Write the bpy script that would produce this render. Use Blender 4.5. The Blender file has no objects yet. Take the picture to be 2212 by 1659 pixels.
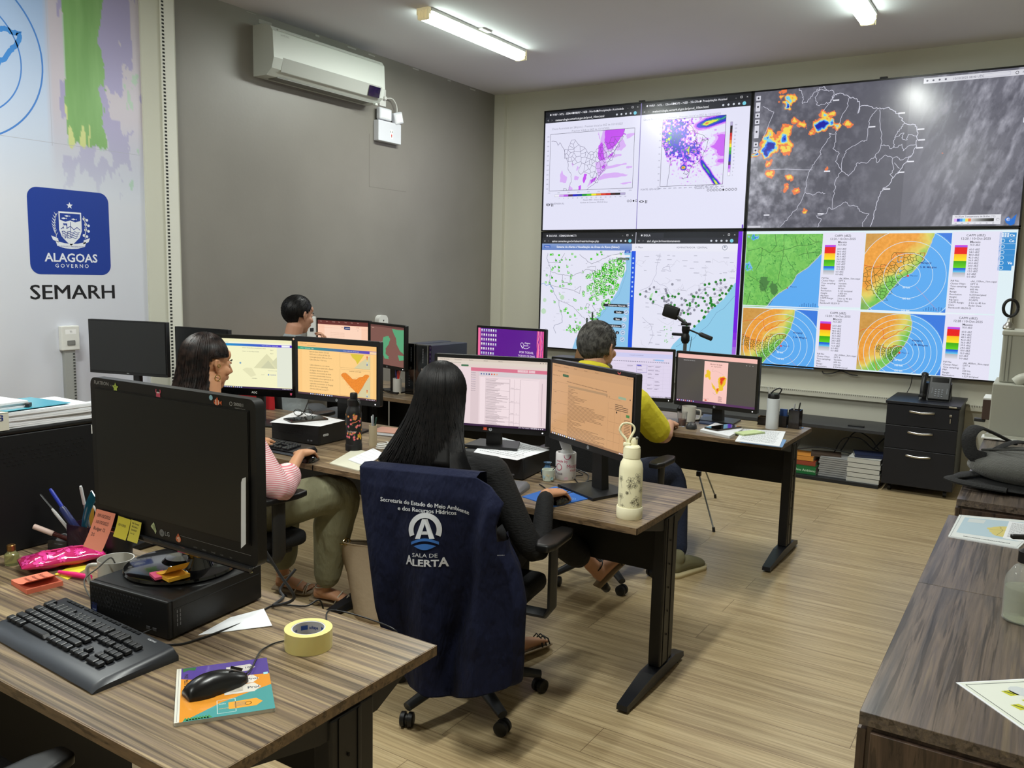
import bpy, bmesh, math, random
import numpy as np
from mathutils import Vector, Matrix, Euler
random.seed(7)
PI = math.pi
SC = bpy.context.scene
COL = SC.collection
# ---------------------------------------------------------------- camera
FPX, YAW, PITCH, ROLL, CAMH = 1815.9, .5653, .1304, .0233, 1.656
cy, sy, cp, sp, cr, sr = math.cos(YAW), math.sin(YAW), math.cos(PITCH), math.sin(PITCH), math.cos(ROLL), math.sin(ROLL)
FW = Vector((-sy*cp, cy*cp, -sp)); R0 = Vector((cy, sy, 0)); U0 = R0.cross(FW)
RT = cr*R0 + sr*U0; UP = -sr*R0 + cr*U0
cam_d = bpy.data.cameras.new('camera'); cam = bpy.data.objects.new('camera', cam_d); COL.objects.link(cam)
cam_d.sensor_width = 36; cam_d.sensor_fit = 'HORIZONTAL'; cam_d.lens = FPX/2212*36; cam_d.clip_start = .05
m = Matrix((RT, UP, -FW)).transposed().to_4x4(); m.translation = Vector((0, 0, CAMH)); cam.matrix_world = m
SC.camera = cam
# ---------------------------------------------------------------- world, exposure
SC.view_settings.view_transform = 'Standard'; SC.view_settings.look = 'None'
SC.view_settings.gamma = 1; SC.view_settings.use_curve_mapping = False
SC.view_settings.exposure = 0.0
wd = bpy.data.worlds.new('world'); SC.world = wd; wd.use_nodes = True
wd.node_tree.nodes['Background'].inputs[0].default_value = (.5, .55, .62, 1)
wd.node_tree.nodes['Background'].inputs[1].default_value = .3
SC.cycles.max_bounces = 8; SC.cycles.use_denoising = True
TUBE_POWER = 46      # each ceiling batten
WINDOW_POWER = 40    # daylight through the window wall behind the photographer
SCREEN_GAIN = 1.0
# ---------------------------------------------------------------- helpers
def lin(c): return tuple(((x/255)/12.92 if x/255 <= .04045 else ((x/255+.055)/1.055)**2.4) for x in c)
def L4(c): return lin(c)+(1,)
MATS = {}
def mat(name, c, rough=.5, metal=0, spec=.5, trans=0, alpha=1, emit=None, es=0, coat=0, sub=0, ior=1.45, bump=None, sheen=0):
 if name in MATS: return MATS[name]
 M = bpy.data.materials.new(name); M.use_nodes = True
 nt = M.node_tree; b = nt.nodes['Principled BSDF']
 b.inputs['Base Color'].default_value = L4(c); b.inputs['Roughness'].default_value = rough
 b.inputs['Metallic'].default_value = metal; b.inputs['Specular IOR Level'].default_value = spec
 b.inputs['Transmission Weight'].default_value = trans; b.inputs['Alpha'].default_value = alpha
 b.inputs['IOR'].default_value = ior; b.inputs['Coat Weight'].default_value = coat
 b.inputs['Subsurface Weight'].default_value = sub; b.inputs['Sheen Weight'].default_value = sheen
 if sub: b.inputs['Subsurface Radius'].default_value = (.01, .004, .002)
 if emit: b.inputs['Emission Color'].default_value = L4(emit); b.inputs['Emission Strength'].default_value = es
 if bump:   # (scale, strength, stretch)
  tc = nt.nodes.new('ShaderNodeTexCoord'); mp = nt.nodes.new('ShaderNodeMapping'); n = nt.nodes.new('ShaderNodeTexNoise')
  bp = nt.nodes.new('ShaderNodeBump'); mp.inputs['Scale'].default_value = bump[2] if len(bump) > 2 else (1, 1, 1)
  n.inputs['Scale'].default_value = bump[0]; n.inputs['Detail'].default_value = 4
  bp.inputs['Strength'].default_value = bump[1]; bp.inputs['Distance'].default_value = bump[3] if len(bump) > 3 else .01
  nt.links.new(tc.outputs['Object'], mp.inputs[0]); nt.links.new(mp.outputs[0], n.inputs['Vector'])
  nt.links.new(n.outputs[0], bp.inputs['Height']); nt.links.new(bp.outputs[0], b.inputs['Normal'])
 MATS[name] = M
 return M
def nn(nt, kind, **kw):
 n = nt.nodes.new(kind)
 for k, v in kw.items():
  if k in n.inputs: n.inputs[k].default_value = v
  else: setattr(n, k, v)
 return n
def ramp(nt, stops):
 r = nt.nodes.new('ShaderNodeValToRGB'); e = r.color_ramp.elements
 while len(e) < len(stops): e.new(.5)
 for i, (p, c) in enumerate(stops): e[i].position = p; e[i].color = L4(c)
 return r
def mixc(nt, fac, a, b, mode='MIX'):
 n = nt.nodes.new('ShaderNodeMix'); n.data_type = 'RGBA'; n.blend_type = mode
 for s, v in ((n.inputs[0], fac), (n.inputs[6], a), (n.inputs[7], b)):
  if hasattr(v, 'is_output'): nt.links.new(v, s)
  else: s.default_value = v if not isinstance(v, tuple) or len(v) == 4 else L4(v)
 return n.outputs[2]
def wood(name, axis, stops, stretch=14, fine=90, rough=.35, warp=.0, line=(40, 30, 24), lamt=.5):
 """streaky laminate: grain runs along the given axis (0 or 1)"""
 M = bpy.data.materials.new(name); M.use_nodes = True; nt = M.node_tree; b = nt.nodes['Principled BSDF']
 tc = nn(nt, 'ShaderNodeTexCoord')
 def stretched(s, dist=0, seed=0):
  mp = nn(nt, 'ShaderNodeMapping'); sc = [s, s, s]; sc[axis] = s/stretch
  mp.inputs['Scale'].default_value = sc; mp.inputs['Location'].default_value = (seed, seed*1.3, 0)
  n = nn(nt, 'ShaderNodeTexNoise'); n.inputs['Scale'].default_value = 1; n.inputs['Detail'].default_value = 5
  n.inputs['Roughness'].default_value = .6; n.inputs['Distortion'].default_value = dist
  nt.links.new(tc.outputs['Object'], mp.inputs[0]); nt.links.new(mp.outputs[0], n.inputs['Vector'])
  return n.outputs[0]
 r = ramp(nt, stops); nt.links.new(stretched(24, warp), r.inputs[0])
 r2 = ramp(nt, [(.38, (170, 170, 170)), (.6, (255, 255, 255))]); nt.links.new(stretched(fine, warp*.5, 3), r2.inputs[0])
 r3 = ramp(nt, [(.40, line), (.46, (255, 255, 255))]); nt.links.new(stretched(62, warp, 7), r3.inputs[0])
 c1 = mixc(nt, .55, r.outputs[0], r2.outputs[0], 'MULTIPLY'); c2 = mixc(nt, lamt, c1, r3.outputs[0], 'MULTIPLY')
 nt.links.new(c2, b.inputs['Base Color']); b.inputs['Roughness'].default_value = rough
 return M
class MB:
 """collects shapes into one mesh"""
 def __init__(s): s.v = []; s.f = []; s.uv = None
 def add(s, vs, fs, M=None):
  k = len(s.v)
  s.v += [tuple(M @ Vector(v)) for v in vs] if M is not None else [tuple(v) for v in vs]
  s.f += [tuple(i+k for i in f) for f in fs]; return s
 def box(s, c, d, bev=0, seg=2, rot=None, taper=None):
  M = Matrix.Translation(Vector(c))
  if rot: M = M @ Euler(rot).to_matrix().to_4x4()
  bm = bmesh.new(); bmesh.ops.create_cube(bm, size=1)
  for v in bm.verts:
   v.co = Vector((v.co.x*d[0], v.co.y*d[1], v.co.z*d[2]))
   if taper and v.co.z > 0: v.co.x *= taper[0]; v.co.y *= taper[1]
  if bev: bmesh.ops.bevel(bm, geom=bm.edges[:], offset=bev, segments=seg, affect='EDGES', profile=.5)
  bm.verts.index_update()
  s.add([v.co for v in bm.verts], [[v.index for v in f.verts] for f in bm.faces], M); bm.free(); return s
 def b2(s, a, b, bev=0, seg=2):
  return s.box([(a[i]+b[i])/2 for i in range(3)], [abs(b[i]-a[i]) for i in range(3)], bev, seg)
 def lathe(s, prof, c=(0, 0, 0), n=32, M=None, cap=True):
  M0 = Matrix.Translation(Vector(c)) if M is None else M
  vs = []; fs = []
  for r, z in prof:
   for i in range(n): a = 2*PI*i/n; vs.append((r*math.cos(a), r*math.sin(a), z))
  for j in range(len(prof)-1):
   for i in range(n): i2 = (i+1) % n; fs.append((j*n+i, j*n+i2, (j+1)*n+i2, (j+1)*n+i))
  if cap:
   if prof[0][0] > 1e-6: fs.append(tuple(range(n-1, -1, -1)))
   if prof[-1][0] > 1e-6: fs.append(tuple((len(prof)-1)*n+i for i in range(n)))
  return s.add(vs, fs, M0)
 def tube(s, pts, r, n=8, cap=True, flat=None, up=None):
  """swept tube; r number or list; flat=(a,b) elliptical factors"""
  P = [Vector(p) for p in pts]; R = r if isinstance(r, (list, tuple)) else [r]*len(P)
  vs = []; fs = []; nv = None
  for i, p in enumerate(P):
   t = (P[min(i+1, len(P)-1)]-P[max(i-1, 0)])
   t = t.normalized() if t.length > 1e-9 else Vector((0, 0, 1))
   if nv is None:
    u = Vector(up) if up else (Vector((0, 0, 1)) if abs(t.z) < .9 else Vector((1, 0, 0)))
    nv = (u-t*u.dot(t)).normalized()
   else:
    nv = nv-t*nv.dot(t)
    nv = nv.normalized() if nv.length > 1e-6 else Vector((1, 0, 0))
   bv = t.cross(nv)
   ra = R[i] if isinstance(R[i], (list, tuple)) else (R[i]*(flat[0] if flat else 1), R[i]*(flat[1] if flat else 1))
   for k in range(n): a = 2*PI*k/n; vs.append(p+nv*math.cos(a)*ra[0]+bv*math.sin(a)*ra[1])
  for j in range(len(P)-1):
   for k in range(n): k2 = (k+1) % n; fs.append((j*n+k, j*n+k2, (j+1)*n+k2, (j+1)*n+k))
  if cap: fs.append(tuple(range(n-1, -1, -1))); fs.append(tuple((len(P)-1)*n+k for k in range(n)))
  return s.add(vs, fs)
 def ell(s, c, r, n=16, rot=None):
  M = Matrix.Translation(Vector(c))
  if rot: M = M @ Euler(rot).to_matrix().to_4x4()
  m = n//2; vs = [(0, 0, -r[2])]; fs = []
  for j in range(1, m):
   a = -PI/2+PI*j/m
   for i in range(n): b = 2*PI*i/n; vs.append((r[0]*math.cos(a)*math.cos(b), r[1]*math.cos(a)*math.sin(b), r[2]*math.sin(a)))
  vs.append((0, 0, r[2])); t = len(vs)-1
  for i in range(n): fs.append((0, 1+(i+1) % n, 1+i)); fs.append((t, 1+(m-2)*n+i, 1+(m-2)*n+(i+1) % n))
  for j in range(m-2):
   for i in range(n): fs.append((1+j*n+i, 1+j*n+(i+1) % n, 1+(j+1)*n+(i+1) % n, 1+(j+1)*n+i))
  return s.add(vs, fs, M)
 def prism(s, poly, h, M=None, z0=0):
  """2-D polygon (x,y) extruded z0..z0+h"""
  n = len(poly); vs = [(x, y, z0) for x, y in poly]+[(x, y, z0+h) for x, y in poly]
  fs = [tuple(range(n-1, -1, -1)), tuple(range(n, 2*n))]+[(i, (i+1) % n, n+(i+1) % n, n+i) for i in range(n)]
  return s.add(vs, fs, M)
 def grid(s, nu, nv, fn, M=None, thick=None):
  vs = [fn(i/(nu-1), j/(nv-1)) for j in range(nv) for i in range(nu)]
  fs = [(j*nu+i, j*nu+i+1, (j+1)*nu+i+1, (j+1)*nu+i) for j in range(nv-1) for i in range(nu-1)]
  return s.add(vs, fs, M)
def smooth_path(pts, k=6):
 """Catmull-Rom through the points"""
 P = [Vector(p) for p in pts]; P = [2*P[0]-P[1]]+P+[2*P[-1]-P[-2]]; out = []
 for i in range(1, len(P)-2):
  for j in range(k):
   t = j/k; a, b, c, d = P[i-1], P[i], P[i+1], P[i+2]
   out.append(.5*((2*b)+(c-a)*t+(2*a-5*b+4*c-d)*t*t+(-a+3*b-3*c+d)*t**3))
 out.append(P[-2]); return out
def rrect(w, h, r, n=5, cx=0, cy=0):
 o = []
 for sx, sy_, a0 in ((1, 1, 0), (-1, 1, 90), (-1, -1, 180), (1, -1, 270)):
  for i in range(n+1):
   a = math.radians(a0+90*i/n); o.append((cx+sx*(w/2-r)+r*math.cos(a), cy+sy_*(h/2-r)+r*math.sin(a)))
 return o
def tag(o, label=None, cat=None, group=None, kind=None):
 if label: o['label'] = label
 if cat: o['category'] = cat
 if group: o['group'] = group
 if kind: o['kind'] = kind
 return o
def empty(name, loc=(0, 0, 0), rz=0, label=None, cat=None, group=None):
 o = bpy.data.objects.new(name, None); COL.objects.link(o); o.location = loc; o.rotation_euler = (0, 0, rz)
 o.empty_display_size = .05
 return tag(o, label, cat, group)
def obj(name, mb, material, parent=None, smooth=False, loc=None, rz=None, mods=None, label=None, cat=None, group=None, kind=None, ang=35):
 if isinstance(mb, MB):
  me = bpy.data.meshes.new(name); me.from_pydata(mb.v, [], mb.f); me.update()
  bm = bmesh.new(); bm.from_mesh(me); bmesh.ops.recalc_face_normals(bm, faces=bm.faces); bm.to_mesh(me); bm.free()
 else: me = mb
 o = bpy.data.objects.new(name, me); COL.objects.link(o)
 if isinstance(material, (list, tuple)):
  for q in material: me.materials.append(q)
 elif material: me.materials.append(material)
 if parent: o.parent = parent
 if loc is not None: o.location = loc
 if rz is not None: o.rotation_euler = (0, 0, rz)
 if smooth:
  me.shade_smooth() if smooth == 'all' else me.shade_smooth()
  if smooth != 'all': me.set_sharp_from_angle(angle=math.radians(ang))
 return tag(o, label, cat, group, kind)
def copy_tree(o, parent=None):
 c = o.copy(); COL.objects.link(c)
 if parent: c.parent = parent
 for ch in list(o.children): copy_tree(ch, c)
 return c
def remesh(mb, vox, smooth=4, name='body', extra=None):
 """union of closed shapes -> one continuous smooth mesh"""
 me = bpy.data.meshes.new(name); me.from_pydata(mb.v, [], mb.f); me.update()
 bm = bmesh.new(); bm.from_mesh(me); bmesh.ops.recalc_face_normals(bm, faces=bm.faces); bm.to_mesh(me); bm.free()
 o = bpy.data.objects.new(name, me); COL.objects.link(o)
 r = o.modifiers.new('r', 'REMESH'); r.mode = 'VOXEL'; r.voxel_size = vox; r.use_smooth_shade = True
 s = o.modifiers.new('s', 'SMOOTH'); s.iterations = smooth; s.factor = .6
 if extra: extra(o)
 dg = bpy.context.evaluated_depsgraph_get(); out = bpy.data.meshes.new_from_object(o.evaluated_get(dg))
 bpy.data.objects.remove(o); out.shade_smooth(); return out
# ---------------------------------------------------------------- flat artwork: screens, prints, lettering
_tc = bpy.data.curves.new('lettering', 'FONT'); _tc.resolution_u = 2; _to = bpy.data.objects.new('lettering', _tc)
def text2d(s, size=1, bold=0, align='L', res=2):
 _tc.resolution_u = res; _tc.body = s; _tc.offset = bold; m_ = _to.to_mesh()
 V = [(v.co.x*size, v.co.y*size) for v in m_.vertices]; F = [tuple(p.vertices) for p in m_.polygons]; _to.to_mesh_clear()
 if V:
  w = max(x for x, y in V)
  dx = {'L': 0, 'C': -w/2, 'R': -w}[align]; V = [(x+dx, y) for x, y in V]
 return V, F
def clip_poly(P, rect):
 x0, y0, x1, y1 = rect
 for ax, val, sg in ((0, x0, 1), (0, x1, -1), (1, y0, 1), (1, y1, -1)):
  if not P: break
  Q = []
  for i in range(len(P)):
   a, b = P[i-1], P[i]; ia = (a[ax]-val)*sg >= 0; ib = (b[ax]-val)*sg >= 0
   if ia != ib:
    t = (val-a[ax])/(b[ax]-a[ax]); Q.append((a[0]+(b[0]-a[0])*t, a[1]+(b[1]-a[1])*t))
   if ib: Q.append(b)
  P = Q
 return P
class Canvas:
 """coloured flat shapes in (x right, y down) units of W x H, laid on a w x h metre face"""
 def __init__(s, W, H, w, h, bg=None, eps=.00015, fn=None):
  s.W, s.H, s.w, s.h, s.eps, s.fn = W, H, w, h, eps, fn; s.V = []; s.F = []; s.C = []; s.l = 0; s.clip = (0, 0, W, H)
  if bg: s.rect(0, 0, W, H, bg)
 def put(s, P, F, c):
  k = len(s.V); e = s.l*s.eps
  for i, (x, y) in enumerate(P):
   X, Z = (x/s.W-.5)*s.w, (.5-y/s.H)*s.h
   s.V.append(s.fn(X, Z, e) if s.fn else (X, -e, Z))
  for f in F:
   s.F.append(tuple(i+k for i in f))
   s.C += [c[i] if isinstance(c, list) else c for i in f]
  return s
 def up(s, n=1): s.l += n; return s
 def poly(s, P, c):
  P = clip_poly(list(P), s.clip)
  if len(P) > 2: s.put(P, [tuple(range(len(P)))], lin(c))
  return s
 def rect(s, x0, y0, x1, y1, c): return s.poly([(x0, y0), (x0, y1), (x1, y1), (x1, y0)], c)
 def circle(s, x, y, r, c, n=10, ry=None): return s.poly([(x+r*math.cos(2*PI*i/n), y-(ry or r)*math.sin(2*PI*i/n)) for i in range(n)], c)
 def line(s, P, c, t=2, closed=False):
  P = [p for i, p in enumerate(P) if i == 0 or math.hypot(p[0]-P[i-1][0], p[1]-P[i-1][1]) > 1e-6]
  if closed and math.hypot(P[0][0]-P[-1][0], P[0][1]-P[-1][1]) < 1e-6: P = P[:-1]
  n = len(P)
  if n < 2: return s
  A = []; B = []
  for i, p in enumerate(P):
   a = P[i-1] if (i or closed) else None; b = P[(i+1) % n] if (i < n-1 or closed) else None
   d = []
   for u, v in ((a, p), (p, b)):
    if u and v:
     L = math.hypot(v[0]-u[0], v[1]-u[1]) or 1; d.append(((v[0]-u[0])/L, (v[1]-u[1])/L))
   tx, ty = sum(q[0] for q in d), sum(q[1] for q in d); L = math.hypot(tx, ty)
   if L < .2: tx, ty = d[-1]; L = 1
   tx /= L; ty /= L; k = t/2/max(.55, abs(tx*d[0][0]+ty*d[0][1]))
   A.append((p[0]-ty*k, p[1]+tx*k)); B.append((p[0]+ty*k, p[1]-tx*k))
  for i in range(n if closed else n-1):
   j = (i+1) % n; s.poly([A[i], A[j], B[j], B[i]], c)
  return s
 def frame(s, x0, y0, x1, y1, c, t=2): return s.line([(x0, y0), (x1, y0), (x1, y1), (x0, y1)], c, t, True)
 def ring(s, x, y, r, c, t=2, n=40, a0=0, a1=2*PI): return s.line([(x+r*math.cos(a0+(a1-a0)*i/n), y-r*math.sin(a0+(a1-a0)*i/n)) for i in range(n+1)], c, t)
 def text(s, x, y, t, size, c, align='L', bold=0, sx=1, res=2):
  V, F = text2d(t, size, bold, align, res)
  P = [(x+vx*sx, y-vy) for vx, vy in V]; x0, y0, x1, y1 = s.clip
  if P and (max(p[0] for p in P) > x1+1 or min(p[0] for p in P) < x0-1 or max(p[1] for p in P) > y1+1):
   F = [f for f in F if all(x0 <= P[i][0] <= x1 and y0 <= P[i][1] <= y1 for i in f)]
  return s.put(P, F, lin(c)) if F else s
 def field(s, x0, y0, x1, y1, nx, ny, fn):
  """fn(X,Y arrays 0..1)->(ny,nx,3) sRGB 0..255"""
  X, Y = np.meshgrid(np.linspace(0, 1, nx), np.linspace(0, 1, ny)); A = np.clip(fn(X, Y), 0, 255)/255
  A = np.where(A <= .04045, A/12.92, ((A+.055)/1.055)**2.4).reshape(-1, 3)
  P = [(x0+(x1-x0)*a, y0+(y1-y0)*b) for a, b in zip(X.ravel(), Y.ravel())]
  F = [(j*nx+i, (j+1)*nx+i, (j+1)*nx+i+1, j*nx+i+1) for j in range(ny-1) for i in range(nx-1)]
  return s.put(P, F, [tuple(a) for a in A])
 def fine(s, u, v):
  """subdivide big faces so that a mapped canvas follows a curved surface"""
  return s
 def build(s, name, material, parent=None, **kw):
  me = bpy.data.meshes.new(name); me.from_pydata(s.V, [], s.F); me.update()
  a = me.color_attributes.new('Col', 'FLOAT_COLOR', 'CORNER')
  arr = np.ones((len(s.C), 4), np.float32); arr[:, :3] = np.array(s.C, np.float32); a.data.foreach_set('color', arr.ravel())
  return obj(name, me, material, parent, **kw)
def attr_mat(name, rough=.5, emit=0, spec=.5, metal=0, coat=0, tint=None, bump=None, trans=0):
 M = mat(name, (0, 0, 0), rough, metal, spec, coat=coat, bump=bump, trans=trans); nt = M.node_tree; b = nt.nodes['Principled BSDF']
 a = nt.nodes.new('ShaderNodeAttribute'); a.attribute_name = 'Col'
 if emit:
  nt.links.new(a.outputs['Color'], b.inputs['Emission Color']); b.inputs['Emission Strength'].default_value = emit
  b.inputs['Base Color'].default_value = (.01, .01, .01, 1)
 else: nt.links.new(a.outputs['Color'], b.inputs['Base Color'])
 return M
def vnoise(X, Y, seed=0):
 xi = np.floor(X).astype(np.int64); yi = np.floor(Y).astype(np.int64); xf = X-xi; yf = Y-yi
 def h(a, b):
  n = (a*374761393+b*668265263+seed*974634777) & 0xffffffff
  n = ((n ^ (n >> 13))*1274126177) & 0xffffffff
  return ((n ^ (n >> 16)) & 0xffff)/65535.
 u = xf*xf*(3-2*xf); v = yf*yf*(3-2*yf)
 return (h(xi, yi)*(1-u)+h(xi+1, yi)*u)*(1-v)+(h(xi, yi+1)*(1-u)+h(xi+1, yi+1)*u)*v
def fbm(X, Y, oct=5, seed=0, gain=.5):
 t = 0; a = 1; s_ = 0
 for o in range(oct): t = t+a*vnoise(X*2**o, Y*2**o, seed+o*17); s_ += a; a *= gain
 return t/s_
EMIT = attr_mat('lit_screen', rough=.16, emit=SCREEN_GAIN, spec=.4)
EMIT_WALL = attr_mat('lit_video_panel', rough=.22, emit=SCREEN_GAIN, spec=.5)
PRINT = attr_mat('printed_surface', rough=.45)
PAPERP = attr_mat('printed_paper', rough=.8, spec=.2)
VINYL = attr_mat('printed_metallic_vinyl', rough=.3, metal=.12, spec=.6)
black = mat('black_plastic', (16, 16, 17), .42)
blackg = mat('black_gloss', (7, 7, 8), .1, coat=.4)
blackm = mat('black_powder_metal', (17, 17, 20), .45)
dark = mat('dark_grey_plastic', (38, 39, 41), .5)
chrome = mat('satin_metal', (190, 188, 182), .28, metal=1)
white_p = mat('white_plastic', (214, 214, 210), .4)
paper = mat('white_paper', (226, 228, 232), .85, spec=.2)
# ---------------------------------------------------------------- room shell
XW, XE, YS, YN, ZC = -5.235, 1.75, -3.4, 7.82, 3.557
cream = mat('cream_wall_paint', (198, 196, 182), .7, spec=.3, bump=(60, .08, (1, 1, 1), .004))
def paint(name, c, var, rough=.6):
 M = bpy.data.materials.new(name); M.use_nodes = True; nt = M.node_tree; b = nt.nodes['Principled BSDF']
 tc = nn(nt, 'ShaderNodeTexCoord'); n = nn(nt, 'ShaderNodeTexNoise'); n.inputs['Scale'].default_value = .9; n.inputs['Detail'].default_value = 5
 nt.links.new(tc.outputs['Object'], n.inputs['Vector'])
 r = ramp(nt, [(.3, tuple(x-var for x in c)), (.7, tuple(x+var for x in c))]); nt.links.new(n.outputs[0], r.inputs[0])
 nt.links.new(r.outputs[0], b.inputs['Base Color']); b.inputs['Roughness'].default_value = rough
 n2 = nn(nt, 'ShaderNodeTexNoise'); n2.inputs['Scale'].default_value = 35; bp = nn(nt, 'ShaderNodeBump'); bp.inputs['Strength'].default_value = .1; bp.inputs['Distance'].default_value = .004
 nt.links.new(tc.outputs['Object'], n2.inputs['Vector']); nt.links.new(n2.outputs[0], bp.inputs['Height']); nt.links.new(bp.outputs[0], b.inputs['Normal'])
 return M
greige = paint('warm_grey_wall_paint', (126, 122, 115), 6, .42)
ceil_m = paint('white_ceiling_paint', (214, 213, 220), 3, .8)
def floor_mat():
 M = bpy.data.materials.new('vinyl_plank_floor'); M.use_nodes = True; nt = M.node_tree; b = nt.nodes['Principled BSDF']
 tc = nn(nt, 'ShaderNodeTexCoord')
 br = nn(nt, 'ShaderNodeTexBrick'); br.offset = .37; br.inputs['Scale'].default_value = 1
 br.inputs['Brick Width'].default_value = 1.25; br.inputs['Row Height'].default_value = .19
 br.inputs['Mortar Size'].default_value = .0012; br.inputs['Mortar Smooth'].default_value = .1; br.inputs['Bias'].default_value = 0
 br.inputs['Color1'].default_value = (.38, .38, .38, 1); br.inputs['Color2'].default_value = (.62, .62, .62, 1); br.inputs['Mortar'].default_value = (0, 0, 0, 1)
 nt.links.new(tc.outputs['Object'], br.inputs['Vector'])
 def st(sx, sy_, det, z):
  mp = nn(nt, 'ShaderNodeMapping'); mp.inputs['Scale'].default_value = (sx, sy_, 1); mp.inputs['Location'].default_value = (z, z, z)
  n = nn(nt, 'ShaderNodeTexNoise'); n.inputs['Scale'].default_value = 1; n.inputs['Detail'].default_value = det; n.inputs['Roughness'].default_value = .62
  nt.links.new(tc.outputs['Object'], mp.inputs[0])
  ad = nn(nt, 'ShaderNodeVectorMath'); ad.operation = 'ADD'; sc_ = nn(nt, 'ShaderNodeVectorMath'); sc_.operation = 'SCALE'; sc_.inputs['Scale'].default_value = 9
  nt.links.new(br.outputs['Color'], sc_.inputs[0]); nt.links.new(mp.outputs[0], ad.inputs[0]); nt.links.new(sc_.outputs[0], ad.inputs[1])
  nt.links.new(ad.outputs[0], n.inputs['Vector']); return n.outputs[0]
 r = ramp(nt, [(.28, (166, 143, 107)), (.5, (196, 174, 134)), (.72, (216, 196, 156))]); nt.links.new(st(1.6, 26, 6, 0), r.inputs[0])
 r2 = ramp(nt, [(.38, (172, 164, 152)), (.6, (255, 255, 255))]); nt.links.new(st(2.5, 130, 3, 4), r2.inputs[0])
 c = mixc(nt, .5, r.outputs[0], r2.outputs[0], 'MULTIPLY')
 tone = ramp(nt, [(.3, (216, 214, 212)), (.7, (255, 255, 255))]); nt.links.new(br.outputs['Color'], tone.inputs[0])
 c = mixc(nt, .55, c, tone.outputs[0], 'MULTIPLY')
 c = mixc(nt, br.outputs['Fac'], c, (104, 84, 60))
 nt.links.new(c, b.inputs['Base Color']); b.inputs['Roughness'].default_value = .34; b.inputs['Specular IOR Level'].default_value = .42
 return M
FLOOR = floor_mat()
def struct(name, mb, m): return obj(name, mb, m, kind='structure')
struct('floor', MB().b2((XW-.15, YS-.15, -.12), (XE+.15, YN+.15, 0)), FLOOR)
struct('ceiling', MB().b2((XW-.15, YS-.15, ZC), (XE+.15, YN+.15, ZC+.12)), ceil_m)
struct('wall_back', MB().b2((XW-.15, YN, 0), (XE+.15, YN+.15, ZC)), cream)
struct('wall_left', MB().b2((XW-.15, YS, 0), (XW, YN, ZC)), greige)
struct('wall_right', MB().b2((XE, YS, 0), (XE+.15, YN, ZC)), cream)
struct('wall_front', MB().b2((XW-.15, YS-.15, 0), (XE+.15, YS, ZC)), cream)
# cream return at the corner and cream pier carrying the banner
struct('trim_1', MB().b2((XW, YN-.05, 0), (XW+.13, YN, ZC)), cream)
PIERX = XW+.035
struct('trim_2', MB().b2((XW, 3.54, 0), (PIERX, 3.80, ZC)), mat('cream_pier', (200, 200, 186), .6))
# white slotted rail fixed to the pier: a strip with a row of dark slots
rail = empty('slotted_rail', (PIERX, 3.70, 0), 0, 'white vertical slotted rail on the cream pier between banner and grey wall', 'rail')
obj('channel', MB().b2((0, -.02, .25), (.012, .085, ZC-.002), .003), mat('rail_white', (216, 216, 206), .45), rail)
sl = MB()
z = .3
while z < ZC-.03: sl.b2((.0121, -.011, z), (.0135, .006, z+.012)); z += .0235
obj('slots', sl, mat('slot_dark', (40, 42, 40), .8), rail)
# faint joints and filler marks on the grey wall
jm = mat('wall_joint', (112, 107, 101), .7)
struct('trim_3', MB().b2((XW-.001, 5.786, 2.40), (XW+.0008, 5.790, 2.86)).b2((XW-.001, 5.786, 2.398), (XW+.0008, 6.3, 2.402)), jm)
cm = MB(); random.seed(3); y = 4.0
while y < 7.6:
 L = random.uniform(.02, .12); cm.box((XW+.001, y, ZC-.012-random.random()*.012), (.003, L, random.uniform(.004, .014))); y += L+random.uniform(.05, .7)
cm.box((XW+.001, 4.62, ZC-.05), (.003, .13, .03)); cm.box((XW+.001, 4.93, ZC-.085), (.003, .05, .035)); cm.box((XW+.001, 5.1, ZC-.1), (.003, .08, .03))
struct('trim_4', cm, mat('filler_marks', (170, 166, 160), .8))
# ---------------------------------------------------------------- ceiling battens
tube_m = mat('lit_tube_diffuser', (240, 248, 240), .3, emit=(236, 255, 240), es=15)
endcap = mat('frosted_end_cap', (222, 214, 176), .35, emit=(255, 238, 190), es=.25)
def batten(x, y, label, L=1.40, power=TUBE_POWER):
 r = empty('ceiling_light', (x, y, ZC), 0, label, 'ceiling light', 'fluorescent battens on the ceiling')
 obj('fixture_base', MB().box((0, 0, -.012), (.13, L*.93, .024), .004), mat('white_enamel', (205, 205, 200), .4), r)
 b = MB(); prof = [(-.055, -.024), (-.06, -.05), (-.04, -.078), (0, -.088), (.04, -.078), (.06, -.05), (.055, -.024)]
 n = len(prof); vs = [(px, sgn*L*.46, pz) for sgn in (-1, 1) for px, pz in prof]
 b.add(vs, [tuple(range(n)), tuple(range(2*n-1, n-1, -1))]+[(i, n+i, n+(i+1) % n, (i+1) % n) for i in range(n)])
 obj('diffuser', b, tube_m, r, smooth=True)
 for sg in (-1, 1):
  e = MB()
  for k in range(9): e.box((0, sg*(L*.46+.018), -.024), (.116, .032, .05), .006) if k == 0 else e.box((-.052+.013*k, sg*(L*.46+.037), -.05), (.004, .006, .062))
  e.box((0, sg*(L*.46+.018), -.055), (.1, .03, .06), .014, 3)
  obj('end_cap', e, endcap, r)
 obj('bracket', MB().box((.085, .0, -.006), (.05, .13, .012), .003), white_p, r)
 ld = bpy.data.lights.new('batten_glow', 'AREA'); ld.shape = 'RECTANGLE'; ld.size = .12; ld.size_y = L*.9; ld.energy = power; ld.color = (.98, 1, .95)
 lo = bpy.data.objects.new('batten_glow', ld); COL.objects.link(lo); lo.parent = r; lo.location = (0, 0, -.092)
 return r
batten(-4.03, 5.70, 'lit tube batten on the ceiling in front of the grey wall, wholly in view')
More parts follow.
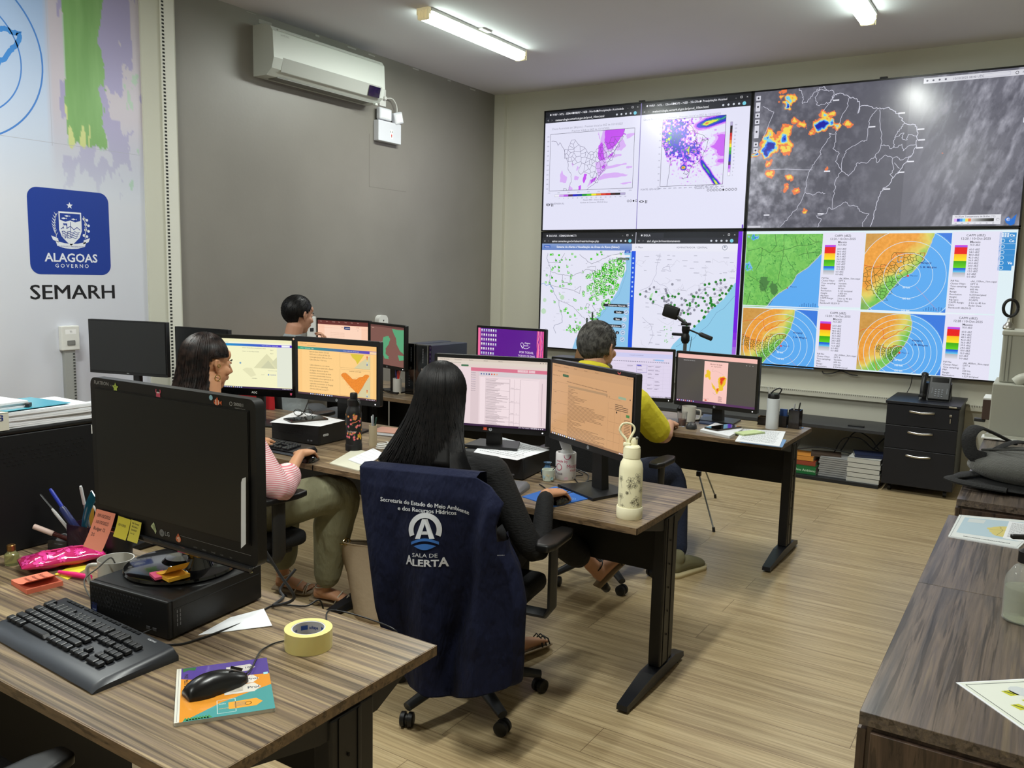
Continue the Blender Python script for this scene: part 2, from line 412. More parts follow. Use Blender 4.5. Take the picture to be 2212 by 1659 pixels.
batten(-1.28, 5.98, 'lit tube batten on the ceiling before the video screens, cut off by the frame')
batten(-4.03, 1.7, 'lit tube batten on the ceiling over the banner side, behind the one in view', power=58)
batten(-1.28, 1.7, 'lit tube batten on the ceiling above the near desk and photographer', power=72)
batten(-2.6, -1.6, 'lit tube batten on the ceiling near the front wall')
# ---------------------------------------------------------------- desks
DW = wood('streaky_brown_laminate', 0, [(.32, (78, 66, 58)), (.40, (116, 98, 78)), (.47, (148, 128, 98)), (.53, (118, 100, 84)), (.59, (168, 147, 112)), (.68, (136, 118, 96))], stretch=60, warp=.05, line=(96, 80, 72), lamt=.6, rough=.36)
DWE = wood('laminate_edge_band', 0, [(.3, (118, 96, 72)), (.7, (134, 110, 82))], stretch=6, rough=.45)
def desk(x0, x1, y0, y1, label, ends=(1, 1), panel=(.42, .70)):
 """work table: streaky top, black steel T-legs, modesty panel at the back"""
 r = empty('office_desk', ((x0+x1)/2, (y0+y1)/2, 0), 0, label, 'desk'); w = x1-x0; d = y1-y0
 obj('desktop', MB().box((0, 0, .7375), (w-.004, d-.004, .0249), .0015, 1), DW, r)
 e = MB(); T = .002
 for a, b in (((-w/2, -d/2, .725), (w/2, -d/2+T, .7495)), ((-w/2, d/2-T, .725), (w/2, d/2, .7495)), ((-w/2, -d/2, .725), (-w/2+T, d/2, .7495)), ((w/2-T, -d/2, .725), (w/2, d/2, .7495))): e.b2(a, b)
 obj('edge_band', e, DWE, r)
 for sx in (-1, 1):
  if not ends[0 if sx < 0 else 1]: continue
  cx = sx*(w/2-.05)
  lg = MB().box((cx, .055, .385), (.052, .10, .63), .006).box((cx, .12, .385), (.045, .05, .63), .004).box((cx+.027*sx, .03, .385), (.003, .004, .62)).box((cx+.027*sx, .09, .385), (.003, .004, .62))
  q = obj('leg', lg, blackm, r)
  for zz in (.2, .3, .4, .5, .6): obj('screw_hole', MB().box((cx+.0285*sx, .058, zz), (.002, .005, .008)), mat('hole_black', (3, 3, 3), .9), q)
  ft = MB(); L = d/2-.045
  ft.add([(cx+a*.031*k, yy, zz) for yy, zz, k in ((-L, .012, .75), (-L, .034, .7), (-.06, .07, 1), (.17, .07, 1), (L, .034, .7), (L, .012, .75)) for a in (-1, 1)],
   [(0, 1, 3, 2), (2, 3, 5, 4), (4, 5, 7, 6), (6, 7, 9, 8), (8, 9, 11, 10), (10, 11, 1, 0), (0, 2, 4, 6, 8, 10), (1, 3, 5, 7, 9, 11)])
  obj('foot', ft, mat('foot_plastic', (26, 28, 33), .4), r)
  for yy in (-L+.05, L-.05): obj('glide', MB().lathe([(.018, 0), (.018, .016)], (cx, yy, 0), 12), black, r)
  obj('top_bracket', MB().add([(cx-.02, -d/2+.04, .725), (cx+.02, -d/2+.04, .725), (cx-.02, -.02, .655), (cx+.02, -.02, .655), (cx-.02, .16, .655), (cx+.02, .16, .655), (cx-.02, d/2-.04, .725), (cx+.02, d/2-.04, .725)],
   [(0, 1, 3, 2), (2, 3, 5, 4), (4, 5, 7, 6), (0, 6, 7, 1), (0, 2, 4, 6), (1, 7, 5, 3)]), blackm, r)
 obj('modesty_panel', MB().b2((-w/2+.08, .15, panel[0]), (w/2-.08, .168, panel[1]+.02), .001, 1), mat('modesty_black', (14, 14, 16), .5), r)
 return r
desk(-2.83, -1.19, .872, 1.563, 'near desk carrying the stickered switched-off monitor and yellow tape roll')
desk(-4.47, -2.83, .872, 1.563, 'desk beyond the black tower at the picture edge, mostly out of view', ends=(1, 0))
desk(-2.83, -1.19, 2.745, 3.42, 'middle desk carrying the cream flask and two joined monitors')
desk(-4.43, -2.832, 2.745, 3.74, 'middle-row desk where the woman in stripes works', ends=(1, 0))
desk(-5.15, -4.434, 2.745, 3.42, 'short desk under the banner carrying the switched-off thin monitor', ends=(0, 1))
desk(-2.83, -1.18, 4.64, 5.35, 'far desk where the man in yellow works')
desk(-4.46, -2.832, 4.58, 5.29, 'far desk carrying two upright tower computers', ends=(1, 0))
desk(-5.15, -4.462, 4.58, 5.29, 'far desk end by the grey wall where the man in grey sits', ends=(0, 1))
# ---------------------------------------------------------------- low cabinets on the right
CW = wood('dark_walnut_laminate', 1, [(.28, (54, 48, 48)), (.40, (88, 80, 76)), (.5, (112, 98, 86)), (.58, (92, 82, 78)), (.68, (132, 116, 96))], stretch=30, warp=.45, line=(80, 72, 70), lamt=.6, rough=.3, fine=110)
CWF = wood('dark_walnut_front', 2, [(.25, (40, 31, 27)), (.5, (72, 56, 47)), (.75, (100, 80, 66))], stretch=10, warp=.8, line=(60, 48, 42), rough=.4)
def lowcab(x0, x1, y0, y1, label):
 r = empty('low_cabinet', ((x0+x1)/2, (y0+y1)/2, 0), 0, label, 'cabinet', 'walnut low cabinets along the walkway'); w = x1-x0; d = y1-y0
 obj('cabinet_top', MB().box((0, 0, .735), (w, d-.0015, .03), .001, 1), CW, r)
 obj('carcass', MB().box((0, 0, .39), (w-.03, d-.02, .66)), CWF, r)
 obj('plinth', MB().box((0, 0, .03), (w-.06, d-.04, .06)), black, r)
 for k in (-1, 1):
  dr = obj('door', MB().box((-w/2+.006, k*d/4, .395), (.018, d/2-.012, .63), .001, 1), CWF, r)
  obj('handle', MB().tube([(-w/2-.002, k*.05, .55), (-w/2-.022, k*.05, .555), (-w/2-.022, k*.05, .645), (-w/2-.002, k*.05, .65)], .004, 6), chrome, dr)
 obj('side_panel', MB().box((0, -d/2+.004, .395), (w-.05, .018, .63), .001, 1), CWF, r)
 return r
lowcab(-.265, .30, 1.83, 2.762, 'walnut low cabinet nearest the camera, map sheet on top')
lowcab(-.265, .30, 2.764, 3.67, 'walnut low cabinet second in line, gel bottle at its seam')
lowcab(-.262, .30, 3.97, 4.83, 'walnut low cabinet under the grey backpack')
lowcab(-.262, .30, 4.832, 6.15, 'walnut low cabinet farthest back, under the beige machine')
# ---------------------------------------------------------------- black drawer unit under the video wall
r = empty('drawer_unit', (-.765, 7.46, 0), 0, 'tall black three-drawer pedestal below the video screens, desk phone on it', 'drawer unit')
bl = mat('black_melamine', (20, 22, 30), .42)
obj('unit_top', MB().box((0, 0, .722), (.53, .61, .022), .002, 1), bl, r)
obj('carcass', MB().box((0, .01, .385), (.51, .58, .65)), bl, r)
for z0, z1 in ((.545, .705), (.36, .54), (.065, .355)):
 dr = obj('drawer', MB().b2((-.253, -.30, z0), (.253, -.282, z1), .0015, 1), bl, r)
 hz = z1-.045
 obj('handle', MB().tube(smooth_path([(-.085, -.30, hz+.004), (-.08, -.318, hz+.002), (0, -.326, hz-.004), (.08, -.318, hz+.002), (.085, -.30, hz+.004)]), .006, 8, flat=(1.3, .7)), chrome, dr, smooth=True)
obj('lock', MB().box((.2, -.303, .655), (.018, .006, .018), .002).box((.2, -.306, .615), (.006, .003, .035)), chrome, r)
obj('maker_badge', MB().box((.21, -.306, .722), (.055, .004, .012), .003), chrome, r)
for sx in (-.2, .2):
 for y_ in (-.22, .24): obj('castor', MB().lathe([(.028, -.012), (.028, .012)], M=Matrix.Translation((sx, y_, .028)) @ Matrix.Rotation(PI/2, 4, 'Y'), n=14).box((sx, y_, .055), (.03, .03, .02)), black, r)
# ---------------------------------------------------------------- low dark shelf along the video wall
r = empty('wall_bench', (-2.4, 7.6, 0), 0, 'long low dark shelf against the wall below the video screens', 'shelf')
sh = mat('dark_shelf', (52, 53, 56), .45)
obj('upper_shelf', MB().b2((-2.7, -.3, .425), (1.36, .21, .452), .001, 1), sh, r)
obj('lower_shelf', MB().b2((-2.7, -.42, .0), (1.36, .21, .03), .001, 1), mat('dark_shelf_low', (26, 27, 30), .5), r)
for x_ in (-2.69, -1.3, .35): obj('divider', MB().b2((x_-.01, -.2, .03), (x_+.01, .2, .425)), sh, r)
# cable raceways
r = empty('cable_raceway', (-1.6, YN, .66), 0, 'cream cable raceway along the wall under the video screens', 'raceway')
obj('channel', MB().b2((-3.5, -.045, -.035), (1.9, 0, .02), .004), mat('raceway_cream', (196, 194, 180), .5), r)
rs = MB()
for k in range(150): rs.box((-.9+k*.018, -.047, .008), (.006, .003, .01)) if k < 150 else None
obj('slots', rs, mat('slot_shadow', (120, 118, 108), .8), r)
r = empty('cable_raceway', (XW+.0195, 2.965, 0), 0, 'grey slotted vertical raceway running up the banner wall to an outlet', 'raceway')
obj('channel', MB().b2((.001, -.04, .1), (.03, .03, 1.12), .002), mat('raceway_grey', (150, 152, 150), .5), r)
rs = MB()
for k in range(52): rs.box((.031, .02, .12+k*.019), (.002, .012, .008))
obj('slots', rs, mat('slot_grey', (60, 62, 62), .8), r)
# ---------------------------------------------------------------- air conditioner
r = empty('air_conditioner', (XW, 5.12, 3.09), 0, 'white split air conditioner high on the grey wall', 'air conditioner')
acm = mat('ac_white', (196, 200, 194), .38); L = 1.24
prof = [(0, 0), (0, .37), (.12, .37), (.19, .345), (.215, .31), (.225, .12), (.2, .045), (.14, 0)]
b = MB(); n = len(prof); vs = [(px, s_*L/2, pz) for s_ in (-1, 1) for px, pz in prof]
b.add(vs, [tuple(range(n)), tuple(range(2*n-1, n-1, -1))]+[(i, n+i, n+(i+1) % n, (i+1) % n) for i in range(n)])
obj('housing', b, acm, r)
obj('top_strip', MB().box((.208, 0, .325), (.012, L-.1, .012), .004), mat('ac_line', (176, 178, 172), .4), r)
obj('louver', MB().add([(.228, -L/2+.09, .13), (.228, L/2-.04, .13), (.2, L/2-.04, .035), (.2, -L/2+.09, .035), (.222, -L/2+.09, .13), (.222, L/2-.04, .13), (.194, L/2-.04, .03), (.194, -L/2+.09, .03)],
 [(0, 1, 2, 3), (7, 6, 5, 4), (0, 4, 5, 1), (1, 5, 6, 2), (2, 6, 7, 3), (3, 7, 4, 0)]), mat('ac_flap', (172, 174, 168), .4), r)
obj('display_window', MB().add([(.2305, L/2-.2, .118), (.2305, L/2-.06, .118), (.21, L/2-.06, .035), (.21, L/2-.2, .035)], [(0, 1, 2, 3)]), blackg, r)
obj('drain_nub', MB().box((.16, L/2-.05, -.01), (.03, .03, .02), .005), acm, r)
obj('outlet_vent', MB().box((.1, 0, -.002), (.1, L-.2, .006)), mat('ac_vent', (120, 120, 116), .6), r)
c = Canvas(100, 10, .2, .02, None); c.text(0, 8, 'SAMSUNG', 9, (140, 142, 138)); c.build('lettering', PRINT, r, loc=(.2235, -L/2+.17, .29), rz=PI/2)
# ---------------------------------------------------------------- outlet and emergency light
r = empty('wall_outlet', (XW, 5.96, 3.20), 0, 'white wall outlet above the emergency light, plug in it', 'outlet')
obj('cover_plate', MB().box((.004, 0, 0), (.008, .085, .15), .003), white_p, r)
pl = obj('plug', MB().box((.022, .01, -.005), (.03, .03, .03), .006), white_p, r)
obj('cable', MB().tube(smooth_path([(.035, .02, -.005), (.045, .09, 0), (.04, .15, -.05), (.03, .165, -.12), (.03, .14, -.16)]), .005, 6), white_p, pl, smooth=True)
r = empty('emergency_light', (XW, 6.0, 2.84), 0, 'white twin-head emergency light box on the grey wall', 'emergency light')
em = mat('emergency_box', (205, 207, 214), .45)
obj('battery_box', MB().box((.03, 0, .06), (.06, .31, .18), .006), em, r)
lensm = mat('lamp_lens', (240, 240, 225), .15, emit=(255, 250, 225), es=.35)
for y_, z_, ry in ((-.065, .207, 0), (.115, .20, .28)):
 h = obj('lamp_head', MB().box((.045, 0, 0), (.05, .165 if ry == 0 else .12, .105), .014, 3), em, r); h.location = (0, y_, z_); h.rotation_euler = (ry, 0, 0)
 obj('lens', MB().box((.0705, 0, 0), (.004, .12 if ry == 0 else .08, .068), .004), lensm, h)
c = Canvas(60, 100, .06, .1, None)
c.poly([(10, 15), (50, 15), (48, 95), (12, 95)], (235, 235, 232)); c.up(); c.poly([(16, 20), (26, 42), (14, 40)], (30, 30, 30)); c.poly([(44, 20), (34, 42), (46, 40)], (30, 30, 30))
c.poly([(22, 60), (38, 60), (34, 84), (26, 84)], (215, 90, 90)); c.circle(30, 78, 5, (40, 30, 30)); c.circle(30, 55, 4, (240, 40, 50))
c.build('indicator_sticker', PRINT, r, loc=(.0605, .02, .05), rz=PI/2)
# outlets low on the wall
for y_, z_, la in ((5.066, 1.17, 'tall white switch plate on the grey wall behind the man in grey'),):
 r = empty('wall_switch', (XW, y_, z_-.04), 0, la, 'switch')
 obj('cover_plate', MB().box((.006, 0, 0), (.012, .10, .26), .006), white_p, r); obj('socket', MB().box((.0125, 0, .02), (.003, .04, .03), .003), dark, r)
r = empty('wall_dispenser', (XW, 5.93, 1.15), 0, 'small white rounded box on the grey wall above the monitors', 'wall box')
obj('cover', MB().prism(rrect(.13, .2, .05), .05, Matrix.Rotation(PI/2, 4, 'Z') @ Matrix.Rotation(PI/2, 4, 'X')), white_p, r, smooth=True)
obj('keyhole', MB().box((.051, 0, .05), (.002, .012, .012)), dark, r)
r = empty('wall_outlet', (XW+.0195, 2.965, 1.19), 0, 'white double outlet on the banner wall above the grey raceway', 'outlet')
obj('cover_plate', MB().box((.02, 0, 0), (.04, .115, .155), .006), white_p, r)
c = Canvas(10, 4, .07, .03, (235, 235, 235)); c.up(); c.text(5, 3, 'TI', 2.6, (40, 40, 40), 'C'); c.build('sticker', PRINT, r, loc=(.0405, 0, .04), rz=PI/2)
obj('socket', MB().box((.041, 0, -.03), (.003, .05, .03), .004), mat('socket_grey', (120, 120, 118), .5), r)
# ---------------------------------------------------------------- tracing helpers: picture pixel -> point on a real plane
def pray(x, y): return FW+RT*((x-1106)/FPX)+UP*((829.5-y)/FPX)
CAMP = Vector((0, 0, CAMH))
def hit(x, y, p0, nrm):
 d = pray(x, y); p0 = Vector(p0); nrm = Vector(nrm); return CAMP+d*((p0-CAMP).dot(nrm)/d.dot(nrm))
class Tracer:
 """canvas units of a face from photo-crop coordinates (origin, scale)"""
 def __init__(s, cv, c, u, o=(0, 0), k=1): s.cv, s.c, s.u, s.o, s.k = cv, Vector(c), Vector(u), o, k; s.n = s.u.cross(Vector((0, 0, 1)))
 def __call__(s, x, y):
  p = hit(s.o[0]+x/s.k, s.o[1]+y/s.k, s.c, s.n)-s.c
  return ((p.dot(s.u)/s.cv.w+.5)*s.cv.W, (.5-p.z/s.cv.h)*s.cv.H)
 def pts(s, *P): return [s(*p) for p in P]
def circ3(a, b, c):
 ax, ay = a; bx, by = b; cx, cy_ = c; d = 2*(ax*(by-cy_)+bx*(cy_-ay)+cx*(ay-by))
 ux = ((ax*ax+ay*ay)*(by-cy_)+(bx*bx+by*by)*(cy_-ay)+(cx*cx+cy_*cy_)*(ay-by))/d
 uy = ((ax*ax+ay*ay)*(cx-bx)+(bx*bx+by*by)*(ax-cx)+(cx*cx+cy_*cy_)*(bx-ax))/d
 return ux, uy, math.hypot(ax-ux, ay-uy)
def inside(p, poly):
 x, y = p; r = False
 for i in range(len(poly)):
  a, b = poly[i-1], poly[i]
  if (a[1] > y) != (b[1] > y) and x < (b[0]-a[0])*(y-a[1])/(b[1]-a[1])+a[0]: r = not r
 return r
def cells(region, n, seed=0):
 """irregular map cells (municipalities) inside a region"""
 rnd = random.Random(seed); xs = [p[0] for p in region]; ys = [p[1] for p in region]
 x0, x1, y0, y1 = min(xs), max(xs), min(ys), max(ys); A = (x1-x0)*(y1-y0); S = []
 dmin = math.sqrt(A/n)*.42
 for _ in range(n*14):
  p = (rnd.uniform(x0, x1), rnd.uniform(y0, y1))
  if all((p[0]-q[0])**2+(p[1]-q[1])**2 > dmin*dmin for q in S): S.append(p)
  if len(S) >= n: break
 out = []
 for p in S:
  if not inside(p, region): continue
  P = [(x0, y0), (x1, y0), (x1, y1), (x0, y1)]
  for q in sorted(S, key=lambda q: (p[0]-q[0])**2+(p[1]-q[1])**2)[1:16]:
   mx, my, dx, dy = (p[0]+q[0])/2, (p[1]+q[1])/2, q[0]-p[0], q[1]-p[1]; Q = []
   for i in range(len(P)):
    a, b = P[i-1], P[i]; fa = (a[0]-mx)*dx+(a[1]-my)*dy; fb = (b[0]-mx)*dx+(b[1]-my)*dy
    if (fa > 0) != (fb > 0): t = fa/(fa-fb); Q.append((a[0]+(b[0]-a[0])*t, a[1]+(b[1]-a[1])*t))
    if fb <= 0: Q.append(b)
   P = Q
   if not P: break
  if P: out.append(P)
 return out
def wob(P, amp, seed=0, k=4):
 rnd = random.Random(seed); o = []
 for a, b in zip(P, P[1:]):
  for i in range(k):
   t = i/k; o.append((a[0]+(b[0]-a[0])*t+(rnd.uniform(-amp, amp) if i else 0), a[1]+(b[1]-a[1])*t+(rnd.uniform(-amp, amp) if i else 0)))
 o.append(P[-1]); return o
ALAG = [(0, .13), (.06, .03), (.17, .01), (.28, .12), (.40, .27), (.47, .29), (.56, .27), (.66, .16), (.78, .12), (.85, .02), (.96, 0), (1, .06), (.93, .22), (.86, .40), (.74, .70), (.62, .96), (.56, 1), (.50, .86), (.38, .72), (.24, .52), (.10, .30)]
RAIN = [(240, 240, 250), (215, 170, 245), (190, 90, 235), (70, 40, 90), (20, 20, 200), (20, 60, 160), (30, 150, 60), (90, 200, 40), (240, 230, 40), (235, 150, 40), (225, 60, 30), (200, 20, 20), (60, 20, 20), (20, 20, 20), (180, 170, 210)]
DBZ = [(215, 80, 225), (232, 20, 24), (250, 215, 40), (70, 190, 20), (20, 80, 215), (205, 205, 215)]
# ---------------------------------------------------------------- the four big panels
PW, PH, PX0, PZT, PY = 2.173, 1.2287, -4.593, 3.334, 7.74
bez = mat('panel_bezel', (9, 9, 10), .3)
def panel(ix, iz, label):
 cx = PX0+PW*(ix+.5); cz = PZT-PH*(iz+.5)
 r = empty('video_panel', (cx, PY, cz), 0, label, 'screen', 'large video panels mounted two by two')
 b = MB(); B = .013; w, h = PW-.004, PH-.004
 for a, c in (((-w/2, .0, -h/2), (-w/2+B, .035, h/2)), ((w/2-B, .0, -h/2), (w/2, .035, h/2)), ((-w/2, .0, h/2-B), (w/2, .035, h/2)), ((-w/2, .0, -h/2), (w/2, .035, -h/2+B))): b.b2(a, c)
 obj('bezel', b, bez, r)
 obj('housing', MB().b2((-w/2+.004, .012, -h/2+.004), (w/2-.004, .045, h/2-.004)), bez, r)
 obj('wall_mount', MB().b2((-.4, .045, -.25), (.4, .08, .25)), black, r)
 cv = Canvas(1920, 1080, w-2*B, h-2*B, None, eps=.0002)
 return r, cv, (cx, PY+.010, cz)
def finish(r, cv): cv.build('display', EMIT_WALL, r, loc=(0, .010, 0))
WHT = (226, 226, 246)
def browser(cv, x0, x1, tabs, url, h=100, c0=(28, 30, 36), c1=(40, 42, 50)):
 cv.rect(x0, 0, x1, h*.5, c0); cv.rect(x0, h*.5, x1, h, c1); cv.up(); x = x0+45
 for t in tabs:
  cv.rect(x-8, 8, x+215, h*.5, c1); cv.up(); cv.circle(x+8, 28, 8, (230, 230, 235)); cv.text(x+26, 37, t, 25, (225, 225, 232), bold=.01); x += 240; cv.l -= 1
 cv.up(); cv.text(x0+20, h*.5+36, '<', 28, (200, 200, 205)); cv.text(x0+60, h*.5+36, '>', 28, (120, 120, 125)); cv.text(x0+105, h*.5+37, url, 26, (235, 235, 240), bold=.01)
 for i, t in enumerate('-□×'): 
  if t == '□': cv.frame(x1-88, 18, x1-74, 32, (210, 210, 215), 3)
  else: cv.text(x1-130+i*45, 36, t, 26, (210, 210, 215))
 for i in range(4): cv.circle(x1-230+i*44, h*.5+26, 9, (205, 210, 220))
 cv.circle(x1-55, h*.5+26, 15, (120, 205, 225), 16)
# --- top left: rain forecast pages
r, cv, c3 = panel(0, 0, 'top-left video panel showing two white forecast map pages side by side')
T = Tracer(cv, c3, (1, 0, 0), (1140, 140), 4.254)
cv.rect(0, 0, 1920, 1080, WHT); cv.up()
browser(cv, 0, 958, ['WRF - NTL - SEMARHAL', 'WRF - NEB - Nordeste', 'Precipitação Acumulada'], 'meteorologia.semarh.al.gov.br/prod_10km.html')
browser(cv, 962, 1920, ['WRF - NTL - 15kmSEM', 'GFS - NEB - 25x25km', 'Precipitação Acumul'], 'meteorologia.semarh.al.gov.br/prod_10km.html')
cv.up(); cv.rect(956, 0, 963, 1080, (140, 130, 190))
cv.text(70, 165, 'Chuva Acumulada em 24h(mm) - Previsao Inicial as 00Z de 10/10/2025', 25, (150, 150, 168)); cv.text(280, 196, 'Previsao Valida as 00Z de 13/10/2025', 25, (150, 150, 168))
cv.text(985, 150, 'Chuva Acumulada em 24h(mm) - Previsao Inicial as 00Z de 10/10/2025', 24, (160, 160, 178)); cv.text(1230, 178, 'Previsao Valida as 00Z de 16/10/2025', 24, (160, 160, 178))
fr = T.pts((218, 640), (985, 575), (955, 1132), (197, 1165)); fx0, fy0, fx1, fy1 = min(p[0] for p in fr), fr[0][1], fr[1][0], fr[2][1]
cv.clip = (fx0, fy0, fx1, fy1); pur, lil = (196, 80, 238), (216, 176, 244)
for P in ([(655, 610), (668, 690), (645, 640)], [(715, 600), (895, 582), (880, 640), (820, 720), (770, 800), (720, 780), (700, 700)], [(650, 740), (690, 710), (720, 780), (750, 860), (690, 890), (645, 860)], [(905, 640), (985, 625), (985, 645), (910, 680)],
  [(870, 670), (905, 740), (860, 790), (800, 780)], [(760, 830), (860, 820), (860, 838), (740, 860)], [(620, 900), (720, 880), (740, 930), (900, 900), (910, 915), (720, 960), (650, 1040)], [(640, 1050), (700, 1000), (830, 990), (925, 1010), (900, 1025), (750, 1040), (660, 1062)],
  [(300, 1000), (318, 970), (330, 1010), (362, 1030), (350, 1085), (295, 1080)], [(400, 900), (425, 915), (410, 935)], [(430, 1020), (470, 1030), (460, 1062), (425, 1055)], [(455, 930), (470, 940), (455, 975), (445, 970)], [(850, 1090), (950, 1075), (950, 1085), (870, 1100)], [(540, 1130), (570, 1060), (640, 1020), (625, 1060), (575, 1100)], [(380, 1110), (410, 1130), (410, 1160), (375, 1155)], [(905, 935), (960, 930), (955, 948), (905, 950)], [(690, 610), (715, 600), (700, 720), (660, 730)]):
 cv.poly(wob(T.pts(*P, P[0])[:], 4, len(P)), lil)
cv.up()
for P in ([(715, 600), (895, 582), (880, 640), (850, 680), (780, 770), (735, 780), (705, 690)], [(655, 740), (685, 712), (700, 830), (715, 870), (660, 880), (645, 820)], [(505, 1060), (520, 1000), (545, 1005), (535, 1050), (515, 1090)], [(575, 1060), (635, 1030), (625, 1050), (580, 1095)], [(465, 1115), (490, 1105), (490, 1145), (465, 1150)], [(735, 840), (790, 800), (780, 830), (745, 850)], [(680, 930), (715, 915), (705, 950), (680, 952)], [(880, 625), (905, 630), (895, 650)]):
 cv.poly(wob(T.pts(*P, P[0]), 4, len(P)+2), pur)
cv.up(); AP = T.pts((340, 810), (415, 705), (480, 740), (540, 800), (620, 800), (700, 720), (830, 660), (880, 680), (840, 740), (760, 830), (700, 960), (640, 1040), (620, 1085), (560, 1010), (480, 930), (370, 870))
for P in cells(AP, 165, 2): cv.line(P, (92, 84, 118), 2.6, True)
cv.line(wob(T.pts((220, 705), (262, 705), (280, 745), (295, 715), (330, 770), (350, 850), (370, 900), (370, 960), (400, 1010), (400, 1070), (385, 1110), (375, 1150)), 4, 4), (96, 90, 120), 3)
cv.line(wob(T.pts((895, 585), (870, 660), (800, 790), (720, 930), (660, 1020), (620, 1085), (560, 1130), (540, 1150)), 3, 5), (110, 80, 150), 3)
cv.line(T.pts((325, 1160), (330, 1138), (355, 1140), (360, 1160)), (90, 90, 110), 3)
cv.clip = (0, 0, 1920, 1080); cv.frame(fx0, fy0, fx1, fy1, (60, 58, 80), 3)
for i in range(12): cv.text(fx0-12, fy0+25+i*(fy1-fy0-40)/11, '8.8S', 13, (110, 110, 130), 'R')
for i in range(9): cv.text(fx0+i*(fx1-fx0)/8.2, fy1+24, '37W', 13, (110, 110, 130), 'C')
a = T(248, 1205); b_ = T(896, 1182)
for i, c in enumerate(RAIN): w_ = (b_[0]-a[0])/15; cv.rect(a[0]+i*w_, a[1]-9, a[0]+(i+1)*w_, a[1]+9, c); cv.text(a[0]+(i+1)*w_, a[1]+30, str((1, 2, 5, 10, 15, 20, 25, 30, 35, 40, 50, 60, 75, 100, 125)[i]), 15, (110, 110, 130), 'C')
cv.frame(a[0], a[1]-9, b_[0], a[1]+9, (70, 60, 90), 2)
cv.text(420, a[1]+52, 'Modelo WRF - 10 km x 10 km', 17, (90, 90, 110)); cv.text(390, a[1]+74, 'Condicao de Contorno: GFS-0.25 Graus', 17, (90, 90, 110)); cv.text(30, a[1]+80, 'FONTE: SEMARH-AL', 22, (120, 120, 140))
for x_, y_ in ((40, 852), (985, 845)): cv.text(x_-10, y_+10, '<>', 40, (30, 30, 40), bold=.03); cv.rect(x_+48, y_-16, x_+54, y_+12, (30, 30, 40)); cv.rect(x_+62, y_-16, x_+68, y_+12, (30, 30, 40))
for i in range(4): (cv.circle if i == 2 else cv.ring)(870+i*26, 832, 9, (30, 30, 40), *(() if i == 2 else (3, 14)))
for i in range(10): (cv.circle if i == 5 else cv.ring)(1600+i*26, 762, 9, (30, 30, 40), *(() if i == 5 else (3, 14)))
g = T.pts((1243, 508), (1825, 458), (1790, 1097), (1210, 1123)); gx0, gy0, gx1, gy1 = g[0][0], g[0][1], g[1][0], g[2][1]
def sa(X, Y):
 n = fbm(X*34, Y*34, 4, 3); n2 = fbm(X*7, Y*7, 4, 8); big = fbm(X*3+5, Y*9, 4, 5)
 O = np.zeros(X.shape+(3,)); O[:] = WHT
 am = np.exp(-(((X-.2)/.30)**2+((Y-.27)/.33)**2)*1.1)
 d1 = np.minimum(am*.98+(n-.5)*1.5, .92+am*am*.12*0+np.clip(.16-X,0,1)*2.5); sp = np.exp(-(((X-.45)/.2)**2+((Y-.5)/.2)**2))*.78+(n-.5)*1.5
 atl = np.clip((X-.72)*5, 0, 1)*np.clip(1-abs(Y-.45)*2.6, 0, 1)*.9+(big-.5)*1.1
 diag = np.exp(-((((Y-.6)-(X-.6)*1.25)/.075)**2))*np.clip((X-.58)*9, 0, 1)*1.15+(n2-.5)*.5
 nr = np.exp(-((Y-.02-.25*(1-X))/.09)**2)*np.clip((X-.45)*4, 0, 1)*1.2+(big-.5)*.8
 lob = np.exp(-(((X-.37)/.055)**2+((Y-.73)/.045)**2))*1.3+(n-.5)*.4
 d = np.maximum.reduce([d1, sp, np.minimum(atl*.7, .55), diag*.9, nr*.85, lob]); west = X < (.02+.12*np.clip(Y-.35, 0, 1)*2.2); d = np.where(west & (Y > .4), -1, d)
 for th, c in ((.3, (222, 176, 246)), (.43, (200, 96, 240)), (.58, (40, 30, 214)), (.83, (24, 70, 170)), (.93, (60, 180, 110)), (1.0, (225, 225, 70)), (1.12, (235, 120, 50))): O[d > th] = c
 return O
cv.field(gx0, gy0, gx1, gy1, 190, 180, sa); cv.up()
for P, s_ in (([(1245, 720), (1250, 760), (1275, 810), (1310, 850), (1312, 900), (1300, 1000), (1280, 1115)], 1), ([(1450, 560), (1480, 545), (1510, 570), (1550, 630), (1620, 650), (1660, 690), (1640, 760), (1615, 810), (1600, 850), (1560, 900), (1520, 910), (1490, 960), (1470, 1030), (1430, 1048), (1415, 1040)], 2), ([(1455, 570), (1480, 610), (1530, 605), (1545, 690), (1515, 740), (1510, 790), (1555, 800), (1600, 810)], 3), ([(1560, 640), (1545, 700), (1560, 740), (1590, 720), (1600, 690), (1660, 690)], 4), ([(1530, 690), (1555, 710), (1550, 800)], 5), ([(1430, 1000), (1450, 960), (1480, 985), (1460, 1010), (1430, 1000)], 6), ([(1610, 660), (1605, 700), (1640, 700)], 7)):
 cv.line(wob(T.pts(*P), 4, s_), (60, 50, 90), 3)
cv.frame(gx0, gy0, gx1, gy1, (50, 40, 70), 3)
for i in range(11): cv.text(gx0-10, gy0+8+i*(gy1-gy0)/10, '10S', 13, (100, 100, 120), 'R')
for i in range(13): cv.text(gx0+i*(gx1-gx0)/12, gy1+22, '80W', 13, (100, 100, 120), 'C')
a = T(1875, 525); b_ = T(1845, 1020)
for i, c in enumerate(RAIN[::-1]): h_ = (b_[1]-a[1])/15; cv.rect(a[0]-9, a[1]+i*h_, a[0]+9, a[1]+(i+1)*h_, c); cv.text(a[0]+26, a[1]+(i+1)*h_, str((150, 125, 100, 75, 60, 50, 40, 35, 30, 25, 20, 15, 10, 5, 2)[i]), 14, (100, 100, 120))
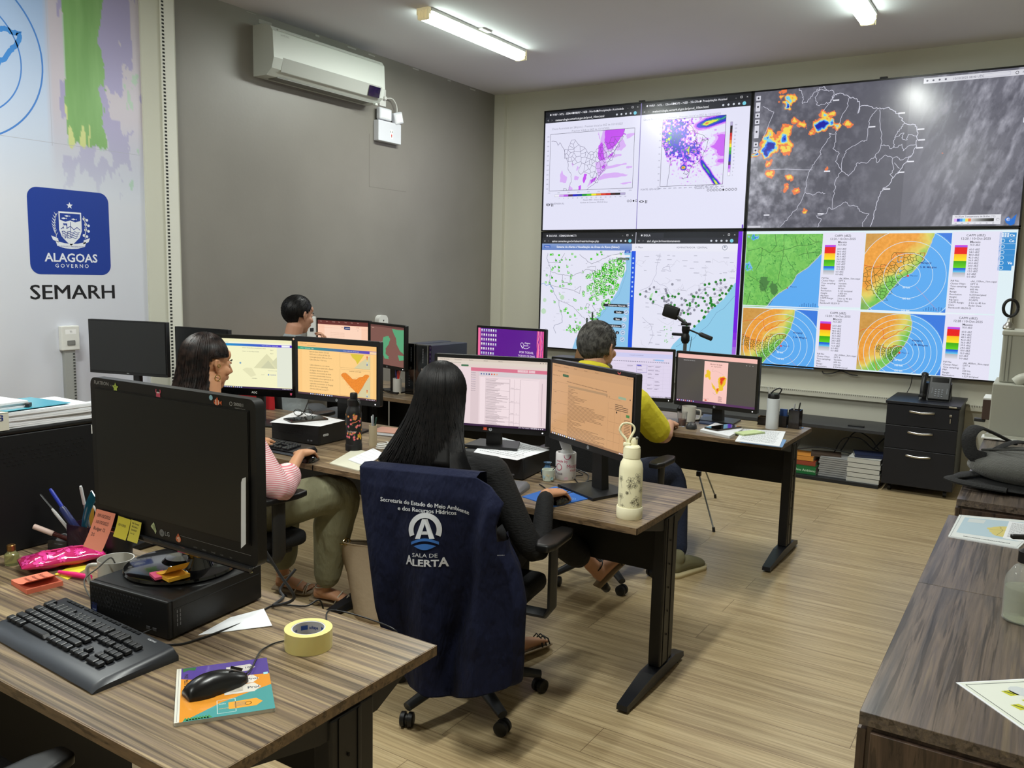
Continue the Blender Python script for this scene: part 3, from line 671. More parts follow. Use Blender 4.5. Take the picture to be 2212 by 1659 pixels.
cv.frame(a[0]-9, a[1], a[0]+9, b_[1], (60, 50, 80), 2)
cv.text(1480, 722+8, 'Modelo GFS - 25 km x 25 km', 16, (90, 90, 110)); cv.text(1480, 748, 'Gradiente de : 10ms de Cores', 16, (90, 90, 110)); cv.text(985, 745, 'FONTE: GFS-NCEP', 22, (120, 120, 140))
cv.rect(1903, 1050, 1914, 1080, (90, 30, 190)); finish(r, cv)
obj('camera_nub', MB().box((0, .02, PH/2+.006), (.06, .03, .016), .004), bez, r)
# --- top right: satellite picture
r, cv, c3 = panel(1, 0, 'top-right video panel showing a grey satellite cloud map with coast outlines')
T = Tracer(cv, c3, (1, 0, 0), (1600, 130), 3.614)
BL = [(T(x, y), s_, a_) for x, y, s_, a_ in ((340, 240, 40, .7), (325, 300, 35, .9), (400, 300, 45, 1), (362, 350, 26, 1.9), (420, 285, 25, .7), (380, 375, 25, .7), (340, 590, 70, 1.25), (360, 540, 55, 1), (235, 670, 60, 2.4), (195, 715, 40, 2.2), (225, 605, 60, 1.2), (300, 690, 40, .9), (360, 690, 55, .7), (480, 500, 50, .8), (420, 480, 40, .7), (630, 505, 45, 2.5), (700, 490, 28, 1.7), (660, 430, 55, .85), (720, 415, 40, .8), (750, 515, 32, .95), (820, 510, 50, .72), (570, 550, 40, .7), (125, 735, 20, 1.6), (235, 805, 45, .62), (215, 910, 55, .72), (400, 920, 45, .75), (345, 995, 45, .6), (410, 1030, 50, .55), (490, 1165, 26, .85), (680, 840, 30, .5), (1580, 735, 20, .5), (380, 640, 40, .7), (510, 1120, 20, .5))]
def sat(X, Y):
 n = fbm(X*24, Y*15, 6, 11, .6); n2 = fbm(X*6, Y*4, 4, 21); n3 = fbm(X*60, Y*26, 4, 31); st = fbm(X*46+Y*8, Y*9, 5, 41, .6)
 g = 88+22*(n2-.5)
 cl = np.clip((1-X*1.9), 0, 1)*np.clip(.35+Y, 0, 1)*1.0+np.clip((X-.62)*3, 0, 1)*.62
 g = g+np.clip((n*.6+n3*.4-.5+cl*.16), 0, 1)*260*np.clip(cl+.12, 0, 1)
 g = np.where(X > .6, 92+20*n2+np.clip(st-.42, 0, 1)*150*np.clip((X-.6)*6, 0, 1)-np.clip(.5-n3, 0, 1)*50*np.clip((X-.7)*6, 0, 1), g)
 g = np.clip(g, 48, 205)
 O = np.stack([g, g, g+12], -1); f = np.zeros(X.shape); x = X*1920; y = Y*1080
 wx = (fbm(X*30, Y*17, 4, 61)-.5)*90; wy = (fbm(X*30, Y*17, 4, 71)-.5)*70; x = x+wx; y = y+wy
 for (bx, by), s_, a_ in BL: q = s_*.95; f = np.maximum(f, a_*np.exp(-(((x-bx)/q)**2+((y-by)/q)**2)))
 f = f*(.35+1.3*fbm(X*52, Y*30, 4, 51))
 for th, c in ((.42, (236, 122, 70)), (.62, (240, 210, 80)), (.92, (120, 205, 235)), (1.25, (24, 90, 225)), (1.6, (10, 20, 160))): O[f > th] = c
 return O
cv.field(0, 0, 1920, 1080, 400, 225, sat); cv.up()
LN = [[(600, 235), (640, 232), (725, 240), (712, 305), (690, 330), (640, 345), (600, 350), (585, 300), (600, 240)], [(458, 212), (490, 290), (480, 330), (520, 330), (560, 280), (600, 225), (650, 205), (670, 232)], [(712, 305), (730, 275), (750, 262), (800, 262), (850, 288), (905, 300), (930, 345), (915, 415), (935, 360), (985, 352), (1050, 375), (1095, 380), (1160, 370), (1210, 400), (1235, 430), (1270, 480), (1300, 500), (1365, 505), (1378, 560), (1380, 620), (1365, 680), (1335, 745), (1290, 800), (1240, 865), (1205, 900), (1150, 980), (1110, 1005), (1085, 1060), (1060, 1130), (1040, 1220), (1010, 1300)],
 [(712, 310), (645, 400)], [(850, 290), (830, 370), (780, 460), (740, 565), (742, 620), (720, 690), (770, 730), (740, 790), (790, 860), (740, 940), (735, 1010), (718, 1080), (715, 1160)], [(740, 575), (690, 570), (700, 600), (630, 690), (620, 740), (560, 820), (520, 920), (502, 1030), (440, 1160), (370, 1230), (310, 1300)], [(175, 360), (260, 405), (170, 620)], [(232, 855), (560, 856)],
 [(505, 1030), (560, 1055), (610, 1030), (660, 1040)], [(1065, 385), (1010, 450), (998, 520), (985, 625), (930, 640), (830, 700), (800, 760), (785, 860)], [(790, 865), (840, 905), (890, 850), (910, 800), (980, 805), (1050, 750), (1085, 700), (1102, 630), (1090, 500), (1085, 385)], [(1050, 750), (1065, 800), (1130, 740), (1185, 765), (1195, 850), (1165, 890), (1185, 920)], [(1095, 665), (1150, 665), (1175, 690), (1200, 680), (1195, 640), (1210, 590), (1240, 540), (1280, 495)], [(1210, 600), (1275, 568), (1258, 605), (1290, 625), (1310, 580), (1375, 592)], [(1205, 685), (1260, 655), (1268, 708), (1310, 670), (1365, 660)], [(1190, 765), (1225, 755), (1245, 780), (1335, 745)], [(1200, 800), (1240, 845)], [(715, 1165), (820, 1105), (840, 1130), (900, 1140), (940, 1180), (1002, 1200), (950, 1270), (955, 1300)], [(715, 1165), (690, 1150), (660, 1200), (590, 1215), (630, 1240), (600, 1305)]]
for i, P in enumerate(LN): cv.line(wob(T.pts(*P), 6 if i not in (0, 1) else 9, i, 5), (206, 206, 222), 4.6 if i == 2 else 3.4)
for x, y in ((1230, 415), (1380, 540), (1385, 624), (1370, 685), (1300, 792), (1225, 876), (1115, 1007), (1000, 522), (650, 868), (600, 1200), (720, 315), (180, 1210)):
 a = T(x, y); cv.rect(a[0], a[1]-5, a[0]+46, a[1]+5, (226, 226, 236))
bx = T(1430, 152)
cv.rect(bx[0], 14, 1900, 52, (214, 214, 222)); cv.up()
for i in range(4): cv.circle(bx[0]+24+i*40, 33, 7, (70, 70, 90))
cv.text(bx[0]+190, 42, '10/10/2025 08:40 UTC', 21, (90, 90, 110)); cv.frame(bx[0]+360, 22, 1780, 44, (180, 180, 200), 2); cv.ring(1820, 33, 9, (60, 60, 70), 3, 14); cv.text(1850, 41, '75%', 20, (90, 90, 110))
cv.l -= 1
for i, (y0, y1, t) in enumerate(((30, 66, '▭'), (80, 150, '+'), (165, 201, 'o'), (215, 250, '◦'), (262, 360, '•'), (392, 428, '◂'), (440, 476, '▾'))):
 cv.rect(14, y0, 50, y1, (212, 212, 224)); cv.up(); cv.circle(32, (y0+y1)/2, 8, (50, 50, 60)); cv.l -= 1
for y in (150, 222, 280, 340): cv.rect(1884, y, 1920, y+34, (226, 226, 236)); cv.up(); cv.circle(1902, y+17, 7, (30, 30, 40)); cv.l -= 1
cv.rect(1500, 1000, 1806, 1068, (224, 224, 232)); cv.up(); cv.text(1515, 1018, '10.35um Temperatura de Brilho (°C)', 17, (70, 70, 90))
for i, c in enumerate(((220, 170, 240), (30, 40, 160), (60, 140, 230), (120, 215, 235), (240, 220, 90), (240, 120, 60))): cv.rect(1512+i*18, 1026, 1530+i*18, 1048, c)
for i in range(24): q = 200-i*8; cv.rect(1620+i*6, 1026, 1626+i*6, 1048, (q, q, q))
for i in range(7): cv.text(1515+i*40, 1064, str(-90+i*25), 12, (70, 70, 90))
cv.l -= 1; cv.ring(1788, 1036, 9, (50, 50, 60), 4, 14); cv.poly([(1830, 1035), (1850, 1015), (1870, 1035), (1890, 1010), (1900, 1000), (1892, 1068), (1870, 1080), (1840, 1060)], (30, 110, 205)); cv.circle(1852, 1036, 12, (230, 235, 240))
cv.rect(4, 1062, 110, 1078, (205, 205, 215)); finish(r, cv)
obj('camera_nub', MB().box((0, .02, PH/2+.006), (.06, .03, .016), .004), bez, r)
# --- bottom left: alert map and station map
r, cv, c3 = panel(0, 1, 'bottom-left video panel showing coast maps dotted with green and grey stations')
T = Tracer(cv, c3, (1, 0, 0), (1140, 490), 4.366)
cv.rect(0, 0, 1920, 1080, (228, 228, 244)); cv.up()
cv.clip = (0, 150, 925, 1080)
sea = T.pts((905, 235), (925, 300), (930, 400), (905, 450), (880, 520), (850, 600), (800, 680), (740, 745), (690, 800), (640, 860), (590, 905), (520, 940), (490, 990), (450, 1060), (420, 1150), (1030, 1150), (1030, 235))
cv.poly(sea, (142, 196, 232)); cv.up(); cv.line(T.pts((940, 280), (930, 440), (860, 640), (780, 730), (640, 900), (560, 960)), (110, 150, 190), 2)
for i, P in enumerate(([(190, 250), (180, 300), (200, 350), (215, 400), (205, 520), (240, 590), (250, 630), (290, 690), (300, 760), (325, 840), (325, 900), (250, 930), (245, 960), (265, 1005)], [(350, 250), (300, 330), (260, 340), (190, 330)], [(215, 420), (300, 450), (350, 455), (430, 460), (500, 430), (560, 400), (640, 420), (640, 370), (560, 380)], [(490, 260), (560, 320), (600, 350), (650, 330), (760, 280), (900, 240)], [(330, 455), (330, 520), (400, 535), (405, 460)], [(290, 690), (370, 720), (440, 770), (500, 830), (545, 880)], [(570, 820), (640, 790), (610, 740), (650, 730)], [(555, 725), (585, 735), (575, 765), (545, 755), (555, 725)], [(200, 540), (330, 580), (440, 600)], [(440, 600), (500, 560), (490, 630), (440, 610)], [(570, 830), (590, 860), (560, 890)])):
 cv.line(wob(T.pts(*P), 5, i), (110, 110, 124) if i != 0 else (90, 100, 130), 3)
cv.line(wob(T.pts((128, 540), (150, 530), (175, 555), (205, 540), (230, 580), (245, 580)), 4, 1), (120, 160, 215), 5)
for x, y, s_ in ((325, 665, 12), (150, 795, 14), (160, 690, 10)): a = T(x, y); cv.circle(a[0], a[1], s_*2, (190, 220, 190), 8)
rnd = random.Random(5)
for i in range(60): a = T(rnd.uniform(140, 800), rnd.uniform(250, 1000)); (cv.rect(a[0], a[1], a[0]+rnd.uniform(14, 34), a[1]+4, (186, 186, 202)) if not inside(a, sea) else None)
cv.up(); dense = T.pts((730, 330), (860, 300), (925, 350), (915, 440), (870, 490), (855, 580), (800, 640), (720, 650), (640, 640), (560, 620), (550, 560), (620, 520), (690, 470), (560, 480), (520, 470), (700, 400)); land = T.pts((135, 240), (900, 240), (925, 350), (915, 440), (870, 500), (850, 590), (790, 670), (700, 750), (690, 790), (600, 890), (540, 920), (300, 880), (240, 800), (200, 600), (140, 560))
def marker(x, y, s_=10):
 sh_ = rnd.choice(((60, 190, 30), (70, 205, 30), (50, 170, 28)))
 if rnd.random() < .22: cv.circle(x, y, s_, sh_, 8, s_*.75)
 else: cv.rect(x-s_, y-s_*.9, x+s_, y+s_*.9, sh_)
 cv.up(); (cv.rect(x-s_*.5, y-s_*.4, x+s_*.5, y+s_*.4, (215, 240, 205)) if rnd.random() < .75 else None); (cv.rect(x-s_*1.1, y-s_*1.7, x-s_*.5, y-s_, (40, 60, 40)) if rnd.random() < .6 else None); cv.l -= 1
n = 0
while n < 300:
 p = (rnd.uniform(200, 900), rnd.uniform(160, 800))
 if inside(p, dense): marker(*p, 10.5); n += 1
n = 0
while n < 75:
 p = (rnd.uniform(0, 900), rnd.uniform(160, 1000))
 if inside(p, land): marker(*p); n += 1
for x, y, k in ((890, 400, 26), (875, 440, 14), (715, 740, 10), (765, 700, 7), (665, 820, 5), (395, 960, 8), (440, 975, 6), (475, 960, 7), (660, 690, 4), (605, 880, 1), (570, 918, 1), (630, 850, 1), (690, 790, 2), (705, 235, 3), (360, 775, 3), (600, 685, 6)):
 for _ in range(k): a = T(x+rnd.gauss(0, 10), y+rnd.gauss(0, 14)); marker(*a)
cv.l += 2
for x, y, t, w_ in ((840, 742, 'Desastres Naturais', 150), (860, 805, 'Radar', 56), (848, 870, 'Base', 48), (812, 934, 'Geodinâmicos', 96), (845, 998, 'a', 20)):
 a = T(x, y); cv.poly(rrect(w_*2*.9, 26, 12, 4, *a), (34, 36, 44)); cv.up(); cv.text(a[0], a[1]+8, t, 22, (235, 235, 240), 'C', bold=.015); cv.l -= 1
for i, (x, y) in enumerate(((955, 742), (930, 805), (912, 870), (902, 935), (896, 998), (892, 1060))):
 a = T(x, y); cv.circle(a[0], a[1], 23, (208, 216, 236), 20); cv.up(); cv.circle(a[0], a[1], 17, (120, 160, 205) if i != 2 else (170, 190, 225), 12); cv.up(); cv.line([(a[0]-11, a[1]+8), (a[0]-2, a[1]-6), (a[0]+4, a[1]+2), (a[0]+11, a[1]-9)], (240, 244, 250), 5); cv.l -= 2
a = T(905, 303); cv.poly(rrect(110, 20, 8, 3, *a), (40, 42, 46)); cv.up(); cv.text(a[0], a[1]+6, 'JAPARATINGA', 15, (220, 255, 220), 'C'); cv.l -= 1
cv.rect(T(790, 272)[0], T(790, 265)[1], T(965, 272)[0], T(790, 285)[1], (238, 238, 246))
cv.clip = (0, 0, 1920, 1080)
a = T(128, 172); b_ = T(1015, 232)
for i in range(6): cv.rect(0, 100+i*10, 925, 111+i*10, (130-i*6, 155-i*5, 205-i*2))
cv.up(); cv.text(480, 140, 'Sistema de Alerta e Visualização de Áreas de Risco (Salvar)', 27, (240, 244, 250), 'C', bold=.02)
cv.poly(rrect(70, 26, 6, 3, 55, 128), (60, 100, 190)); cv.up(); cv.text(55, 136, 'Home', 20, (240, 240, 250), 'C'); cv.poly(rrect(56, 24, 5, 3, 885, 172), (60, 100, 190)); cv.text(885, 180, 'Sair', 20, (240, 240, 250), 'C')
browser(cv, 0, 958, ['SALVAR - CEMADEN/MCTI'], 'salvar.cemaden.gov.br/salvar/restrito/mapa.php')
browser(cv, 962, 1880, ['SIGLA'], 'sia1.al.gov.br/monitoramento'); cv.l += 1
cv.rect(925, 165, 965, 1080, (26, 84, 222)); cv.up()
for i in range(9): cv.circle(944, 230+i*42, 9, (170, 200, 245), 8)
cv.l -= 1; cv.rect(930, 100, 1880, 165, (232, 232, 244)); cv.up(); cv.text(960, 140, '≡  Mapa', 22, (110, 110, 130)); cv.text(1620, 140, 'ADMINISTRADOR / CENTRAL', 21, (110, 110, 130), 'R'); cv.ring(1770, 133, 20, (120, 130, 150), 4, 20); cv.circle(1770, 128, 7, (120, 130, 150)); cv.l -= 1
cv.clip = (966, 166, 1880, 1080)
sea = T.pts((1955, 530), (1920, 580), (1850, 680), (1790, 730), (1740, 770), (1690, 830), (1620, 900), (1560, 950), (1480, 1020), (1430, 1050), (1370, 1110), (1330, 1180), (2010, 1210), (2010, 500))
cv.poly(sea, (142, 202, 232)); cv.up(); cv.line(wob(T.pts((1955, 650), (1850, 770), (1780, 810), (1700, 930), (1600, 1010), (1560, 1060), (1480, 1090), (1400, 1130)), 3, 3), (105, 145, 180), 2.6)
rnd = random.Random(9)
for i in range(26):
 x, y = rnd.uniform(1060, 1950), rnd.uniform(260, 1100); P = [(x, y)]
 for _ in range(6): x += rnd.uniform(-60, 60); y += rnd.uniform(-40, 50); P.append((x, y))
 P = [q for q in T.pts(*P)]
 if not any(inside(q, sea) for q in P): cv.line(P, (196, 196, 210), 2.4)
for i, P in enumerate(([(1250, 250), (1215, 380), (1210, 450), (1150, 560), (1060, 600)], [(1190, 500), (1240, 540), (1300, 560), (1360, 640)], [(1180, 720), (1280, 760), (1400, 830), (1500, 900)], [(1080, 850), (1170, 940), (1180, 1020), (1140, 1110)], [(1330, 350), (1350, 420), (1270, 400), (1330, 350)], [(1400, 760), (1500, 700), (1600, 660), (1700, 560)])): cv.line(wob(T.pts(*P), 5, i), (170, 170, 190), 3)
for i in range(90):
 a = T(rnd.uniform(1060, 1940), rnd.uniform(260, 1120))
 if not inside(a, sea): cv.rect(a[0], a[1], a[0]+rnd.uniform(20, 50), a[1]+5, (178, 178, 194))
for i in range(14): a = T(rnd.uniform(1280, 1370), rnd.uniform(930, 1100)); cv.circle(a[0], a[1], 6, (150, 205, 150), 6)
cv.poly(T.pts((1145, 670), (1165, 630), (1185, 620), (1175, 660), (1155, 685)), (180, 222, 180)); cv.up()
G, Q = (40, 128, 44), (142, 142, 158)
GR = [(1365, 542), (1192, 570), (1152, 586), (1118, 608), (1112, 657), (1302, 590), (1305, 605), (1313, 628), (1282, 660), (1285, 680), (1290, 700), (1310, 705), (1330, 692), (1355, 715), (1328, 730), (1297, 738), (1307, 785), (1340, 780), (1387, 790), (1452, 676), (1455, 736), (1480, 690), (1445, 815), (1440, 830), (1460, 790), (1510, 788), (1525, 770), (1572, 784), (1592, 752), (1555, 705), (1562, 685), (1545, 637), (1592, 622), (1620, 596), (1672, 590), (1698, 645), (1635, 665), (1688, 735), (1703, 800), (1740, 762), (1792, 714), (1765, 632), (1822, 598), (1868, 570), (1822, 532), (1785, 540), (1180, 718), (1535, 818)]
GN = [(1062, 637), (1212, 614), (1160, 682), (1185, 708), (1268, 672), (1322, 645), (1328, 656), (1366, 655), (1390, 660), (1424, 632), (1350, 738), (1386, 738), (1384, 830), (1490, 695), (1505, 736), (1530, 722), (1530, 742), (1560, 655), (1572, 660), (1608, 660), (1655, 672), (1670, 702), (1585, 720), (1612, 742), (1643, 790), (1678, 802), (1513, 822), (1474, 812), (1706, 768), (1725, 670), (1728, 690), (1730, 705), (1722, 720), (1740, 730), (1755, 735), (1735, 745), (1765, 745), (1810, 690), (1825, 680), (1812, 645), (1836, 625), (1870, 633), (1896, 600), (1910, 580), (1922, 558), (1857, 500), (1820, 503), (1775, 520), (1712, 537), (1672, 547), (1758, 590), (1680, 624), (1668, 848), (1660, 856), (1615, 890), (1573, 938), (1478, 885), (1500, 925)]
for i, P in enumerate((GR, GN)):
 for x, y in P: a = T(x, y); cv.circle(a[0], a[1], 12, (Q, G)[i], 10)
cv.clip = (0, 0, 1920, 1080)
for i in range(18): k = i/17; cv.rect(1880, i*60, 1914, i*60+61, (int(112+90*max(0, k-.75)*3), int(20+150*max(0, k-.8)*4), int(222)))
finish(r, cv)
# --- bottom right: four radar pictures
r, cv, c3 = panel(1, 1, 'bottom-right video panel showing four coloured radar maps with legends')
T = Tracer(cv, c3, (1, 0, 0), (1590, 480), 3.556)
cv.rect(0, 0, 1920, 1080, (222, 238, 244)); cv.up()
def shore(X, Y, P):
 """signed: >0 east of the coast polyline given as (y -> x)"""
 P = sorted(P, key=lambda p: p[1]); ys = np.array([p[1] for p in P]); xs = np.array([p[0] for p in P]); return X-np.interp(Y, ys, xs)
def radar(c4, coast, ctr, radii, kind, reg, ncell, seed, lake=True):
 q = T.pts(*c4); x0, y0, x1, y1 = (q[0][0]+q[3][0])/2, (q[0][1]+q[1][1])/2, (q[1][0]+q[2][0])/2, (q[2][1]+q[3][1])/2
 CP = T.pts(*coast); cx_, cy_ = T(*ctr); sc_ = abs(T(ctr[0]+100, ctr[1])[0]-cx_)/100
 def f(X, Y):
  x = x0+(x1-x0)*X; y = y0+(y1-y0)*Y; n = fbm(X*9, Y*9, 5, seed); n2 = fbm(X*34, Y*34, 4, seed+3, .6)
  d = shore(x+(n2-.5)*14, y, CP)
  O = np.zeros(X.shape+(3,))
  rr = np.hypot(x-cx_, y-cy_)
  water = np.where((rr[..., None] < radii[-1]*sc_*1.02) | (kind == 0), np.array((92, 170, 240)), np.array((58, 122, 222)))
  if kind == 0: land = np.where(n2[..., None] > .5, np.array((126, 200, 96)), np.array((110, 188, 88)))+(n[..., None]-.5)*26
  else:
   t = np.clip((-d/(230*sc_))+(n-.5)*.55+(.38-Y)*.7, 0, 1)[..., None]; hot = np.array((236, 160, 62))+(n2[..., None]-.5)*34; gr = np.array((120, 196, 86))+(n2[..., None]-.5)*30; ye = np.array((226, 210, 104))
   land = np.where(t < .4, gr+(ye-gr)*t/.4, ye+(hot-ye)*np.clip((t-.4)/.4, 0, 1)); out = (rr[..., None] > radii[-1]*sc_); land = np.where(out, land*.7+np.array((160, 160, 120))*.25, land)
  O = np.where((d > 0)[..., None], water, land)
  if kind == 0:
   dk = (np.exp(-(((X-.28)/.10)**2+((Y-.68)/.14)**2))+np.exp(-(((X-.42)/.05)**2+((Y-.75)/.1)**2))+(n2-.5)*.9) > .62; O = np.where((dk & (d < 0))[..., None], np.array((74, 128, 66)), O)
   rv = abs(n-.5) < .012; O = np.where((rv & (d < 0) & (X+Y > .45))[..., None], np.array((60, 140, 60)), O)
  bl = (np.exp(-(((X-.1)/.09)**2+((Y-.05)/.06)**2))+np.exp(-(((X-.04)/.07)**2+((Y-.45)/.07)**2)) if kind == 0 else np.exp(-(((X-.42)/.1)**2+((Y-.42)/.16)**2))*.72)+(n2-.5)*1.4
  if kind < 2:
   O = np.where(((bl > .75) & (d < 0))[..., None], np.array((120, 190, 236)), O); O = np.where(((bl > .93) & (d < 0))[..., None], np.array((40, 110, 225)), O); O = np.where(((bl > 1.12) & (d < 0))[..., None], np.array((60, 210, 90)), O)
  return O
 cv.field(x0, y0, x1, y1, 170, 110 if kind < 2 else 90, f); cv.up(); cv.clip = (x0, y0, x1, y1)
 if kind == 0:
  for i, P in enumerate(([(300, 90), (310, 180), (260, 235), (190, 195), (90, 220)], [(370, 90), (365, 240), (330, 400), (320, 470), (345, 500)], [(200, 195), (190, 300), (150, 370)], [(455, 110), (470, 180), (420, 200), (300, 230)], [(470, 180), (560, 175), (640, 150)], [(540, 200), (560, 280)], [(100, 410), (200, 470), (230, 540), (260, 600)], [(480, 260), (520, 240), (640, 230)], [(560, 110), (600, 150), (650, 150)], [(380, 250), (420, 330), (460, 380)], [(280, 600), (250, 640)], [(110, 530), (80, 640)])): cv.line(wob(T.pts(*P), 3, i), (52, 96, 48), 3)
 else:
  for P in cells(T.pts(*reg), ncell, seed): cv.line(P, (48, 74, 34), 3, True)
  rg = T.pts(*reg); k = len(rg)//2; cv.line(wob(rg[:k+1], 5, seed), (216, 92, 40), 4)
 cv.line(wob(CP, 3, seed), (214, 200, 190), 4); cv.up()
 for q_ in radii: cv.ring(cx_, cy_, q_*sc_, (206, 226, 240), 3.6, 60)
 if kind:
  for i, q_ in enumerate(radii[:4]): cv.text(cx_-30, cy_+q_*sc_+9, '%d km' % (50*(i+1)), 20, (226, 240, 250), bold=.02)
  for i, (nm, oy) in enumerate((('Maragogi', -.95), ('S. M. Milagres', -.62))): cv.text(cx_+110*sc_*.8, cy_+oy*110*sc_, nm, 20, (40, 70, 140), bold=.02)
  cv.text(cx_+14, cy_+4, 'Maceió', 18, (40, 70, 150)); cv.circle(cx_, cy_, 8, (220, 60, 50))
  cv.line([(cx_+70*sc_, cy_+90*sc_), (cx_+250*sc_, cy_+290*sc_)], (170, 150, 190), 3)
  if kind >= 2: cv.line(wob([(cx_-360*sc_, cy_-150*sc_), (cx_-280*sc_, cy_-190*sc_), (cx_-150*sc_, cy_-200*sc_), (cx_-130*sc_, cy_-110*sc_), (cx_-40*sc_, cy_-160*sc_), (cx_+60*sc_, cy_-230*sc_)], 8, seed), (222, 104, 44), 4); cv.line(wob([(cx_-200*sc_, cy_), (cx_-190*sc_, cy_+90*sc_), (cx_-160*sc_, cy_+160*sc_)], 5, seed+1), (222, 120, 50), 4)
 else: cv.text(cx_+20, cy_-5, 'Maceió', 18, (40, 70, 150)); cv.circle(cx_, cy_, 5, (190, 60, 50))
 if kind < 2:
  for i, hh in enumerate((8, 22, 30, 24, 30, 22, 32, 28)): cv.rect(x1-150+i*17, y1-16-hh, x1-143+i*17, y1-16, (64, 130, 200))
 cv.clip = (0, 0, 1920, 1080); cv.l -= 2
 return x0, y0, x1, y1
def legend(x, y, title, time, rng, ymax=1080, narrow=False):
 """text column with colour scale; x centre of the column, y top"""
 a = T(x, y); cx_, cy_ = a; k = 1.0; tx = (20, 20, 26)
 cv.rect(cx_-148, cy_-34, cx_+165, min(ymax, cy_+560), (228, 226, 244)); cv.up()
 for i, t in enumerate(('CAPPI (dBZ)', time, 'Maceio')): cv.text(cx_, cy_+i*24, t, 23, (40, 40, 50), 'C', bold=.005)
 bx0, bx1, by = cx_-128, cx_-46, cy_+62; hs = (16, 50, 50, 50, 32, 34)
 for c, h_ in zip(DBZ, hs):
  for j in range(6):
   w_ = .62+.38*(1-j/5) if c not in (DBZ[4], DBZ[5]) else .8
   if c == DBZ[1]: cc = (232, 24, 24)
   elif c == DBZ[2]: cc = (250, 190+j*8, 30)
   elif c == DBZ[3]: cc = (60+j*8, 170+j*8, 20)
   elif c == DBZ[4]: cc = (20+j*16, 80+j*24, 215+j*4)
   elif c == DBZ[5]: cc = (180+j*7, 180+j*7, 190+j*7)
   else: cc = (215-j*12, 80, 225)
   cv.rect(bx0, by+h_*j/6, bx1, by+h_*(j+1)/6+.5, cc)
  by += h_
 for i, v in enumerate((70, 60, 54, 48, 42, 36, 30, 24, 18, 12, 6, 0)): yy = cy_+68+(0 if i == 0 else 32+(i-1)*19.6); cv.text(bx1+12, yy, '%.1f dBZ' % v, 18, (60, 60, 74), bold=.005)
 y_ = cy_+328
 for l_, v in (('Pdf File:', 'ufal_%s.cappi' % rng[0]), ('Clutter Filter:', 'DFT 6'), ('Time sampling:', rng[3]), ('PRF:', rng[4]), ('Range:', rng[1]), ('Resolution:', rng[2]), ('Height:', '1.000 km'), ('Alg type:', 'PCAPPI'), ('CAPPI Range:', '2 km to 45 km'), ('Data:', 'Radar Data'), ('Rainbow® SELEX-SI', '')):
  if y_ > ymax-6: break
  cv.text(cx_-136, y_, l_, 18, tx, bold=.005); cv.text(cx_+ -6, y_, v, 18, tx, bold=.005); y_ += 19.6
 cv.l -= 1
A = radar([(80, 90), (670, 90), (637, 665), (55, 650)], [(700, 60), (665, 235), (610, 290), (550, 350), (470, 400), (430, 470), (390, 510), (330, 545), (280, 590), (230, 650), (215, 680)], (395, 505), (2000,), 0, None, 0, 3)
B_ = radar([(997, 85), (1660, 85), (1607, 700), (958, 680)], [(1530, 60), (1520, 110), (1480, 200), (1440, 290), (1350, 390), (1270, 430), (1190, 520), (1130, 600), (1060, 640), (980, 690)], (1320, 412), (95, 190, 290, 400), 1, [(985, 330), (1080, 345), (1160, 330), (1240, 235), (1330, 250), (1450, 235), (1430, 290), (1350, 390), (1270, 430), (1190, 520), (1130, 600), (1020, 520), (980, 430)], 150, 5)
C_ = radar([(57, 662), (630, 675), (595, 1118), (28, 1095)], [(455, 640), (445, 740), (420, 820), (380, 890), (330, 945), (280, 1000), (225, 1055), (190, 1100)], (345, 950), (50, 100, 150, 200, 250, 300), 2, [(45, 860), (120, 900), (200, 915), (280, 860), (380, 865), (340, 940), (290, 1000), (225, 1052), (130, 980), (50, 940)], 190, 7)
D_ = radar([(950, 690), (1605, 715), (1573, 1172), (923, 1135)], [(1330, 680), (1350, 760), (1348, 820), (1325, 890), (1290, 950), (1250, 1000), (1190, 1070), (1090, 1145)], (1255, 1003), (60, 105, 150, 195, 240, 285, 330), 3, [(1060, 960), (1100, 945), (1160, 970), (1230, 950), (1290, 950), (1250, 1000), (1190, 1070), (1100, 1010)], 190, 9)
cv.l += 3
legend(820, 112, '', '12:20 / 10-Oct-2025', ('80km_1km', '80 km', '0.125 km/pixel', 'Variable', '600 Hz'), 590)
legend(1842, 108, '', '12:20 / 10-Oct-2025', ('150km_1km', '150 km', '0.573 km/pixel', 'Variable', '600 Hz'), 600)
legend(782, 706, '', '12:20 / 10-Oct-2025', ('250km_3km', '250 km', '0.954 km/pixel', 'Variable', '600 Hz'))
legend(1782, 745, '', '12:28 / 10-Oct-2025', ('400km_3km', '400 km', '1.527 km/pixel', '23', '350 Hz'))
q = T(960, 680); cv.rect(0, q[1]-10, 1700, q[1]-2, (230, 240, 246))
for i, (y, t) in enumerate(((100, 'Ce'), (143, 'Co'), (187, ''), (230, ''), (272, ''), (312, 'Ve'), (350, ''))):
 a = T(2035-i*3, y); cv.rect(a[0]-8, a[1]-19, 1912 if i < 6 else 1900, a[1]+19, (52, 140, 208)); cv.up(); cv.text(1902, a[1]+9, t, 26, (240, 246, 250), 'R', bold=.03)
 if i == 0: [cv.rect(a[0]+6+u*16, a[1]-14+v*10, a[0]+18+u*16, a[1]-7+v*10, (240, 246, 250)) for u in range(3) for v in range(3)]
 else: cv.ring(a[0]+14, a[1], 12, (200, 226, 240), 3.5, 14)
 cv.l -= 1
finish(r, cv)
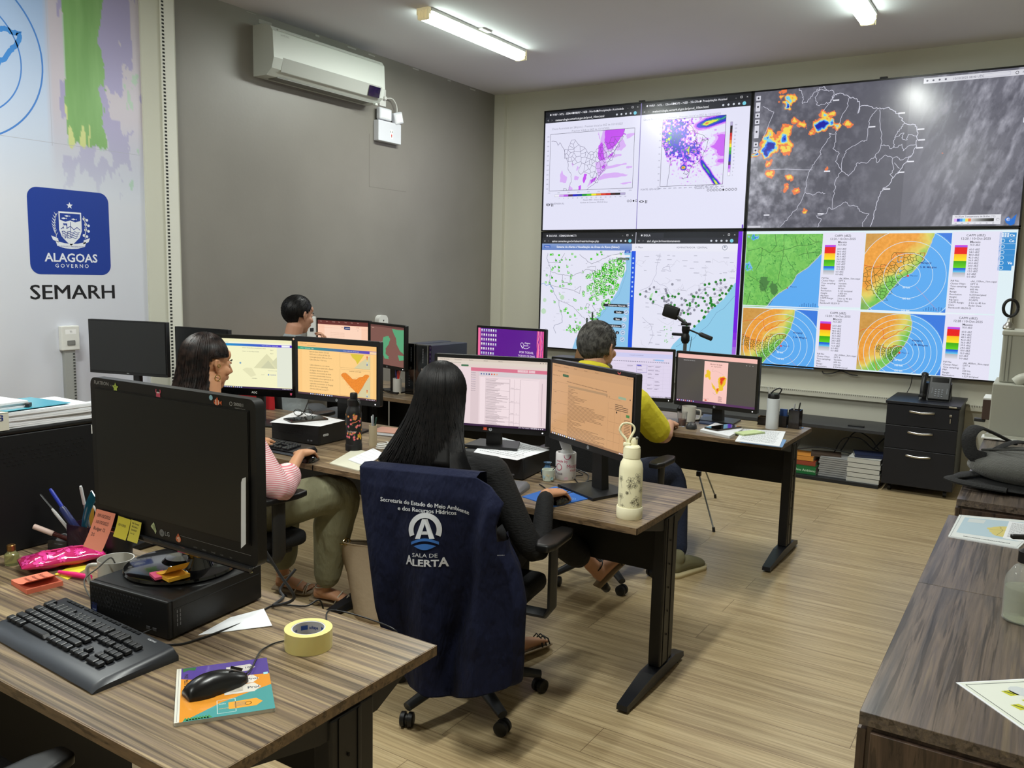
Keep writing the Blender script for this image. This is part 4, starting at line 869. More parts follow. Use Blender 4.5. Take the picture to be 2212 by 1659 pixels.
# ---------------------------------------------------------------- printed banner on the left wall
BY0, BY1, BZ0 = .2, 3.545, .12
r = empty('printed_banner', (XW, (BY0+BY1)/2, BZ0), 0, 'glossy printed wall banner with blue government badge and radar artwork', 'banner')
bw, bh = BY1-BY0, ZC-.004-BZ0
obj('backing', MB().b2((.0, -bw/2, 0), (.018, bw/2, bh)), mat('banner_board', (190, 192, 200), .5), r)
cv = Canvas(1000, 1000*bh/bw, bw, bh, None, eps=.00025); CX = XW+.0186
cen = Vector((CX, (BY0+BY1)/2, BZ0+bh/2)); T = Tracer(cv, cen, (0, 1, 0), (0, 0), 2.37)
gl = T(320, 300)[0]; 
def bgf(X, Y):
 x = X*1000; y = Y*cv.H; n = fbm(X*34, Y*15, 5, 2); n2 = fbm(X*80, Y*9, 4, 6)
 base = np.array((212, 215, 226))+0*X[..., None]; blue = np.array((152, 180, 222)); t = np.clip(1.15-Y*2.6, 0, 1)[..., None]
 O = base*(1-t)+blue*t
 e = T(225, 300)[0]; pk = np.clip((x-e)/14, 0, 1)[..., None]*np.clip((.42-Y)*7, 0, 1)[..., None]; O = O*(1-pk)+np.array((192, 184, 196))*pk
 gx0, gx1, gb = T(325, 300)[0], T(525, 300)[0], T(400, 735)[1]
 jag = (n-.5)*46
 g = (x > gx0+jag*.25) & (x < gx1+jag) & (y < gb+(n2-.5)*40)
 g2 = (x > gx0-9+jag*.4) & (x < T(690, 200)[0]+(n2-.5)*90-np.clip(y-T(400, 430)[1], 0, 200)*.12) & (y < T(400, 900)[1]+(n2-.5)*160) & (n < .62-.16*np.clip(y/T(400, 700)[1]-.35, 0, 1))
 fade = np.clip((T(400, 1100)[1]-y)/200, 0, 1)[..., None]
 O = np.where(g2[..., None], O*(1-.7*fade)+np.array((150, 144, 192))*.7*fade, O)
 O = np.where((g & (n > .14))[..., None], np.array((124, 168, 104))+(n2[..., None]-.5)*26, O)
 ye = g & (n2 > .60) & (x < gx0+45) & (y > T(330, 190)[1]); O = np.where(ye[..., None], np.array((200, 206, 140)), O)
 gr2 = (~g) & (n > .68) & (x > gx0) & (y < T(400, 1000)[1]); O = np.where(gr2[..., None], O*.5+np.array((150, 200, 160))*.5, O)
 return O
cv.field(0, 0, 1000, cv.H, 420, 300, bgf); cv.up()
for a, b_, c_, t in (((80, 0), (217, 380), (0, 685), 3), ((0, 85), (108, 330), (0, 550), 2.4)): x, y, R_ = circ3(*T.pts(a, b_, c_)); cv.ring(x, y, R_, (70, 126, 200), t, 90)
cv.line(wob(T.pts((-90, 160), (0, 150), (25, 145), (60, 165), (95, 172), (100, 192), (80, 235), (50, 260), (25, 300), (0, 305), (-40, 380)), 1.2, 3), (66, 134, 208), 8)
cv.rect(T(200, 700)[0]-400, T(200, 720)[1], 990, T(200, 720)[1]+.8, (170, 172, 186)); cv.rect(T(232, 10)[0], 0, T(232, 10)[0]+1.2, T(232, 740)[1], (178, 180, 196))
# badge
bc = T(349, 1184); b1 = T(146, 1184)[0]; b2x = T(560, 1184)[0]; by0 = T(349, 972)[1]; by1 = T(349, 1406)[1]; S = (b2x-b1)/100
cv.up(); cv.poly(rrect(b2x-b1, by1-by0, 12*S, 7, (b1+b2x)/2, (by0+by1)/2), (30, 60, 150)); cv.up(); mx = (b1+b2x)/2; LG = (226, 230, 240)
def BX(x, y): return (mx+x*S, by0+y*S)
def bp_(P, c=LG): cv.poly([BX(*p) for p in P], c)
def bl_(P, t, c=LG, closed=False): cv.line([BX(*p) for p in P], c, t*S, closed)
bp_([(4.2*math.sin(2*PI*i/10)*(1 if i % 2 == 0 else .42), 18.5-4.2*math.cos(2*PI*i/10)*(1 if i % 2 == 0 else .42)) for i in range(10)])
bp_([(-14, 26), (14, 26), (14, 48), (11, 56), (5, 62), (0, 66), (-5, 62), (-11, 56), (-14, 48)]); cv.up()
NV = (30, 60, 150)
bp_([(-12.5, 28), (12.5, 28), (12.5, 36), (6, 38), (0, 36), (-6, 38), (-12.5, 36)], NV); bl_([(0, 38), (0, 57)], .7, NV)
bl_([(-12, 47), (-8, 44), (-5, 46), (0, 43), (4, 47), (8, 44), (12, 47)], .8, NV); bp_([(-9, 46), (-9, 40), (-4, 40), (-4, 46)], NV)
for k in range(4): bl_([(x, 50+k*2.2+.8*math.sin(x*.9+k)) for x in range(-11+k, 12-k)], .7, NV)
for k in range(3): bl_([(-10+k*3, 49), (-10+k*3, 58)], .5, NV)
cv.up(); bp_([(-9, 41.5), (-8, 41.5), (-8, 42.5), (-7, 42.5), (-7, 41.5), (-6, 41.5), (-6, 42.5), (-5, 42.5), (-5, 46), (-8, 46)])
for x, y in ((-4, 31), (-8, 34), (4, 34.5)): bp_([(x-3.2, y), (x, y-1.1), (x+3, y), (x+4, y-1), (x+4, y+1), (x+3, y), (x, y+1.1)])
cv.l -= 2
for sg in (-1, 1):
 for k in range(8):
  y = 30+k*3.3; x = sg*(17+3.4*math.sin(k*.42)); bl_([(x, y), (sg*18, y+4)], .6)
  if sg < 0: bp_([(x-2.6, y-3), (x+.3, y), (x-.6, y+.8)]); bp_([(x+2.2, y-2.4), (x+.6, y+.8), (x, y)])
  elif k % 2: cv.circle(*BX(x-1, y), 1.9*S, LG, 9); cv.circle(*BX(x+2.6, y+1.2), 1.7*S, LG, 9)
bp_([(-24, 55), (-16, 58), (-15, 63), (-22, 60)]); bp_([(24, 56), (16, 59), (15, 64), (22, 61)])
bp_([(-19, 61), (-8, 63.5), (0, 64), (8, 63.5), (19, 61), (17, 67), (8, 69.5), (0, 70), (-8, 69.5), (-17, 67)]); cv.up(); cv.text(mx, by0+68*S, 'AD BONUM ET PROSPERITATEM', 2.3*S, NV, 'C'); cv.l -= 1
cv.text(mx, by0+85.5*S, 'ALAGOAS', 14.2*S, LG, 'C', bold=.022, sx=1.02); cv.text(mx, by0+92.5*S, 'G O V E R N O', 6.4*S, LG, 'C', bold=.01)
sx_ = T(150, 1490)[0]; ex_ = T(585, 1490)[0]; V_, _ = text2d('SEMARH', 1, 0); tw = max(v[0] for v in V_); sz = (T(360, 1455)[1]-T(360, 1530)[1])/-.72
for dx in (-.35, -.12, .12, .35): cv.text(sx_+dx*S*1.2, T(360, 1530)[1], 'SEMARH', sz, (30, 31, 36), 'L', bold=0, sx=(ex_-sx_)/(tw*sz)); cv.up()
o = cv.build('printed_face', VINYL, r, loc=(CX-XW, 0, bh/2), rz=PI/2)
# ---------------------------------------------------------------- monitors
def DZ(x, y, z=.75): p = hit(x, y, (0, 0, z), (0, 0, 1)); return p
offscreen = mat('switched_off_screen', (27, 28, 28), .3, spec=.5)
def monitor(label, a, b, zb, H, draw=None, group=None, bz=(.016, .016, .026), stand='hp', deskz=.75, body=black, lean=0, marks=None, base_off=.09, cat='monitor', corner=.008, base_yaw=None, by=(-.06, .15)):
 """a, b: lower left/right outer corners (x,y); screen faces the -Y side of its own frame"""
 cx, cy_ = (a[0]+b[0])/2, (a[1]+b[1])/2; W = math.hypot(b[0]-a[0], b[1]-a[1]); yaw = math.atan2(b[1]-a[1], b[0]-a[0])
 r = empty('computer_monitor', (cx, cy_, deskz), yaw, label, cat, group); z0 = zb-deskz; t, s_, bt = bz
 fr_ = MB().prism(rrect(W, H, corner, 4, 0, z0+H/2), .028, Matrix.Rotation(PI/2, 4, 'X') @ Matrix.Translation((0, 0, -.028)))
 fr_.prism(rrect(W*.86, H*.8, .03, 4, 0, z0+H/2), .022, Matrix.Rotation(PI/2, 4, 'X') @ Matrix.Translation((0, 0, -.05)))
 hs = obj('housing', fr_, body, r, smooth=True)
 sw, sh_ = W-2*s_, H-t-bt; zc = z0+bt+sh_/2
 obj('screen_lip', MB().b2((-sw/2-.003, -.002, zc-sh_/2-.003), (sw/2+.003, .001, zc+sh_/2+.003)), mat('screen_lip', (6, 6, 7), .4), r)
 if draw:
  cv = Canvas(1600, 1600*sh_/sw, sw, sh_, None, eps=.00012); cv.t = None; draw(cv); cv.build('display', EMIT, r, loc=(0, -.0026, zc))
 else: obj('display', MB().b2((-sw/2, -.0034, zc-sh_/2), (sw/2, -.0021, zc+sh_/2)), offscreen, r)
 if stand == 'hp':
  obj('neck', MB().add([(-.035, .052, .012), (.035, .052, .012), (.035, .09, .012), (-.035, .09, .012), (-.03, .045, z0+H*.42), (.03, .045, z0+H*.42), (.03, .07, z0+H*.45), (-.03, .07, z0+H*.45)], [(0, 1, 2, 3), (4, 5, 6, 7), (0, 1, 5, 4), (1, 2, 6, 5), (2, 3, 7, 6), (3, 0, 4, 7)]), black, r)
  obj('base', MB().prism([(-.13, by[0]), (.13, by[0]), (.10, by[1]), (-.10, by[1])], .012), black, r)
 elif stand == 'disc':
  obj('neck', MB().tube([(0, base_off, .01), (0, base_off, .05), (0, base_off-.02, z0+.02), (0, .05, z0+.1)], [.034, .022, .022, .03], 14, flat=(1, 1.3)), blackg, r, smooth=True)
  obj('base', MB().lathe([(0, .0), (.142, .0), (.146, .006), (.143, .012), (.13, .016), (.05, .02), (.04, .03), (0, .032)], (base_yaw or 0, base_off, 0), 48), blackg, r, smooth=True)
 elif stand == 'col':
  obj('neck', MB().box((0, .08, (z0+H*.4)/2), (.05, .03, z0+H*.4), .006), dark, r); obj('base', MB().box((0, .06, .008), (.24, .18, .014), .006), black, r)
 if marks: marks(r, W, H, z0, sw, sh_, zc)
 return r
def hplogo(r, W, H, z0, sw, sh_, zc):
 cv = Canvas(20, 20, .016, .016, None); cv.ring(10, 10, 8, (190, 195, 200), 2, 20); cv.up(); cv.text(10, 14, 'hp', 11, (190, 195, 200), 'C'); cv.build('maker_logo', PRINT, r, loc=(0, -.0006, z0+.013))
 obj('power_light', MB().box((W/2-.03, -.0012, z0+.012), (.005, .002, .005)), mat('led_white', (255, 255, 255), .4, emit=(255, 255, 255), es=2), r)
def lines(cv, x0, x1, y0, y1, n, c, h=5, seed=0, fill=.9):
 rnd = random.Random(seed)
 for i in range(n): y = y0+(y1-y0)*i/max(1, n-1); cv.rect(x0, y, x0+(x1-x0)*(fill if i % 4 else rnd.uniform(.4, .95)), y+h, c)
def chrome_bar(cv, c0, c1, tcol, h0=34, h1=34):
 cv.rect(0, 0, 1600, h0, c0); cv.rect(0, h0, 1600, h0+h1, c1); cv.up()
 for i in range(5): cv.text(40+i*215, h0-9, ('Caixa de entrada', 'Documentos', 'Planilha', 'Boletim', 'Monitor')[i], 20, tcol)
 cv.text(130, h0+h1-10, 'docs.google.com/document', 20, tcol)
 for i in range(3): cv.circle(1580-i*38, h0/2, 6, tcol, 8)
 cv.l -= 1
def taskbar(cv, c, h=32, n=10, x=40):
 y = cv.H-h; cv.rect(0, y, 1600, cv.H, c); cv.up(); rnd = random.Random(3)
 for i in range(n): cv.rect(x+i*44, y+7, x+22+i*44, y+25, rnd.choice(((230, 230, 240), (210, 220, 240), (240, 220, 160), (180, 210, 240))))
 for i in range(6): cv.rect(1600-200+i*30, y+10, 1600-184+i*30, y+22, (220, 215, 225))
 cv.l -= 1
# LG style switched-off monitor on the near desk
def near_marks(r, W, H, z0, sw, sh_, zc):
 f = -.0008; TX = mat
 cv = Canvas(1000, 1000*H/W, W, H, None, eps=.0002); g = (190, 190, 190); T_ = cv.H
 cv.text(28, 27, 'FLATRON', 21, (170, 172, 172), sx=1.1); cv.text(138, 27, 'W2353V', 9, (130, 130, 130))
 cv.ring(872, 26, 7, (175, 175, 175), 2, 12); cv.text(886, 31, '50000:1', 17, (185, 185, 185)); cv.text(893, 41, 'Digital Fine Contrast', 6.5, (150, 150, 150))
 cv.circle(447, T_-33, 15, (120, 122, 122), 20); cv.up(); cv.text(447, T_-28, 'LG', 13, (30, 30, 30), 'C'); cv.text(466, T_-26, 'LG', 25, (150, 152, 152), bold=.01); cv.l -= 1
 cv.rect(560, T_-44, 965, T_-42.5, (120, 120, 118))
 for i in range(6): cv.text(640+i*52, T_-10, ('AUTO', 'MENU', 'MODE', 'FUN', 'SRC', '-')[i], 8, (120, 120, 120))
 def star(x, y, s, c, n=5): cv.poly([(x+s*math.sin(PI*i/n)*(1 if i % 2 == 0 else .5), y-s*math.cos(PI*i/n)*(1 if i % 2 == 0 else .5)) for i in range(2*n)], c)
 base_cv = cv; cv.build('printed_marks', PRINT, r, loc=(0, -.0008, z0+H/2))
 def stick(nm):
  q = Canvas(1000, 1000*H/W, W, H, None, eps=.0002); q.l = 1; return q
 cv = stick(0); cv.up(); star(176, 30, 21, (176, 196, 84)); cv.up(); cv.circle(170, 26, 2.5, (60, 70, 40)); cv.circle(181, 26, 2.5, (60, 70, 40)); cv.l -= 1
 cv.build('star_sticker', PRINT, r, loc=(0, -.0008, z0+H/2)); cv = stick(0)
 x, y = 452, 30; c = (205, 84, 108); cv.circle(x, y+6, 13, c, 14, 10)
 for sg in (-1, 1): cv.line([(x+sg*8, y), (x+sg*14, y-9), (x+sg*12, y-18)], c, 5); cv.line([(x+sg*10, y+10), (x+sg*15, y+18)], c, 4); cv.circle(x+sg*4.5, y-5, 4, (240, 240, 240), 8)
 cv.build('crab_sticker', PRINT, r, loc=(0, -.0008, z0+H/2)); cv = stick(0)
 x, y = 795, 28; cv.circle(x, y, 17, (214, 104, 60), 14, 11); cv.poly([(x+14, y), (x+27, y-8), (x+26, y+9)], (214, 104, 60)); cv.poly([(x-6, y-11), (x+4, y-20), (x+8, y-9)], (200, 90, 50)); cv.up(); cv.rect(x-6, y-10, x-2, y+10, (240, 235, 225)); cv.rect(x+8, y-8, x+11, y+8, (240, 235, 225)); cv.circle(x-11, y-3, 2, (20, 20, 20)); cv.l -= 1
 cv.build('clownfish_sticker', PRINT, r, loc=(0, -.0008, z0+H/2)); cv = stick(0)
 cv.circle(763, 14, 10, (150, 196, 214), 12)
 cv.build('bubble_sticker', PRINT, r, loc=(0, -.0008, z0+H/2)); cv = stick(0)
 x, y = 395, T_-42; cv.poly([(x-18, y-6), (x-4, y-20), (x+4, y-26), (x+18, y+8), (x+12, y+22), (x+6, y+12), (x-2, y+6)], (196, 206, 160)); cv.up(); cv.line([(x-4, y-14), (x+4, y+10)], (110, 120, 70), 3); cv.line([(x+4, y-16), (x+10, y+8)], (110, 120, 70), 3); cv.l -= 1
 cv.build('angelfish_sticker', PRINT, r, loc=(0, -.0008, z0+H/2)); cv = stick(0)
 x, y = 550, T_-27; cv.circle(x, y, 16, (214, 120, 80), 14, 13); cv.poly([(x-12, y-8), (x, y-24), (x+8, y-12)], (200, 100, 60)); cv.up(); cv.circle(x-5, y-3, 3, (240, 235, 225), 8); cv.rect(x+2, y-10, x+6, y+10, (235, 225, 210)); cv.l -= 1
 cv.build('small_fish_sticker', PRINT, r, loc=(0, -.0008, z0+H/2))
 obj('bottom_trim', MB().box((0, -.004, z0-.006), (W-.03, .012, .016), .005), mat('clear_smoke_acrylic', (30, 30, 32), .08, coat=.6), r)
monitor('large switched-off monitor with cartoon stickers standing on the near black computer', (-2.162, 1.286), (-1.517, 1.294), .953, .402, bz=(.03, .024, .055), stand='disc', deskz=.851, marks=near_marks, corner=.02, base_yaw=-.07, base_off=.082)
# torn white label on the right of its screen
r = empty('paper_label', (-1.551, 1.2815, .998), 0, 'torn white paper strip stuck along the right edge of the switched-off monitor', 'label')
obj('strip', MB().add([(-.009, 0, 0), (.008, 0, .014), (.012, 0, .175), (.0, 0, .17), (-.004, 0, .16), (-.006, 0, .1)] + [(-.009, -.0007, 0), (.008, -.0007, .014), (.012, -.0007, .175), (.0, -.0007, .17), (-.004, -.0007, .16), (-.006, -.0007, .1)], [(0, 1, 2, 3, 4, 5), (11, 10, 9, 8, 7, 6)]+[(i, (i+1) % 6, 6+(i+1) % 6, 6+i) for i in range(6)]), paper, r)
GP = 'lit monitors of the middle row'
def d_aoc(cv):
 cv.rect(0, 0, 1600, cv.H, (244, 242, 198)); cv.up(); cv.rect(0, 0, 1600, 60, (240, 236, 190)); cv.rect(0, 60, 1600, 92, (240, 240, 215)); cv.up(); cv.text(120, 80, 'canva.com/design/', 22, (130, 130, 110))
 for i in range(40): k = i/39; cv.rect(i*40, 92, i*40+41, 140, (int(20+70*k), int(160-120*k), int(200)))
 cv.up(); cv.text(980, 124, 'Relatório HIDRO-Mês  -  Informe mensal', 20, (225, 225, 245)); cv.rect(1390, 98, 1560, 134, (240, 240, 250)); cv.l -= 1
 cv.rect(1290, 140, 1600, cv.H-50, (226, 230, 214)); cv.up()
 cv.text(560, 178, '• Boletins - Panorama Meio ao norte do Estado de Alagoas', 21, (70, 76, 90)); cv.text(1150, 204, 'Página 8', 20, (60, 66, 80)); cv.text(560, 246, '• Boletins - Uso Meteorológico do Estado', 21, (70, 76, 90)); cv.text(1150, 272, 'Página 9', 20, (60, 66, 80))
 for P, c in (([(800, 560), (1080, 270), (1290, 480), (1290, 560)], (222, 220, 178)), ([(1180, 440), (1290, 330), (1290, 560), (1290, 560)], (214, 214, 176)), ([(950, 560), (1110, 400), (1250, 560)], (206, 206, 170)), ([(560, 600), (640, 560), (760, 560), (850, 700), (740, 740)], (228, 226, 184))): cv.poly(P, c); cv.up()
 for i in range(7): cv.circle(1110+i*28, 600, 6, (150, 156, 160), 8)
 cv.text(1150, 690, 'ALAGOAS', 26, (60, 90, 170), bold=.02); cv.circle(1112, 682, 16, (120, 150, 200), 12); cv.text(960, 690, 'Secretaria', 17, (130, 130, 120)); cv.circle(520, 470, 20, (120, 160, 190), 16); cv.text(760, 770, 'novembro', 26, (60, 60, 60)); cv.l -= 5
 taskbar(cv, (52, 34, 74), 34, 12)
def aoc_marks(r, W, H, z0, sw, sh_, zc):
 cv = Canvas(100, 30, .06, .018, None); cv.text(50, 24, 'AOC', 26, (200, 200, 200), 'C', bold=.02); cv.build('maker_logo', PRINT, r, loc=(0, -.0008, z0+.02))
 cv = Canvas(20, 20, .018, .018, None); cv.circle(10, 12, 6, (205, 80, 110), 12); cv.circle(6, 5, 3, (205, 80, 110), 8); cv.circle(14, 5, 3, (205, 80, 110), 8); cv.build('crab_sticker', PRINT, r, loc=(W/2-.03, -.0008, z0+.02))
 cv = Canvas(20, 20, .018, .018, None); cv.poly([(2, 8), (12, 2), (18, 10), (10, 18)], (205, 170, 150)); cv.build('shell_sticker', PRINT, r, loc=(W/2-.012, -.0008, z0+H-.012))
monitor('glossy black monitor with pale yellow slide, facing the woman in stripes', (-4.052, 3.152), (-3.576, 3.343), .925, .348, d_aoc, GP, bz=(.022, .022, .042), body=blackg, stand='col', marks=aoc_marks)
def alagoas(cv, x, y, w, h, fillc, linec, seed=4, n=110, t=2):
 P = [(x+w*a, y+h*b) for a, b in ALAG]; cv.poly(P, fillc); cv.up(); rnd = random.Random(seed)
 for Q in cells(P, n, seed): cv.line(Q, linec, t, True)
 cv.line(P, linec, t*1.4, True); cv.l -= 1
def d_hp(cv):
 cv.rect(0, 0, 1600, cv.H, (250, 200, 128)); cv.up(); cv.rect(0, 0, 1600, 70, (246, 192, 120)); cv.up(); cv.text(60, 30, 'Boletim - Canva', 20, (120, 90, 50)); cv.text(200, 58, 'canva.com/design/edit', 20, (120, 90, 50))
 for i in range(40): k = i/39; cv.rect(i*40, 78, i*40+41, 124, (int(40+60*k), int(165-105*k), int(120+70*k)))
 cv.up(); cv.text(60, 108, 'Arquivo    Redimensionar    Editar', 20, (235, 245, 235)); cv.text(950, 108, 'Relatório HIDRO-Mês - Informe mensal', 19, (235, 235, 245)); cv.rect(1470, 84, 1600, 122, (245, 210, 170)); cv.l -= 1
 cv.rect(90, 130, 1540, cv.H-50, (252, 206, 136)); cv.up(); rnd = random.Random(2); y = 165
 tx = ['Barra de Santo Antônio (Litoral)', '203,5 mm) e na Zona da Mata (Us.', 'Camaragibe (Jomar) 189,4 mm, Porto', 'Calvo (Gibraltar) 175,8 mm).', '', '• Julho: observou-se, com valores', 'pluviométricos em quase todo o Estado', 'de Alagoas. Apenas em algumas', 'localidades, os acumulados de chuva', 'ocorreram acima da média histórica.', 'Considerando a chuva registrada em 24', 'horas, destacaram-se os valores', 'registrados nos municípios de Maragogi', '(INCO) 99,5 mm e Japaratinga', '(Gibraltar) 84,2 mm, no dia 5/7.']
 for t in tx: cv.text(250, y, t, 31, (92, 74, 50), sx=.98 if t else 1); y += 44
 cv.frame(880, 140, 1480, 372, (120, 100, 70), 2); cv.frame(880, 400, 1480, 830, (120, 100, 70), 2)
 cv.poly([(1160, 370), (1300, 260), (1480, 150), (1480, 370)], (214, 204, 160)); cv.poly([(1200, 828), (1330, 640), (1480, 480), (1480, 828)], (214, 204, 160)); cv.up()
 cv.poly([(1090, 142), (1360, 142), (1290, 230), (1230, 300), (1190, 240), (1130, 200)], (220, 196, 60)); alagoas(cv, 900, 455, 560, 330, (238, 140, 46), (205, 104, 40)); cv.text(1070, 430, 'ALAGOAS - JULHO 2025', 22, (90, 70, 50), bold=.01); cv.text(740, 880, 'JULHO/2025', 24, (80, 66, 50), bold=.01)
 for i, c in enumerate(((210, 90, 60), (230, 150, 70), (240, 210, 130), (200, 210, 200), (110, 130, 180))): cv.rect(1410, 700+i*24, 1430, 724+i*24, c); cv.rect(1410, 160+i*30, 1430, 190+i*30, c)
 cv.l -= 2; taskbar(cv, (74, 48, 60), 30, 11, 260)
monitor('black monitor with orange document and orange state map, beside the pale yellow one', (-3.566, 3.330), (-2.985, 3.387), .928, .352, d_hp, GP, marks=hplogo, bz=(.028, .022, .03), by=(-.02, .17))
def d_m8(cv):
 cv.rect(0, 0, 1600, cv.H, (232, 212, 216)); cv.up(); chrome_bar(cv, (214, 200, 186), (222, 210, 198), (110, 100, 100), 36, 42); cv.poly(rrect(110, 24, 10, 3, 410, 96), (60, 110, 80)); cv.rect(0, 78, 1600, 120, (224, 206, 200)); cv.up(); cv.poly(rrect(110, 24, 10, 3, 410, 98), (60, 110, 80))
 cv.rect(500, 120, 1600, 170, (214, 116, 140)); cv.rect(1180, 126, 1330, 160, (236, 210, 216)); cv.rect(1340, 126, 1430, 160, (236, 210, 216)); cv.rect(500, 170, 620, cv.H-40, (220, 200, 204)); cv.rect(620, 170, 1600, 235, (214, 206, 210)); cv.up()
 for i, c in enumerate(((60, 80, 150), (90, 110, 170), (60, 80, 150), (40, 60, 110), (210, 70, 70), (230, 120, 60), (230, 170, 150))): cv.circle(655+i*38, 205, 11, c, 8)
 for i in range(9): cv.text(506, 200+i*32, 'Processo', 18, (70, 70, 100) if i != 3 else (90, 90, 190))
 cv.rect(640, 250, 1500, cv.H-40, (240, 222, 226)); cv.up(); cv.frame(720, 262, 1070, 930, (120, 100, 110), 2)
 rnd = random.Random(8); y = 272
 while y < 920: cv.rect(726, y, 726+rnd.uniform(120, 335), y+4, (130, 112, 120)); y += 11; (cv.line([(720, y), (1070, y)], (120, 100, 110), 1.6) if rnd.random() < .22 else None); y += 4
 for x in (1075, 1140, 1220): cv.line([(x, 262), (x, 930)], (150, 130, 140), 2)
 for y in (400, 590, 760, 880): cv.line([(1070, y), (1220, y)], (130, 110, 120), 2); cv.text(1085, y-10, '10/2025', 15, (90, 80, 90)); cv.text(1170, y-10, 'X', 15, (90, 80, 90))
 cv.frame(1228, 262, 1490, 930, (190, 172, 180), 2); cv.rect(1532, 300, 1540, 900, (190, 170, 180)); cv.l -= 3; taskbar(cv, (58, 34, 66), 30, 0); cv.up(); cv.text(1210, cv.H-10, '26°C  Pred. nublado  POR 12:34', 19, (225, 220, 230), bold=.01)
def crab(x, z, c=(205, 84, 60)):
 def f(r, W, H, z0, sw, sh_, zc):
  hplogo(r, W, H, z0, sw, sh_, zc); cv = Canvas(24, 20, .026, .022, None); cv.circle(12, 12, 7, c, 12, 6)
  for s_ in (-1, 1): cv.line([(12+s_*4, 10), (12+s_*8, 5), (12+s_*6, 2)], c, 2.6); cv.line([(12+s_*6, 14), (12+s_*9, 18)], c, 2)
  cv.build('sea_sticker', PRINT, r, loc=(W*x, -.0008, z0+H*z))
 return f
monitor('black monitor with pink spreadsheet, in front of the long-haired woman', (-2.383, 3.081), (-1.858, 3.251), .93, .352, d_m8, GP, marks=crab(-.045, .05), deskz=.8512, by=(.0, .17))
def d_m9(cv):
 cv.rect(0, 0, 1600, cv.H, (206, 158, 112)); cv.up(); chrome_bar(cv, (196, 150, 106), (200, 154, 110), (110, 84, 60), 40, 60); cv.up(); cv.poly(rrect(130, 30, 12, 3, 300, 128), (50, 96, 60)); cv.poly(rrect(140, 28, 12, 3, 1420, 250), (150, 170, 140)); cv.text(20, 150, 'Arquivo  Editar  Ver', 19, (100, 76, 54)); cv.circle(1560, 250, 9, (80, 60, 50)); cv.ring(1140, 262, 12, (90, 70, 50), 3, 12); cv.ring(1185, 262, 8, (90, 70, 50), 3, 12)
 for i in range(34): cv.rect(330+i*24, 190+i*.6, 342+i*24, 200+i*.6, (110, 84, 60))
 y = 240; rnd = random.Random(4); cv.rect(360, 236, 1150, 262, (176, 140, 102)); cv.up()
 for i in range(44): y = 276+i*15; cv.rect(360, y, 360+(rnd.uniform(60, 420) if i < 12 or 30 > i > 22 else rnd.uniform(500, 790)), y+4, (112, 84, 60))
 for x in (30, 1170, 1290, 1395): cv.line([(x+3, 320), (x, 930)], (156, 120, 86), 2)
 for y in (220, 330, 480, 600, 700, 800): cv.line([(20, y), (360, y)], (150, 116, 84), 2); cv.text(60, y+24, 'Monitor', 15, (90, 68, 50)); cv.line([(1170, y+60), (1400, y+60)], (150, 116, 84), 2)
 lines(cv, 1300, 1560, 330, 390, 4, (90, 68, 50), 7, 3); cv.circle(1330, 420, 12, (40, 30, 26)); lines(cv, 1470, 1590, 480, 880, 24, (110, 84, 60), 6, 6); cv.rect(1500, 420, 1560, 450, (70, 130, 70)); cv.l -= 1; taskbar(cv, (150, 112, 82), 26, 12)
monitor('black monitor turned inward with dim orange document, behind the cream flask', (-1.845, 3.229), (-1.309, 2.953), .93, .356, d_m9, GP, marks=crab(.32, .965, (214, 90, 90)))
GF = 'lit monitors of the far row'
def d_m10(cv):
 cv.rect(0, 0, 1600, cv.H, (92, 22, 140)); cv.up(); cv.rect(0, 0, 60, cv.H, (240, 110, 160)); cv.rect(1440, 0, 1600, cv.H, (236, 90, 150)); cv.up(); rnd = random.Random(6)
 for i in range(7): P = [(1450+i*22, 0)]+[(1450+i*22+rnd.uniform(-30, 30), 110*k) for k in range(1, 10)]; cv.line(P, ((92, 22, 140), (250, 170, 200), (120, 30, 160))[i % 3], 9)
 for i in range(9):
  for j in range(7):
   if i > 3 and j > 5: continue
   cv.rect(80+j*58, 20+i*96, 112+j*58, 62+i*96, rnd.choice(((230, 220, 235), (220, 190, 220), (190, 200, 230), (235, 235, 235)))); cv.rect(76+j*58, 70+i*96, 116+j*58, 76+i*96, (210, 180, 225))
 cv.ring(1090, 290, 34, (245, 235, 250), 8, 24, -.6, 3.6); cv.line([(1060, 300), (1100, 370), (1150, 300)], (245, 235, 250), 8); cv.ring(1180, 240, 130, (245, 235, 250), 8, 20, 3.7, 5.6); cv.text(1150, 270, 'Alagoas', 44, (245, 235, 250), bold=.01); cv.text(1150, 320, 'LILÁS', 40, (245, 235, 250), bold=.01)
 cv.text(1200, 470, 'POR TODAS,', 60, (240, 220, 245), 'C', bold=.01); cv.text(1200, 540, 'TODOS OS DIAS', 54, (240, 220, 245), 'C', bold=.01)
 for x, y, s_ in ((1110, 660, 24), (1180, 660, 20), (1290, 660, 30), (1150, 770, 16), (1260, 760, 26)): cv.circle(x, y, s_, (240, 220, 245), 12, s_*.6)
monitor('black monitor with purple desktop wallpaper and rows of icons', (-3.555, 5.10), (-2.965, 5.105), .925, .348, d_m10, GF)
